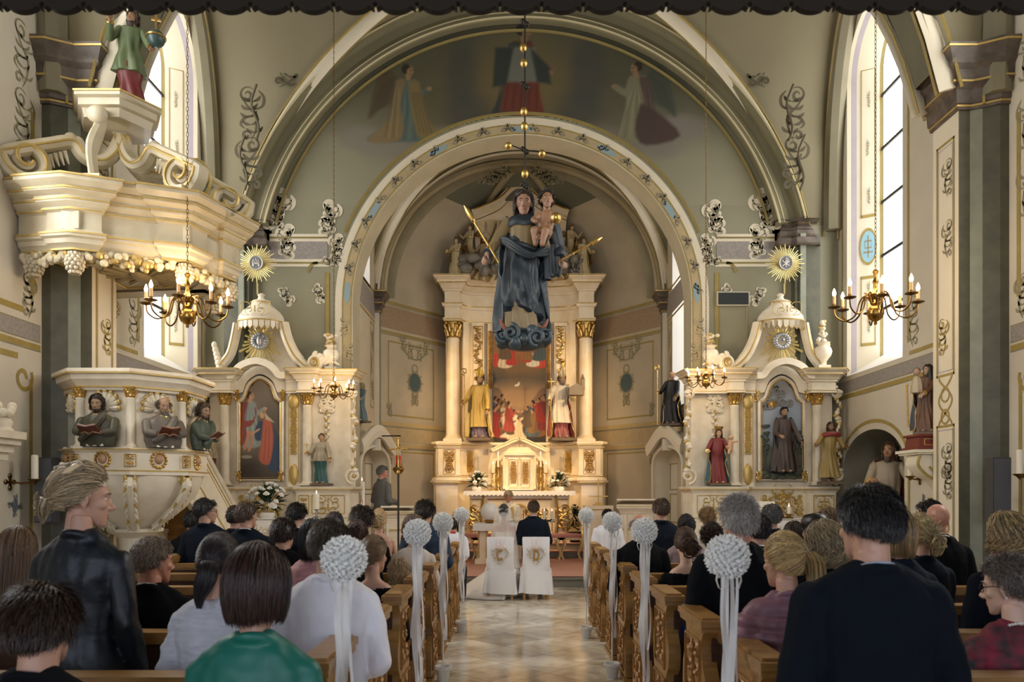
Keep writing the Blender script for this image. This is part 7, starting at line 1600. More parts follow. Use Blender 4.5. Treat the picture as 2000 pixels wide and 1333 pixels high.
    g = MB(); g.ell((cx - .07 * H, cy + .14 * H, cz + .06 * H), .036 * H, 0, 16, 12); g.build('golden_orb', gold, root)
    def sceptre(a, b):
        a, b = V(a) * H, V(b) * H; g = MB(); d = (b - a); g.tube([a, a + d * .72], .008 * H, 8); g.tube([a + d * .70, a + d * .74, a + d * .76, a + d * .83, a + d * .9, b], [.008 * H, .02 * H, .012 * H, .018 * H, .016 * H, .003 * H], 8); g.tube([a + d * .26, a + d * .28, a + d * .3], [.009 * H, .016 * H, .009 * H], 8); g.build('golden_sceptre', gold, root)
    sceptre((.17, .16, .46), (.41, .14, .86)); sceptre((-.26, .10, .50), (-.54, .10, .655))
    b = MB(); b.tube(bez([(-.20 * H, .02 * H, .76 * H), (-.235 * H, .0, .62 * H), (-.25 * H, .04 * H, .53 * H)], 4), [.05 * H, .055 * H, .055 * H, .055 * H, .05 * H, .05 * H, .055 * H, .05 * H, .04 * H], 10)
    for q in range(4): b.tube([(-.22 * H + .02 * H * q, .03 * H, .62 * H), (-.24 * H + .025 * H * q, .03 * H, .44 * H - .02 * H * q), (-.245 * H + .03 * H * q, .03 * H, .40 * H)], [.03 * H, .03 * H, .008 * H], 7)
    b.build('hanging_sleeve', mat('carved_' + dblue, dblue, .38), root, sharp=60)
    b = MB(); c_, f_, _ = hand(.8, .0065); addnp(b, xf(c_, hmat((-.25 * H, .05 * H, .51 * H), (-.5, .5, -.4), (-.3, .2, .9), k * 1.05, 1)), f_); b.build('lowered_hand', mat('carved_skin_8f6a4e', '8f6a4e', .4), root, sharp=180)
    # crescent moon and cloud with cherub heads
    b = MB(); b.tube([(.17 * H * cos(R(t)), .12 * H, .06 * H + .17 * H * (1 + sin(R(t))) - .1 * H) for t in range(195, 346, 10)], [.006 * H + .022 * H * sin(pi * i / 15) for i in range(16)], 8); b.build('crescent_moon', mat('copper_red', '7a4434', .4), root)
    b = MB(); rnd = random.Random(3)
    b.ell((0, .02 * H, -.035 * H), (.17 * H, .13 * H, .085 * H), 0, 20, 12)
    for i in range(16): a = 2 * pi * i / 16; b.ell((.15 * H * cos(a), .03 * H + .12 * H * sin(a), rnd.uniform(-.08, .0) * H), rnd.uniform(.035, .055) * H, 0, 10, 8)
    for s, z in ((-1, -.05), (1, -.02)):
        b.tube([(s * .09 * H + p[0], .165 * H, z * H + p[1]) for p in spiral(0, 0, .062 * H, .012 * H, 90 * s, 1.5, 20)], .017 * H, 7); b.tube([(s * .14 * H + p[0], .12 * H, -.03 * H + p[1]) for p in spiral(0, 0, .05 * H, .01 * H, 30, -1.4 * s, 20)], .018 * H, 7)
    b.build('cloud_base', mat('cloud_blue_grey', '39454a', .4, var=.3, vs=6), root, sharp=180)
saint('madonna_statue', 'life-size carved madonna in dark blue mantle with child, hanging above the nave', (mc.x, MD, mzb), mH, 180, '84714f', dblue, '96705a', '2f2622', fem=1, style='wavy', hL=.13, edge=mat('mantle_edge', '2b3842', .4), arms=((.24, .14, .52), (-.14, .2, .615)), pitch=4, hv=.006, base=False, sway=.02, hscale=1.2, extra=mad_extra, folds=12)
t = thing('rosary_chain', 'iron hanging rod strung with gilt beads from the vault down to the madonna', 'chain', (mc.x, MD, mzb + mH)); cx = P(1025, 0, MD).x
mb = MB(); mb.tube([(cx, MD - .06, P(0, 372, MD).z), (cx, MD - .06, 10.75)], .011, 6)
for v in (50, 172, 298, 366):
    for q in (-1, 0, 1): mb.ell((cx + .03 * q, MD - .06, P(0, v + 3 * q, MD).z), .035, 0, 8, 6)
for s in (-1, 1): mb.tube([(cx, MD - .06, P(0, 298, MD).z), (cx + s * .24, MD - .06, P(0, 297 + s * 8 - 4, MD).z)], .008, 5); mb.tube([(cx, MD - .06, P(0, 352, MD).z), (cx + s * .03, MD - .04, P(0, 380, MD).z)], .007, 5)
mb.build('rod', iron, t)
for u, v in ((1022, 98), (1023, 128), (1023, 222), (1024, 251), (993, 289), (1058, 304), (1025, 343)):
    p = P(u, v, MD); m = MB(); m.ell((p.x, MD - .06, p.z), (.05, .05, .062) if abs(u - 1023) < 9 else .05, 0, 16, 12); m.build('gilt_bead', gold, t)

# ---------------------------------------------------------------- chandeliers
def chandelier(label, u, v, d, dia, ztop, rot=0):
    p = P(u, v, d); t = thing('chandelier', label, 'chandelier', (p.x, d, p.z), None, True); t.rotation_euler.z = rot; k = dia / 1.0
    m = MB(); m.lathe([(0, -.175), (.015, -.17), (.02, -.15), (.012, -.14), (.03, -.13), (.075, -.10), (.095, -.05), (.092, -.0), (.06, .04), (.03, .055), (.05, .075), (.04, .10), (.025, .12), (.045, .16), (.05, .19), (.03, .22), (.022, .3), (.035, .33), (.018, .37), (.02, .42), (.035, .45), (.02, .47), (.0, .47)], (0, 0, 0), 20); m.v = [tuple(q * k for q in p_) for p_ in m.v]; m.build('baluster', brass, t)
    m = MB(); z = .47 * k; top_ = ztop - p.z; n = int((top_ - z) / .05)
    for i in range(n):
        a = i % 2; zz = z + .05 * i; m.tube([((.011 * cos(q)) * (1 - a), (.011 * cos(q)) * a, zz + .025 + .031 * sin(q)) for q in [2 * pi * j / 8 for j in range(8)]], .0035, 4, closed=True)
    m.build('chain', darkbrass, t)
    for i in range(8):
        a = 2 * pi * i / 8; ca_, sa = cos(a) * k, sin(a) * k; lz = .0 if i % 2 == 0 else -.03
        m = MB(); pr = bez([(.04, .09), (.10, .20), (.17, .14), (.22, -.02), (.33, -.08), (.43, -.02), (.45, .07)], 5); m.tube([(r * ca_, r * sa, (zz + lz) * k) for r, zz in pr], .010 * k, 6); m.tube([((.10 + p_[0]) * ca_, (.10 + p_[0]) * sa, (.16 + p_[1]) * k) for p_ in spiral(0, 0, .05, .015, 60, 1.2, 12)], .008 * k, 5)
        arm = m.build('arm', darkbrass, t); x, y = .45 * ca_, .45 * sa; zz = (.07 + lz) * k
        m = MB(); m.lathe([(.01, 0), (.05, .012), (.07, .02), (.072, .026), (.02, .026), (.022, .06), (0, .06)], (0, 0, 0), 14); m.v = [(q[0] * k + x, q[1] * k + y, q[2] * k + zz) for q in m.v]; m.build('drip_pan', darkbrass, arm)
        m = MB(); m.lathe([(.019, .05), (.019, .15), (.012, .155)], (0, 0, 0), 10); m.v = [(q[0] * k + x, q[1] * k + y, q[2] * k + zz) for q in m.v]; m.build('candle_sleeve', mat('candle_sleeve', 'd9a973', .5), arm)
        m = MB(); m.lathe([(.010, .15), (.021, .17), (.023, .19), (.016, .215), (.006, .24), (.0, .25)], (0, 0, 0), 10); m.v = [(q[0] * k + x, q[1] * k + y, q[2] * k + zz) for q in m.v]; m.build('bulb', mat('bulb_glow', 'ffdcae', emit=14), arm)
    lamp('chandelier_light', 'POINT', (p.x, d, p.z + .3 * k), 42 * k, WARM, shadow_soft_size=.25 * k)
    return t
chandelier('brass eight-armed chandelier hanging before the pulpit canopy', 366, 612, 9.0, 1.0, 10.2, .2)
chandelier('brass eight-armed chandelier hanging before the nave window opposite the pulpit', 1710, 606, 9.0, 1.0, 10.2, .5)
chandelier('smaller brass chandelier hanging before the painted side altar', 652, 768, 13.0, .72, 9.9, .3)
chandelier('smaller brass chandelier hanging before the carved monk side altar', 1379, 746, 13.0, .72, 9.9, .1)
MATS['bulb_glow'].cycles.emission_sampling = 'NONE'; flame.cycles.emission_sampling = 'NONE'
# ============================================================ chancel furniture, wall fittings
# portals in the chancel
def portal(name, label, sx, back):
    x0 = -3.13 if sx < 0 else 3.37; A_ = V((x0, 14.98, .17)); B_ = V((XC + sx * 2.86 + (.0 if sx < 0 else -.0), 16.75, .17)); d = (B_ - A_).normalized(); n = V((d.y, -d.x, 0)) * (-sx) * -1; n = n if n.x * sx < 0 else -n; L_ = (B_ - A_).length
    T = lambda p, z, o: tuple(A_ + d * p + n * o + V((0, 0, z)))
    mb = MB(); h = 2.05; arcp = [(L_ / 2 - .58 * L_ / 1.1 * .8 * cos(pi * i / 16), h + .38 * sin(pi * i / 16)) for i in range(17)]; w0, w1 = arcp[0][0], arcp[-1][0]
    # face with arched opening
    pts = [(w0, 0)] + arcp + [(w1, 0)]; out = [(.02, 0)] + [(.02 + (L_ - .04) * i / 16, h + .34 + .36 * sin(pi * i / 16) ** 1.3) for i in range(17)] + [(L_ - .02, 0)]
    mb.loft([[T(*p, .0) for p in pts], [T(*p, .0) for p in out]], 0, False, False); mb.loft([[T(*p, .0) for p in pts], [T(*p, -.38) for p in pts]], 0, False, False); mb.loft([[T(*p, .0) for p in out], [T(*p, -.4) for p in out]], 0, False, False)
    q = out[1:-1]; mb.sweep([(0, 0), (.04, .0), (.06, .05), (.12, .08), (.13, .15), (0, .17)], q if (sx < 0) else q, lambda x, z, u: T(x, z, u), mi=0); mb.sweep([(-.0, 0), (-.04, .0), (-.06, .05), (-.12, .08), (-.13, .15), (0, .17)], q, lambda x, z, u: T(x, z, u), mi=0)
    mb.tube([T(*p, .05) for p in pts], .035, 6, 0); mb.tube([T(p[0], p[1] + .02, .03) for p in pts], .01, 4, 1)
    mb.box(T(L_ / 2, h + .42, .06), (.16, .16, .24), 0)
    o = struct(mb, name, [cream, oldgold]); m = MB()
    m.prism([(w0, 0), (w0, h)] + arcp[1:-1] + [(w1, h), (w1, 0)], T, -.37, -.33, 0)
    for pa, pb in ((w0 + .08, L_ / 2 - .05), (L_ / 2 + .05, w1 - .08)):
        for za, zb in ((.15, .75), (.85, 1.45), (1.55, 2.1)): panelbox(m, lambda p, z, o: T(p, z, o - .33), pa, pb, za, zb, .022, .015, 1)
    if back: m.box(T(w0 + .12, 1.0, -.32), (.12, .12, 2.0), 2)
    m.build('door_leaf', [cream, oldgold, black], o); return T(L_ / 2, h + .72, -.05)
pl_ = portal('door_1', '', -1, 1); pr_ = portal('door_2', '', 1, 0)
saint('saint_statue', 'small pale saint statue above the chancel doorway near the lectern', (P(707, 0, 15.7).x, 15.7, P(0, 826, 15.7).z), .82, 150, '6f7f80', None, 'c0a488', 'b0a080', fem=1, style='wavy', under=None, arms=((.15, .2, .65), (-.15, .22, .55)), hv=.011, head_yaw=-30)
saint('abbot_statue', 'black-robed abbot statue with gilt crozier above the chancel doorway', (P(1314, 0, 15.7).x, 15.7, P(0, 833, 15.7).z), 1.13, 150, '201d1c', '191716', 'b08a68', '8d857c', style='fringe', staff=(.22, .2, .02, 1.0, 'crozier', gold), arms=((.2, .18, .62), (-.15, .2, .5)), hv=.011, head_yaw=25, hL=.03)
# virgin and child on a console by the pilaster
cxp = V((5.52, 10.32, 0)); c = P(1812, 880, 10.3)
t = thing('wall_console', 'cream scrolled console bracket with gilt edges carrying a statue', 'bracket', (c.x, 10.3, 1.55)); mb = MB()
mb.box((c.x + .05, 10.34, c.z - .02), (.66, .55, .04)); mb.box((c.x + .05, 10.34, c.z - .05), (.6, .5, .03))
scr = bez([(c.x - .20, c.z - .07), (c.x - .23, c.z - .2), (c.x - .12, c.z - .33), (c.x + .02, c.z - .42), (c.x + .13, c.z - .55), (c.x + .2, c.z - .66)], 6); T = plane_y(10.22)
mb.prism([(c.x + .30, c.z - .07)] + scr + [(c.x + .30, c.z - .66)], T, -.2, .1, 0); mb.tube([(p[0], 10.11, p[1]) for p in scr], .018, 6, 1); mb.tube([(p[0] + .12, 10.10, p[1] + .02) for p in scr[8:]], .014, 6, 1)
mb.box((c.x + .16, 10.2, c.z - .66), (.3, .24, .05), 1); mb.build('bracket', [cream, oldgold], t)
m = MB(); m.box((c.x - .0, 10.3, c.z + .1), (.44, .38, .2), 0, 0, .9); m.box((c.x, 10.3, c.z + .19), (.46, .4, .03)); m.box((c.x, 10.3, c.z + .02), (.48, .42, .03)); panelbox(m, plane_y(10.12), c.x - .14, c.x + .14, c.z + .06, c.z + .14, .012, .006, 1); o = m.build('statue_plinth', [mat('red_lacquer', '6d2a20', .45), goldp]); tag(o, 'red painted wooden plinth under the standing madonna by the pilaster', 'plinth')
saint('madonna_statue', 'standing madonna in brocade skirt carrying a dressed child, on red plinth', (c.x, 10.3, c.z + .205), .95, 150, '6b4a30', '27303a', 'a98a74', '2a201a', fem=1, style='long', hL=.12, veil='2b2522', arms=((.1, .2, .62), (.02, .24, .56)), head_yaw=-40, hv=.009, folds=14, under='8a6a40',
      extra=lambda root, k, M, H: (lambda m, b: (m.lathe([(.075 * H, 0), (.07 * H, .1 * H), (.05 * H, .2 * H), (.02 * H, .24 * H)], (.13 * H, .2 * H, .58 * H), 14, 0, fl=7, fa=.08), m.build('child_gown', mat('carved_gown', 'b3a68c', .5, var=.2), root), b.ell((.13 * H, .22 * H, .87 * H), (.045 * H, .05 * H, .055 * H)), b.ell((.13 * H, .2 * H, .885 * H), (.05 * H, .05 * H, .05 * H), 1), b.build('child_head', [mat('carved_skin_a98a74', 'a98a74', .5), mat('carved_hair_2a201a', '2a201a', .5)], root), (lambda s: (s.tube([(.23 * H, .22 * H, .0 + .1 * H), (.25 * H, .24 * H, .68 * H)], .014 * H, 7), s.ell((.25 * H, .24 * H, .69 * H), .02 * H), s.build('sceptre', gold, root)))(MB())))(MB(), MB()))
saint('christ_statue', 'carved Christ in white and red mantle standing inside the wall niche', (P(1738, 0, 12.6).x, 12.6, .55), 1.95, 150, 'a89a84', '6d2a2e', 'a07a5c', '4a3626', beard=.08, arms=((.1, .2, .66), (-.28, .2, .5)), head_yaw=-20, hv=.009, style='long', hL=.12)
m = MB(); m.box((P(1738, 0, 12.6).x, 12.6, .27), (.7, .6, .54)); o = m.build('pedestal', mat('niche_pedestal', '8a7c66', .6, var=.2)); tag(o, 'stone pedestal under the Christ statue in the wall niche', 'pedestal')
# loudspeakers, sconces, ventilation panel
for u, x_, lb in ((93, -5.5, 'tall grey column loudspeaker beside the pilaster under the pulpit canopy'), (1949, 5.74, 'tall grey column loudspeaker beside the pilaster and wall candle opposite the pulpit')):
    p = P(u, 958, 9.0); t = thing('loudspeaker', lb, 'loudspeaker', (p.x, 9.0, p.z)); mb = MB(); mb.box((p.x, 9.0, p.z), (.21, .16, .76)); mb.build('cabinet', mat('speaker_case', '3e3f42', .5), t); m = MB(); m.box((p.x, 8.915, p.z), (.19, .012, .73)); m.build('grille', spk, t); m = MB(); m.box((p.x, 9.14, p.z), (.06, .14, .06)); m.build('wall_mount', iron, t)
def sconce(label, u, v, d, X, s):
    p = P(u, v, d); t = thing('wall_sconce', label, 'sconce', (X, d, p.z)); m = MB(); z = p.z
    m.box((X + s * .01, d, z), (.02, .02, .14)); m.box((X + s * .01, d, z), (.02, .14, .02))
    for a in range(4): m.ell((X + s * .012, d + .07 * cos(a * pi / 2), z + .07 * sin(a * pi / 2)), (.012, .03, .03), 0, 8, 6)
    xe = p.x + s * .0; m.tube([(X, d, z), ((X + xe) / 2, d, z - .015), (xe, d, z)], .012, 6); m.lathe([(.01, -.03), (.03, 0), (.075, .03), (.075, .036), (0, .036)], (xe, d, z), 14); m.build('bracket', darkbrass, t)
    m = MB(); m.lathe([(.037, .036), (.037, .3), (.02, .31), (0, .31)], (xe, d, z), 14); m.build('candle', wax, t)
sconce('wall candle on iron bracket beside the loudspeaker near the pulpit', 68, 942, 8.75, XL, 1); sconce('wall candle on iron bracket beside the loudspeaker opposite the pulpit', 1992, 932, 8.75, XR, -1); sconce('wall candle on iron bracket between the niche and the statue console', 1778, 935, 11.4, XR, -1)
p = P(1432, 584, 14.27); m = MB(); m.box((p.x, 14.27, p.z), (.61, .03, .26), 0); m.box((p.x, 14.262, p.z), (.56, .03, .22), 1); m.box((p.x + .26, 14.285, p.z - .55), (.015, .01, .85), 2); o = m.build('radiant_panel', [mat('panel_rim', 'c9c2ac', .5), slate, mat('conduit', '9b9272', .6)]); tag(o, 'dark rectangular heating panel on the wall above the monk altar', 'panel')
# pieces seen at the edge: a carved confessional top
p = P(8, 0, 8.3); t = thing('confessional', 'white carved confessional top at the near side wall beneath the frieze', 'confessional', (-5.6, 8.2, 0)); m = MB()
for z0, w in ((2.0, .30), (2.08, .36), (2.16, .44), (2.22, .50)): m.box((-5.77 + w * .5, 7.78, z0 + .04), (w, 1.0, .08))
m.box((-5.67, 7.75, 1.0), (.2, .8, 2.0)); m.tube([(-5.6 + q[0], 8.2, 1.8 + q[1]) for q in spiral(0, 0, .09, .02, 90, 1.4, 14)], .03, 6); m.build('cornice', ivory, t); m = MB()
m.lathe([(.1, 0), (.06, .05), (.08, .1), (.04, .16), (.06, .2)], (-5.45, 8.2, 2.3), 14); [m.ell((-5.45 + .07 * cos(a), 8.2 + .07 * sin(a), 2.53 + .05 * sin(a * 2)), .05, 0, 8, 6) for a in range(7)]; m.build('finial', ivory, t)
# ambo, lectern, credence, cross, sanctuary lamp, paschal candle
def lectern(name, label, x, y, z, h, w, yaw=0):
    t = thing(name, label, 'lectern', (x, y, z), None, True); t.rotation_euler.z = yaw; m = MB(); pl = [(-w / 2, .22), (-w / 2, -.22), (w / 2, -.22), (w / 2, .22)]
    m.box((0, 0, h * .42), (w * .82, .36, h * .84)); pl2 = [(-w * .41, .18), (-w * .41, -.18), (w * .41, -.18), (w * .41, .18)]
    m.sweep([(0, 0), (.06, 0), (.06, .06), (.02, .1), (0, .1)], pl2); m.sweep([(0, h * .8), (.02, h * .8), (.03, h * .84), (.08, h * .88), (.08, h * .93), (0, h * .94)], pl2); m.sweep([(.0, h * .55), (.02, h * .55), (.02, h * .57), (0, h * .58)], pl2, mi=1); m.sweep([(.07, h * .9), (.09, h * .9), (.09, h * .915), (.07, h * .915)], pl2, mi=1)
    for s in (-1, 1): m.tube([(s * w * .3, -.2, h * .1), (s * w * .3, -.2, h * .78)], .035, 8)
    m.build('body', [ivory, goldp], t); m = MB(); m.box((0, 0, 0), (w, .5, .03), M=Matrix.Translation((0, 0, h * .97)) @ Matrix.Rotation(-.18, 4, 'X')); m.build('desk', ivory, t); return t
p = P(776, 990, 14.75); m = MB(); m.box((p.x + .02, 15.0, .29), (1.3, 1.3, .2)); struct(m, 'floor_lectern_step', stone)
lectern('lectern', 'ivory reading lectern with open papers before the grey-suited man', p.x, 14.75, .39, .98, .62, .15)
m = MB(); m.box((p.x, 14.74, 1.382), (.4, .3, .012), M=None); o = m.build('sheet_music', mat('paper', 'e6dfcf', .7)); tag(o, 'open white papers lying on the reading lectern', 'papers'); o.rotation_euler = (0, 0, 0)
p = P(1247, 983, 15.2); lectern('ambo', 'carved ivory ambo with wide moulded top beside the chancel doorway', p.x, 15.2, .17, 1.34, .86, -.1)
p = P(778, 0, 13.75); t = thing('processional_cross', 'gilt processional crucifix on dark pole beside the lectern', 'cross', (p.x, 13.75, .19)); m = MB(); zt_ = P(0, 870, 13.75).z
m.tube([(p.x, 13.75, .2), (p.x, 13.75, 2.1)], .018, 8); m.lathe([(.16, 0), (.15, .03), (.03, .06)], (p.x, 13.75, .19), 14); m.build('pole', mat('dark_pole', '2a211a', .4), t); m = MB()
m.tube([(p.x, 13.75, 2.0), (p.x, 13.75, 2.62)], .017, 6); m.tube([(p.x - .13, 13.75, 2.43), (p.x + .13, 13.75, 2.43)], .017, 6); [m.ell((p.x + a, 13.75, b), .026, 0, 8, 6) for a, b in ((-.14, 2.43), (.14, 2.43), (0, 2.63))]; m.lathe([(.02, 0), (.04, .03), (.02, .07)], (p.x, 13.75, 1.98), 10); m.tube([(p.x, 13.73, 2.25), (p.x, 13.725, 2.42)], [.012, .02], 6); m.tube([(p.x - .1, 13.73, 2.45), (p.x, 13.73, 2.41), (p.x + .1, 13.73, 2.45)], .008, 5); m.ell((p.x, 13.72, 2.46), .018); m.build('crucifix', gold, t)
p = P(778, 918, 15.9); t = thing('sanctuary_lamp', 'brass sanctuary lamp with red glass hanging from a wall bracket', 'lamp', (p.x, 15.9, p.z)); m = MB(); zb = P(0, 852, 15.9).z
m.tube([(-3.18, 15.9, zb), (p.x + .05, 15.9, zb)], .014, 6); acanthus(m, plane_y(15.9), -3.05, zb - .3, .28, 1, 0, .012, off=0, solid=1); m.build('wall_arm', iron, t); m = MB()
for a in range(3): m.tube([(p.x, 15.9, zb - .16), (p.x + .09 * cos(a * 2.1), 15.9 + .09 * sin(a * 2.1), p.z)], .004, 4)
m.tube([(p.x, 15.9, zb), (p.x, 15.9, zb - .16)], .006, 5); m.lathe([(.05, 0), (.0, .05)], (p.x, 15.9, zb - .2), 8); m.build('chain', iron, t); m = MB(); m.lathe([(0, -.2), (.02, -.17), (.025, -.13), (.015, -.11), (.07, -.07), (.115, -.0), (.10, .04), (.05, .07), (.06, .1), (.05, .1)], (p.x, 15.9, p.z), 18, fl=8, fa=.06); m.build('brass_bowl', brass, t)
m = MB(); m.lathe([(.042, 0), (.048, .2), (.046, .21), (0, .21)], (p.x, 15.9, p.z + .09), 14); m.build('red_glass', mat('ruby_glass', 'b3121c', .15, emit=.5), t); m = MB(); m.lathe([(.046, 0), (.048, .1), (0, .1)], (p.x, 15.9, p.z + .3), 14); m.build('clear_glass', mat('clear_candle_glass', 'cfd3d2', .2), t)
p = P(707, 940, 14.5); t = thing('paschal_candle', 'tall white paschal candle with red cross and letter A', 'candle', (p.x, 14.5, .17)); m = MB(); m.lathe([(.12, 0), (.11, .04), (.04, .08), (.035, .9), (.07, .95), (.07, .98), (0, .98)], (p.x, 14.5, .17), 16); m.build('stand', brass, t); m = MB(); m.lathe([(.055, 0), (.055, P(0, 943, 14.5).z - 1.15), (.03, P(0, 943, 14.5).z - 1.13), (0, P(0, 943, 14.5).z - 1.13)], (p.x, 14.5, 1.15), 18); cd = m.build('wax', wax, t)
red = mat('red_wax', 'b02a22', .5); Tc = lambda a, b, o: (p.x + .057 * sin(a / .057) , 14.5 - .057 * cos(a / .057) - o, P(0, b, 14.5).z); m = MB()
for pts in ([(-.024, 984), (0, 966), (.024, 984)], [(-.014, 979), (.014, 979)], [(0, 986), (0, 1040)], [(-.045, 1010), (.045, 1010)], [(-.035, 992), (-.02, 990), (-.02, 997), (-.036, 1004), (-.018, 1004)], [(.02, 992), (.036, 992), (.036, 1003), (.02, 1003), (.02, 992)], [(-.03, 1016), (-.03, 1030)], [(.018, 1017), (.036, 1017), (.024, 1030)]): m.tube([Tc(a, b, .001) for a, b in pts], .0055, 4)
m.build('red_lettering', red, cd); m = MB(); m.lathe([(.001, 0), (.01, .02), (.006, .045), (.001, .07)], (p.x, 14.5, P(0, 943, 14.5).z + .03), 8); m.build('flame', flame, cd)
p = P(1168, 1000, 16.2); t = thing('credence_table', 'cream box pedestal with gilt frame beside the altar carrying a brass cross', 'pedestal', (p.x, 16.2, .18)); m = MB(); zc = P(0, 988, 16.2).z; m.box((p.x, 16.2, (.18 + zc) / 2), (.6, .42, zc - .18)); panelbox(m, plane_y(15.99), p.x - .25, p.x + .25, .35, zc - .08, .025, .015, 1); m.build('body', [ivory2, goldp], t)
t = thing('altar_cross', 'slim brass standing cross on the cream box pedestal', 'cross', (p.x, 16.15, zc)); m = MB(); m.box((p.x, 16.15, zc + .015), (.2, .12, .03)); m.box((p.x, 16.15, zc + .05), (.1, .08, .04)); m.box((p.x, 16.15, zc + .3), (.02, .02, .5)); m.box((p.x, 16.15, P(0, 970, 16.2).z), (.40, .02, .022)); m.build('cross', brass, t)
def shrub(label, u, v0, v1, d, w):
    p = P(u, v1, d); h = P(0, v0, d).z - p.z; t = thing('potted_plant', label, 'plant', (p.x, d, p.z)); rnd = random.Random(u); m = MB(); m.lathe([(.11, 0), (.14, .22), (.15, .24), (.12, .24), (0, .22)], (p.x, d, p.z), 14); m.build('pot', mat('dark_pot', '3b3a36', .5), t); m = MB()
    for i in range(420):
        a, e = rnd.uniform(0, 6.28), rnd.uniform(-.6, 1.5); r = rnd.uniform(.5, 1); q = V((p.x + w * r * cos(a) * cos(e), d + w * r * sin(a) * cos(e), p.z + h * .55 + h * .45 * r * sin(e))); dd = V((cos(a), sin(a), rnd.uniform(-.6, .8))).normalized(); s = dd.cross(V((0, 0, 1))).normalized() * .02; m.add([q - dd * .05, q + s, q + dd * .06, q - s], [(0, 1, 2, 3)])
    m.build('foliage', leaf, t, sharp=180)
shrub('leafy green potted plant between altar and brass cross', 1123, 985, 1060, 17.2, .2); shrub('leafy green potted plant beside the altar at pulpit side, half hidden', 893, 1000, 1060, 17.2, .2)
# free-standing altar table with things on it
ta = thing('celebration_table', 'white-topped celebration table with ivory base in the chancel', 'table', (P(995, 0, 16.1).x, 16.1, .18)); tx = P(995, 0, 16.1).x; m = MB(); zt_ = P(0, 1022, 16.1).z
for s in (-1, 1): m.box((tx + s * .55, 16.1, .55), (.2, .5, .74), 0); m.box((tx + s * .55, 16.1, .23), (.32, .6, .1)); m.tube([(tx + s * .55 - .08, 15.84, .3), (tx + s * .55 - .08, 15.84, .9)], .012, 5, 1); m.tube([(tx + s * .55 + .08, 15.84, .3), (tx + s * .55 + .08, 15.84, .9)], .012, 5, 1)
m.box((tx, 16.1, zt_ - .06), (1.4, .62, .08)); m.build('base', [ivory2, goldp], ta); m = MB(); m.box((tx, 16.1, zt_ - .01), (1.5, .7, .02)); m.box((tx, 15.745, zt_ - .08), (1.5, .01, .14)); m.build('altar_cloth', linen, ta)
m = MB(); p = P(956, 1014, 15.9); m.lathe([(.06, 0), (.1, .02), (.11, .06), (.06, .07)], (p.x, 15.9, zt_), 14, 1); rnd = random.Random(3)
t = thing('white_rose_globe', 'white rose ball standing on the celebration table behind the bride', 'flower ball', (p.x, 15.9, zt_)); m.build('dish', [whitep, brass], t); m = MB(); m.ell((p.x, 15.9, zt_ + .24), .19, 0, 20, 14); m.build('roses', petal, t)
for u, v in ((1063, 1004), (1078, 1004), (976, 1000)):
    p = P(u, 1020, 15.95); pillar_candle({1063: 'white pillar candle on the celebration table beside the groom', 1078: 'white pillar candle at the far end of the celebration table', 976: 'white candle on the celebration table near the rose ball'}[u], p.x, 15.95, zt_, .035, (1018 - v) / 94 + .1)
flowers('flower_arrangement', 'low row of small blossoms at the candles on celebration table', (P(1070, 0, 15.88).x, 15.88, zt_), .2, .08, 8, 4, False, bloom=.02)
# rose stools
def stool(label, u, d):
    p = P(u, 1045, d); z0 = .182; h = p.z - z0; t = thing('stool', label, 'stool', (p.x, d, z0)); m = MB(); m.loft([[(p.x + .27 * a * math.copysign(abs(cos(q)) ** .6, cos(q)), d + .2 * a * math.copysign(abs(sin(q)) ** .6, sin(q)), z0 + h + zz) for q in [2 * pi * i / 20 for i in range(20)]] for a, zz in ((.98, -.06), (1.03, -.03), (.98, .01), (.7, .03))]); m.build('cushion', mat('rose_cushion', 'c98a80', .7), t); m = MB(); m.box((p.x, d, z0 + h - .085), (.54, .4, .05)); m.build('frame', mat('pale_gilt_wood', 'e2ce9c', .4), t)
    for sx in (-1, 1):
        for sy in (-1, 1): m = MB(); m.tube(bez([(p.x + sx * .24, d + sy * .17, z0 + h - .08), (p.x + sx * .27, d + sy * .19, z0 + h * .6), (p.x + sx * .2, d + sy * .14, z0 + h * .25), (p.x + sx * .24, d + sy * .17, z0)], 5), [.03] * 4 + [.025] * 4 + [.018] * 6 + [.02, .022], 8); m.build('leg', mat('pale_gilt_wood', 'e2ce9c', .4), t)
for u, lb in ((1112, 'rose-cushioned stool beside the plant on the carpet'), (1079, 'rose-cushioned stool half hidden behind the groom'), (914, 'rose-cushioned stool beyond the pew flowers at pulpit side'), (945, 'rose-cushioned stool half hidden behind the celebration table base')): stool(lb, u, 17.0)
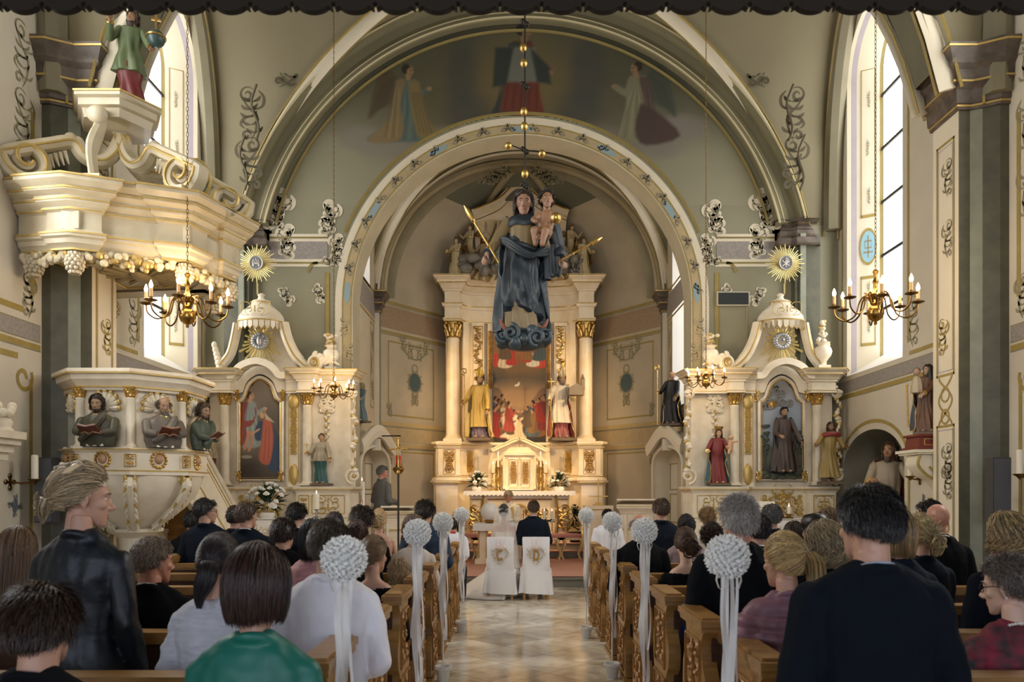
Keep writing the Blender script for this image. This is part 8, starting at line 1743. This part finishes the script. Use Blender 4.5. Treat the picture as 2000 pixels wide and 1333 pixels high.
# ============================================================ pews, aisle flowers, chairs, congregation
ROWS = [2.05 + .93 * k for k in range(9)]; AL, AR_ = -.73, .95
def pew(label, xa, sgn, xo, d):
    t = thing('pew', label, 'pew', (0, d, 0), 'oak pews either side of the aisle', True); ln = abs(xo - xa); cx = (xa + xo) / 2
    m = MB(); m.box((cx, .02, .51), (ln - .1, .035, .82)); m.build('backrest', darkoak, t)
    m = MB(); m.box((cx, .01, .925), (ln - .14, .12, .04)); m.box((cx, .0, .90), (ln - .16, .08, .03)); m.build('top_rail', oak, t)
    m = MB(); m.box((cx, .24, .435), (ln - .1, .40, .035)); m.build('seat', oak, t)
    m = MB(); m.box((cx, -.30, .13), (ln - .12, .16, .04)); m.box((cx, -.22, .06), (ln - .12, .03, .12)); m.build('kneeler', darkoak, t)
    for x, s in ((xa, sgn), (xo, -sgn)):
        out = bez([(-.04, .95), (.02, .88), (.0, .78), (-.07, .68), (-.06, .56), (.02, .48), (.0, .38), (-.06, .26), (-.06, .05)], 4) + bez([(.46, .05), (.46, .3), (.40, .42), (.45, .55), (.44, .72), (.36, .82), (.38, .95)], 4)
        m = MB(); m.prism(out, lambda y, z, o, x=x, s=s: (x + s * o, y, z), .0, .075); m.box((x + s * .037, .2, .02), (.10, .56, .04)); p = m.build('end_panel', oak, t, sharp=50)
        m = MB(); m.box((x + s * .035, .17, .965), (.115, .50, .03)); m.box((x + s * .035, .17, .995), (.13, .54, .03)); m.box((x + s * .035, .17, 1.015), (.10, .48, .015)); m.build('cap', oak, p)
        if x == xa:
            m = MB(); Tq = lambda y, z, o: (x - s * o, y, z); filigree(m, Tq, .18, .72, .3, .32, 0, 3, .012, .004, 3); filigree(m, Tq, .2, .28, .34, .34, 0, 5, .012, .004, 3); panelbox(m, Tq, .04, .36, .53, .88, .02, .006, 0); panelbox(m, Tq, .02, .40, .1, .46, .02, .006, 0); m.build('carving', mat('gilt_oak_carving', '96682f', .4, .25, var=.3, vs=12), p)
    return t
pews = {}
ordn = ['back row', 'second row', 'third row', 'fourth row', 'fifth row', 'sixth row', 'seventh row', 'eighth row', 'ninth row']
for s, xa, xo, nm in ((-1, AL, -3.5, 'pulpit'), (1, AR_, 3.9, 'niche')):
    base_ = pew('carved oak pew with moulded end cap, %s from the gallery on the %s side' % (ordn[0], nm), xa, s, xo, ROWS[0])
    for k, d in enumerate(ROWS[1:]):
        c = copy_tree(base_); c.location.y = d; c['label'] = 'carved oak pew with moulded end cap, %s from the gallery on the %s side' % (ordn[k + 1], nm)
# rose balls on ribboned sticks
def roseball():
    t = thing('pomander_stand', 'x', 'flower ball', (0, 0, 0), 'white rose balls on ribboned sticks along the aisle', True); rnd = random.Random(1); zc = 1.39
    m = MB(); m.ell((0, 0, zc), .072, 0, 20, 14); n = 200
    for i in range(n):
        z = 1 - 2 * (i + .5) / n; a = i * 2.39996; r = sqrt(1 - z * z); d = V((r * cos(a), r * sin(a), z)); x, y = frame(d); p = d * .072 + V((0, 0, zc))
        for k in range(6):
            t_ = 2 * pi * k / 6 + rnd.random(); rd = x * cos(t_) + y * sin(t_); sd = y * cos(t_) - x * sin(t_); o = rnd.uniform(.8, 1.3) * (.55 if k % 2 else 1)
            m.add([p, p + rd * .010 * o + sd * .008 + d * .014, p + rd * .016 * o + d * .024 * rnd.uniform(.4, 1.1), p + rd * .010 * o - sd * .008 + d * .014], [(0, 1, 2, 3)])
    m.build('rose_ball', petal, t, sharp=180)
    m = MB(); m.tube([(0, 0, .08), (0, 0, zc - .07)], .007, 8); m.build('stick', whitep, t)
    rib = mat('white_satin_ribbon', 'f3f0ea', .35, alpha=.88)
    for i, (x, w, l) in enumerate(((-.012, .032, .9), (.014, .026, .95), (.03, .012, .72), (-.028, .012, .6))):
        m = MB(); ph = i * 1.3; N_ = 24
        m.add([(x + s * w / 2 * cos(.6 * sin(j * .35 + ph)) + .014 * sin(j * .32 + ph) * j / N_, -.012 - .006 * i + s * w / 2 * sin(.9 * sin(j * .35 + ph)) + .01 * cos(j * .27 + ph), zc - .08 - l * j / N_) for j in range(N_ + 1) for s in (-1, 1)], [(2 * j, 2 * j + 1, 2 * j + 3, 2 * j + 2) for j in range(N_)]); m.build('ribbon', rib, t, sharp=180)
    for s in (-1, 1): m = MB(); m.add([(s * (.005 + .045 * sin(pi * j / 12) * (1 if j < 7 else .9)) , -.02 + e * .013, zc - .085 - .0 + .03 * sin(2 * pi * j / 12) - .02 * j / 12) for j in range(13) for e in (-1, 1)], [(2 * j, 2 * j + 1, 2 * j + 3, 2 * j + 2) for j in range(12)]); m.build('bow_loop', rib, t, sharp=180)
    m = MB(); m.lathe([(.045, 0), (.048, .004), (.066, .13), (.070, .135), (.062, .13), (.055, .09), (0, .09)], (0, 0, 0), 20); m.build('bucket', mat('white_enamel', 'dcdad4', .4), t); m = MB(); rnd = random.Random(4)
    for i in range(40): a = 2 * pi * i / 40; m.ell((.067 * cos(a), .067 * sin(a), .128 - .012 * (i % 2)), .009, 0, 6, 5)
    m.build('lace_edge', linen, t); return t
rb0 = roseball(); first = True
for x, d, lb in ((-.675, 3.02, 'second row of pews before the white-shirted man'), (-.64, 5.0, 'pew of the woman in the cream dress'), (-.635, 6.72, 'fifth row, in front of the navy-suited man'), (-.64, 9.07, 'front pew near the stools'), (.86, 3.12, 'pew beside the grey-haired standing man'), (.87, 5.2, 'pew of the woman with the twisted bun'), (.86, 6.84, 'pew of the balding man'), (.80, 8.7, 'front pew near the altar server')):
    o = rb0 if first else copy_tree(rb0); o.location = (x, d, 0); o.rotation_euler.z = d * 1.7 if not first else 0; o.rotation_euler.z = .25 * sin(d * 3); o['label'] = 'rose ball on ribboned stick, %s side, %s' % ('pulpit' if x < 0 else 'niche', lb); first = False
# bridal chairs
cover = mat('chair_cover_satin', 'eeebea', .45, bump=.1, bs=9)
def chair(label, x, d, letter):
    t = thing('chair', label, 'chair', (x, d, 0), 'covered chairs of the bridal couple', True)
    m = MB(); rings = []
    for z, w, y0, y1, f in ((.97, .205, -.01, .035, 0), (.94, .212, -.018, .045, 0), (.7, .205, -.02, .05, .0), (.48, .215, -.03, .06, .0), (.47, .235, -.03, .46, .01), (.44, .245, -.035, .48, .02), (.25, .26, -.055, .49, .05), (.10, .275, -.07, .50, .07)):
        ring = []
        for i in range(48):
            a = 2 * pi * i / 48; c_, s_ = cos(a), sin(a); px = math.copysign(abs(c_) ** .35, c_); py = math.copysign(abs(s_) ** .35, s_); q = 1 + f * sin(a * 7 + z * 3); ring.append((px * w * q, (y0 + y1) / 2 + py * (y1 - y0) / 2 * q, z + (.015 * cos(a * 3) if z < .2 else 0)))
        rings.append(ring)
    m.loft(rings[::-1], 0); m.build('cover', cover, t, sharp=70)
    for sx in (-1, 1):
        for y in (.0, .42): m = MB(); m.box((sx * .18, y, .08), (.035, .035, .16)); m.build('leg', mat('honey_wood', 'b5843f', .4), t)
    w = thing('heart_wreath', 'pearl heart wreath with wooden letter %s hanging on the %s' % (letter, 'chair behind the bride' if letter == 'C' else 'chair behind the groom'), 'wreath', (x, d - .035, .70), None, True); m = MB(); rnd = random.Random(3)
    hp_ = [(.0105 * 16 * sin(q) ** 3 * .75, .0105 * (13 * cos(q) - 5 * cos(2 * q) - 2 * cos(3 * q) - cos(4 * q)) * .75) for q in [2 * pi * i / 40 for i in range(40)]]
    for i in range(130): a = rnd.choice(hp_); m.ell((a[0] + rnd.gauss(0, .012), -.006 + rnd.gauss(0, .004), a[1] + rnd.gauss(0, .012)), rnd.uniform(.006, .011), rnd.choice((0, 0, 1)), 6, 5)
    m.tube([(a, 0, b) for a, b in hp_], .010, 6, 1, True); m.build('heart', [petal, mat('pale_willow', 'cdbb93', .6)], w)
    m = MB(); 
    L_ = [(.045 * cos(R(q)), .07 * sin(R(q))) for q in range(45, 316, 15)] if letter == 'C' else [(-.035, -.07), (-.035, .07)] + [(-.005 + .045 * cos(R(q)), .07 * sin(R(q))) for q in range(90, -91, -15)] + [(-.035, -.07)]
    m.tube([(a, -.028, b) for a, b in L_], .017, 6, 0, flat=.5, fdir=(0, 1, 0)); m.build('letter', mat('kraft_letter', 'b08a52', .6), w)
    for sx in (-1, 1): m = MB(); m.tube([(0, -.02, .11), (sx * .05, -.03, .15), (sx * .075, -.025, .12), (sx * .04, -.02, .10), (0, -.02, .11)], .014, 6, 0, flat=.5); m.tube([(0, -.02, .11), (sx * .04, -.025, .03)], .009, 5); m.tube([(0, -.01, .12), (sx * .05, .0, .26)], .006, 5); m.build('bow', mat('blush_ribbon', 'efdcd2', .5), w)
    return t
chair('white satin covered chair with heart wreath behind the bride', P(977, 0, 11.8).x, 11.8, 'C'); chair('white satin covered chair with heart wreath behind the groom', P(1047, 0, 11.8).x, 11.8, 'D')

navy = mat('navy_cloth', '161d28', .85, spec=.15, var=.12, vs=14, bump=.08, bs=260); blacks = mat('black_cloth', '0f1114', .9, spec=.15, var=.1, vs=14, bump=.08, bs=260); dnavy = mat('midnight_cloth', '10151d', .9, spec=.15, var=.12, vs=14, bump=.08, bs=260); charc = mat('charcoal_cloth', '222529', .9, spec=.15, var=.1, vs=14); wshirt = mat('white_cotton', 'e9e6ea', .8, var=.05, vs=10)
leatherm = mat('blue_leather', '151b22', .48, var=.25, vs=9, bump=.2, bs=22); pinkm = mat('dusty_pink', 'b98485', .7, var=.1, vs=9); creamd = mat('cream_knit', 'd8cabb', .8, var=.06, vs=20)
D = dict
def hat(Hh, M, n, th): Hh.lathe([(.092, .02), (.098, .04), (.096, .09), (.075, .135), (0, .15)], (0, -.012, 0), 20, 2, 1, 1.2, M=M)
def crown_braid(Hh, M, n, th):
    braid(Hh, M, [skull(V((cos(a) * .62, sin(a) * .75 - .18, .72 - .25 * sin(a))).normalized(), 1.24) for a in [R(150 + 14 * i) for i in range(13)]], .018, .014)
    braid(Hh, M, [skull(V((.55 * cos(R(20 + 12 * i)) , -.1 - .06 * i, .8 - .11 * i)).normalized(), 1.24) for i in range(12)], .018, .014); bun(Hh, M, (-.02, -.155, -.035), .045, n // 16, 2, th * 1.2); tail(Hh, M, (0, -1, -.2), .10, n // 14, 3, th, .012, .03, .012, .03)
def lowbun(c=(0, -.125, -.04), r=.05, q=12, f=2.): return lambda Hh, M, n, th: bun(Hh, M, c, r, max(24, n // q), 5, th * f)
def horn(c1, c2): return lambda *a: None
LAP = mat('dark_trousers', '16181c', .8)
PEOPLE = [
 # pulpit side
 ('woman with long light brown hair at the frame edge, dark jacket, behind the leather jacket', 20, 1026, 4.2, D(fem=1, style='long', hL=.30, hc='6b5138', top=blacks, cloth='suit', lod=2)),
 ('standing woman in dark blue leather jacket with blonde braided updo, face turned aside', 160, 908, 3.45, D(fem=1, k=1.07, yaw=-6, hyaw=-52, hpitch=4, style='gather', g=(0, -1, -.25), hc='b09a76', hairfn=crown_braid, top=leatherm, cloth='leather', lod=2, pose='stand', arms='down', legs=mat('dark_jeans', '12161c', .7), face=True, skin=SKIN, wav=.005, vol=1.9)),
 ('dark-haired person low at the bottom corner before the leather jacket', 55, 1225, 2.3, D(style='short', hL=.06, hc='38291f', top=blacks, lod=2)),
 ('man with cropped grey-brown hair in black suit, looking aside, beside the leather jacket', 288, 1046, 4.2, D(k=1.04, hyaw=-38, style='crop', hL=.028, hc='82705e', top=blacks, collar=linen, lod=2, skin=SKINR, face=True)),
 ('woman with dark brown low ponytail in white textured blouse', 416, 1040, 3.42, D(fem=1, style='gather', g=(0, -1, -.15), hc='2b2322', hairfn=lambda h, M, n, t: tail(h, M, (0, -1, -.15), .2, n // 3, 4, t, .022, .045, .014, .03), top=mat('white_ribbed_blouse', 'c9c8cc', .8, var=.18, vs=16, stretch=(1, 1, 4)), cloth='blouse', lod=2, hpitch=10, vol=1.2)),
 ('woman with short brown bob in emerald green jacket', 490, 1060, 2.31, D(fem=1, k=.98, style='bob', hL=.065, hc='33201a', top=mat('emerald_cloth', '0d6a58', .5, var=.2, vs=8), cloth='leather', lod=2, vol=1.35, hyaw=-8)),
 ('man with short brown hair in white shirt behind a rose ball', 642, 1013, 3.53, D(k=.98, style='short', hL=.04, hc='4d4235', top=wshirt, cloth='shirt', collar=wshirt, lod=2, hpitch=6)),
 ('standing man in dark suit with glasses, in profile below the pulpit', 402, 973, 7.6, D(hyaw=-58, hc='2a2320', style='short', top=navy, lod=1, face=True, glasses='101010')),
 ('dark-haired person half hidden behind the man with glasses below pulpit', 371, 997, 8.5, D(hc='1c1817', style='short', top=blacks, lod=0)),
 ('man with brown fade haircut in navy suit before the white flowers', 481, 979, 7.2, D(hyaw=-28, hc='5a4636', style='crop', hL=.03, top=navy, collar=linen, lod=1)),
 ('person with dark hair glimpsed beside the brown fade haircut', 457, 986, 8.3, D(hc='33261f', style='short', top=charc, lod=0)),
 ('dark-haired man in black suit raising a hand beside his face', 549, 1010, 6.0, D(hc='33261f', style='short', top=blacks, lod=1, arms='raise', hyaw=-8)),
 ('black-haired man in blue suit before the side altar table', 579, 982, 7.9, D(hc='17130f', style='short', top=navy, collar=linen, lod=1, hpitch=12, hyaw=-18)),
 ('woman with sleek black bob in dusty pink dress', 606, 1012, 5.3, D(fem=1, style='bob', hL=.11, hc='1b1719', top=pinkm, cloth='blouse', lod=1, sleeves=.5)),
 ('dark-haired woman in grey behind the man in white shirt', 650, 998, 7.9, D(fem=1, style='bob', hL=.08, hc='33221e', top=charc, lod=0)),
 ('woman with auburn updo and bare neck', 694, 1014, 6.03, D(fem=1, style='gather', g=(0, -1, .3), hc='3d2019', hairfn=lowbun((0, -.12, .03), .055), top=charc, cloth='dress', lod=1, neckline=.07, skin=SKINP)),
 ('man with thick dark hair in charcoal waistcoat below the lectern', 704, 987, 6.96, D(hc='382c26', style='short', hL=.06, top=charc, cloth='vest', lod=1, k=1.05)),
 ('woman with blonde plaited chignon in peach dress', 739, 992, 8.82, D(fem=1, style='gather', g=(0, -1, -.3), hc='b89a6c', hairfn=lowbun((0, -.115, -.03), .062, 8), top=mat('peach_cloth', 'cf9f83', .7), cloth='dress', lod=1, neckline=.1, sleeves=0, skin=SKIN)),
 ('woman with rolled brown-blonde hair in black dress behind the rose ball', 727, 1060, 5.1, D(fem=1, style='gather', g=(-.3, -1, -.4), hc='6b5236', hairfn=lowbun((-.02, -.115, -.055), .055), top=blacks, cloth='dress', lod=1, hyaw=-25, neckline=.05)),
 ('small child with long curly blonde hair in the pew', 776, 1106, 6.03, D(fem=1, k=.72, style='wavy', hL=.2, hc='a78a60', wav=.022, top=creamd, cloth='dress', lod=1, hn=700, vol=1.6)),
 ('woman in cream knit dress with brown hair behind a rose ball', 806, 1003, 6.96, D(fem=1, k=1.0, style='wavy', hL=.06, hc='6a503a', wav=.012, top=creamd, cloth='dress', lod=1, arms='back')),
 ('dark-haired man in navy blue suit near the aisle', 830, 976, 8.1, D(hc='33291f', style='short', hL=.055, top=mat('blue_suit_cloth', '1b3048', .7), lod=1, hyaw=-12)),
 ('altar server in white alb with red collar behind rose balls near the stools', 885, 1012, 11.2, D(k=.8, hc='2a211b', style='short', top=wshirt, cloth='alb', collar=mat('red_collar', 'b01a24', .6), lod=0)),
 # niche side
 ('young altar server in white alb with red collar near the brass cross', 1187, 994, 11.4, D(k=.85, hc='2c221c', style='short', top=wshirt, cloth='alb', collar=mat('red_collar', 'b01a24', .6), lod=1)),
 ('balding man with grey fringe in black suit next to the aisle', 1252, 1003, 7.0, D(hc='8d7c6c', style='fringe', hL=.02, top=blacks, lod=1, skin=SKINR, k=1.03)),
 ('tall man with brown fade haircut in navy suit before the ambo', 1292, 973, 8.82, D(hc='5b4534', style='crop', hL=.04, top=navy, lod=1)),
 ('woman with black pinned-up hair and mauve shawl', 1343, 1003, 7.89, D(fem=1, hc='1d1718', style='gather', g=(0, -1, .2), hairfn=lowbun((0, -.115, .02), .06), top=mat('mauve_shawl', 'a08a8c', .8, var=.2, vs=14), cloth='blouse', lod=1)),
 ('woman with curly blonde short hair in cream jacket', 1384, 991, 9.75, D(fem=1, hc='96784f', style='curly', hL=.05, top=creamd, cloth='suit', lod=1, vol=1.1)),
 ('woman with twisted golden-brown chignon and black dress', 1342, 1028, 6.03, D(fem=1, hc='4d3526', style='gather', g=(.15, -1, -.1), hairfn=lambda h, M, n, t: (bun(h, M, (.015, -.125, -.02), .065, n // 12, 3, t * 2.4, .7), bun(h, M, (.02, -.14, -.01), .045, 26, 9, t * 3)), top=blacks, cloth='dress', lod=1, neckline=.06, k=1.0, skin=SKINP)),
 ('woman with dark brown curls behind the largest near rose ball', 1394, 1033, 6.96, D(fem=1, hc='3d2c22', style='curly', hL=.05, top=charc, lod=1)),
 ('standing man with spiky silver-grey hair in black suit', 1444, 966, 4.35, D(k=1.05, hc='b3aca2', style='spiky', hL=.036, top=blacks, cloth='coat', lod=2, hn=4200, pose='stand', skin=SKINR, arms='front', hyaw=10)),
 ('man with short black-grey hair and white collar behind the silver-haired man', 1485, 1003, 6.03, D(hc='2e2a28', style='short', top=blacks, collar=linen, lod=1)),
 ('grey-haired man in dark suit before the side altar missal', 1508, 984, 7.6, D(hc='5f5a55', style='short', top=navy, lod=1)),
 ('woman with dark brown bob in front of the niche-side altar', 1556, 1017, 6.96, D(fem=1, hc='3a2a20', style='bob', hL=.07, top=charc, lod=1)),
 ('woman with blonde ponytail in mauve quilted jacket', 1541, 1036, 3.35, D(fem=1, k=.98, style='gather', g=(.42, -1, .30), hc='a98c5c', hairfn=lambda h, M, n, t: tail(h, M, (.42, -1, .30), .34, n // 3, 4, t, .018, .045, .016, .05), top=mat('mauve_nylon', '8a636e', .45, var=.1, vs=9), cloth='puffer', collar=mat('beige_scarf', 'c7b7a5', .8), lod=2, hyaw=22, face=True, arms='front')),
 ('woman with wavy blonde bob in black jacket beside the ponytail', 1617, 1016, 4.25, D(fem=1, hc='a08c68', style='wavy', hL=.08, wav=.016, top=blacks, lod=2, hn=1500, hyaw=35, vol=1.5, th=.0026)),
 ('person in black knitted hat before the side altar', 1597, 1003, 6.03, D(hc='191614', style='short', hairfn=hat, top=charc, lod=1, hyaw=20)),
 ('person with light brown hair peeking over the black hat', 1623, 990, 7.89, D(fem=1, hc='6b5236', style='wavy', hL=.05, wav=.01, top=charc, lod=0)),
 ('tallest standing man, black coat and pale blue collar, dark greying hair', 1702, 943, 2.5, D(k=1.0, hc='2d2b29', style='short', hL=.035, hn=3600, top=dnavy, cloth='coat', collar=mat('pale_blue_shirt', 'a9b4c6', .8), lod=2, pose='stand', arms='front', hyaw=12, low=-.5, vol=.8)),
 ('blonde bobbed person in navy half hidden behind the tall black coat', 1755, 993, 4.2, D(fem=1, hc='8a7048', style='bob', hL=.08, top=navy, lod=1, hn=1500)),
 ('woman with blonde curled low bun in navy jacket, hand at chin', 1806, 1005, 5.0, D(fem=1, hc='a8946a', style='gather', g=(.1, -1, -.35), hairfn=lambda h, M, n, t: (bun(h, M, (.0, -.12, -.06), .055, n // 8, 3, t * 2.2), hair(h, 'curly', n // 8, M, 3, .05, t, None, 1.3)), top=navy, cloth='suit', lod=1, arms='chin', hyaw=25, hn=1400)),
 ('bald man in black suit by the pilaster', 1833, 979, 5.9, D(hc='6d5a4a', style='none', top=blacks, collar=linen, lod=1, skin=SKINR, k=1.06)),
 ('dark-haired person with glasses behind the bald man', 1815, 976, 6.9, D(hc='1a1614', style='short', top=charc, lod=1, hyaw=45, glasses='101010', face=True)),
 ('woman with wavy blonde crop and red scarf in dark jacket at the frame edge', 1968, 998, 4.3, D(fem=1, hc='9a8258', style='wavy', hL=.05, wav=.014, top=dnavy, cloth='suit', collar=mat('scarlet_scarf', 'b3222b', .7), lod=2, hn=1500, hyaw=20, vol=1.2, th=.0026)),
 ('woman with short grey-brown hair, glasses and pearls in red floral blouse', 1990, 1083, 2.9, D(fem=1, hc='6d6258', style='spiky', hL=.03, hn=3000, top=mat('floral_print', '8c2036', .7, var=.5, vs=17, col2='1e2a28'), cloth='blouse', lod=2, hyaw=42, face=True, glasses='2a2a2a', hpitch=5, skin=SKINP, extra=lambda root, TT, M, J: (lambda m: ([m.ell(TT(.068 * cos(a), -.026 + .066 * sin(a), 1.482 - .03 * (1 + sin(a))), .0062, 0, 7, 5) for a in [2 * pi * i / 40 for i in range(40)]], m.build('pearl_necklace', mat('pearl', 'e6e0d6', .2), root), [(lambda q: (q.ell(M @ V((e * .082, -.012, -.04)), .006, 0, 7, 5), q.build('pearl_earring', mat('pearl', 'e6e0d6', .2), root)))(MB()) for e in (-1, 1)]))(MB()))),
]
for lb, u, v, d, kw in PEOPLE:
    kw.setdefault('legs', LAP)
    if d < 10: # keep everyone between two pew backs
        r = (d - ROWS[0]) % .93; d += (.26 - r if r < .26 else (.55 - r if r < .74 else .93 + .26 - r) if r > .55 else 0)
    person(lb, u, v, d, **kw)
# bride, groom, priest, lector
def bride_extra(root, TT, M, J):
    m = MB(); rings = []
    for j in range(15):
        t = j / 14; z = 1.0 * (1 - t) * .86 + .012; r = .14 + .24 * t ** 1.2; tr = max(0, t - .55) * 1.5
        rings.append([(r * cos(a) * (1 + .06 * t * sin(a * 13)) - tr * .55 * max(0, -cos(a)) - .1 * tr, r * .85 * sin(a) * (1 + .06 * t * sin(a * 13)) - tr * .62 * max(0, -sin(a)) * (1 if cos(a) < .3 else .4), z) for a in [2 * pi * i / 60 for i in range(60)]])
    m.loft(rings[::-1], 0, True); m.build('wedding_skirt', mat('ivory_tulle', 'ede4d8', .8, var=.05, vs=8), root, sharp=180)
    m = MB(); n = 40
    def vf(u, v): a = R(-172 + 164 * u); w = .10 + .16 * v ** .7; return tuple(V((w * cos(a) * 1.05, .0 - .02 - w * abs(sin(a)) * .8 - .06 * v + .012 * sin(u * 40) * v, M.translation.z + .06 - .95 * v)))
    m.grid(n, 20, vf); m.build('veil', mat('veil_tulle', 'f4efe8', .8, alpha=.42), root, sharp=180)
person('bride with pinned dark hair under a sheer white veil, standing at her chair', 984, 984, 12.45, None, 1, .95, top=mat('ivory_lace', 'eadfce', .8), cloth='dress', sleeves=0, neckline=.17, style='gather', g=(0, -1, .0), hc='4a4340', hairfn=lowbun((0, -.115, .0), .06), pose='stand', arms='front', lod=1, skin=SKIN, extra=bride_extra, legs=None)
person('groom with brown faded hair in dark navy suit, standing at his chair', 1042, 977, 12.45, None, 0, 1.0, top=navy, cloth='suit', collar=linen, style='crop', hL=.035, hc='5b4430', pose='stand', arms='front', lod=1, legs=mat('navy_trousers', '171d26', .8), hyaw=8)
p_ = mat('cream_chasuble', 'e6dcc6', .7, var=.06, vs=7)
def priest_extra(root, TT, M, J):
    m = MB(); m.loft([[(rx * cos(a) * (1 + .05 * sin(a * 9)), ry * sin(a) * (1 + .05 * sin(a * 9)), z) for a in [2 * pi * i / 48 for i in range(48)]] for z, rx, ry in ((.04, .30, .24), (.6, .28, .2), (.95, .24, .17))]); m.build('alb_skirt', p_, root)
    m = MB(); [m.tube([TT(s * .06, .0, 1.47), TT(s * .085, .12, 1.36), TT(s * .09, .165, 1.1)], .035, 8, flat=.35, fdir=(0, 1, 0)) for s in (-1, 1)]; m.build('stole', mat('gold_stole', 'c3a25c', .5), root)
    m = MB(); c = (J[1][2] + J[-1][2]) / 2 + V((0, .1, .05)); [m.box((c.x + s * .08, c.y, c.z), (.16, .2, .015), 0, M=None) for s in (-1, 1)]; m.build('open_book', mat('paper', 'e6dfcf', .7), root)
person('priest in cream chasuble with grey-blond hair reading before the high altar', 993, 958, 16.75, None, 0, .97, yaw=180, z0=.182, top=p_, cloth='alb', style='short', hL=.045, hc='b0a085', hpitch=32, arms='front', lod=1, face=True, skin=SKINR, pose='stand', extra=priest_extra, legs=None)
def lector_extra(root, TT, M, J):
    m = MB(); rnd = random.Random(2)
    for i in range(140):
        a = rnd.uniform(-1.2, 1.2); q = V((.058 * sin(a), .02 + .062 * cos(a), -.075 - .03 * cos(a) * rnd.random())); strand(m, [M @ q, M @ (q + V((0, .012, -.02)))], .003, rnd.choice((0, 1)))
    m.build('beard', hairmats('8d8880'), root, sharp=180); m = MB(); m.loft([[TT(w, .128, z), TT(w * .3, .14, z), TT(-w * .3, .14, z), TT(-w, .128, z)] for z, w in ((1.44, .05), (1.2, .035), (1.12, .01))], 0, False, False); m.tube([TT(0, .142, 1.44), TT(0, .148, 1.2)], [.02, .03], 6, 1, flat=.4, fdir=(0, 1, 0)); m.build('shirt_and_tie', [linen, slate], root)
person('bearded grey-haired man in grey suit standing at the lectern in profile', 746, 909, 15.1, None, 0, 1.04, yaw=-45, z0=.39, top=mat('grey_suit_cloth', '6a6a66', .8, var=.1, vs=16), cloth='suit', collar=linen, style='short', hL=.035, hc='77736c', hyaw=-35, hpitch=8, arms='front', lod=1, face=True, skin=SKINR, pose='stand', legs=mat('grey_trousers', '57575a', .8), extra=lector_extra)
# small things in the pews
p = P(1333, 1155, 5.05); m = MB(); m.grid(10, 10, lambda u, v: (p.x - .06 + .16 * u + .02 * sin(v * 9), 4.76 + .05 * sin(u * 8) * v - .02, .96 - .32 * v)); m.grid(10, 6, lambda u, v: (p.x - .06 + .16 * u, 4.76 + .16 * v, .958 + .012 * sin(u * 9))); o = m.build('blue_jacket', mat('royal_blue_cloth', '253f86', .7, var=.2, vs=9)); tag(o, 'royal blue jacket draped over the pew beside the black dress', 'jacket')
p = P(1556, 1330, 2.75); m = MB(); m.box((0, 0, 0), (.15, .21, .006)); o = m.build('song_sheet', mat('paper', 'e6dfcf', .7)); o.location = (p.x + .1, p.y + .05, .98); o.rotation_euler = (.35, .12, .2); tag(o, 'white song sheet held before the tall black coat', 'booklet')
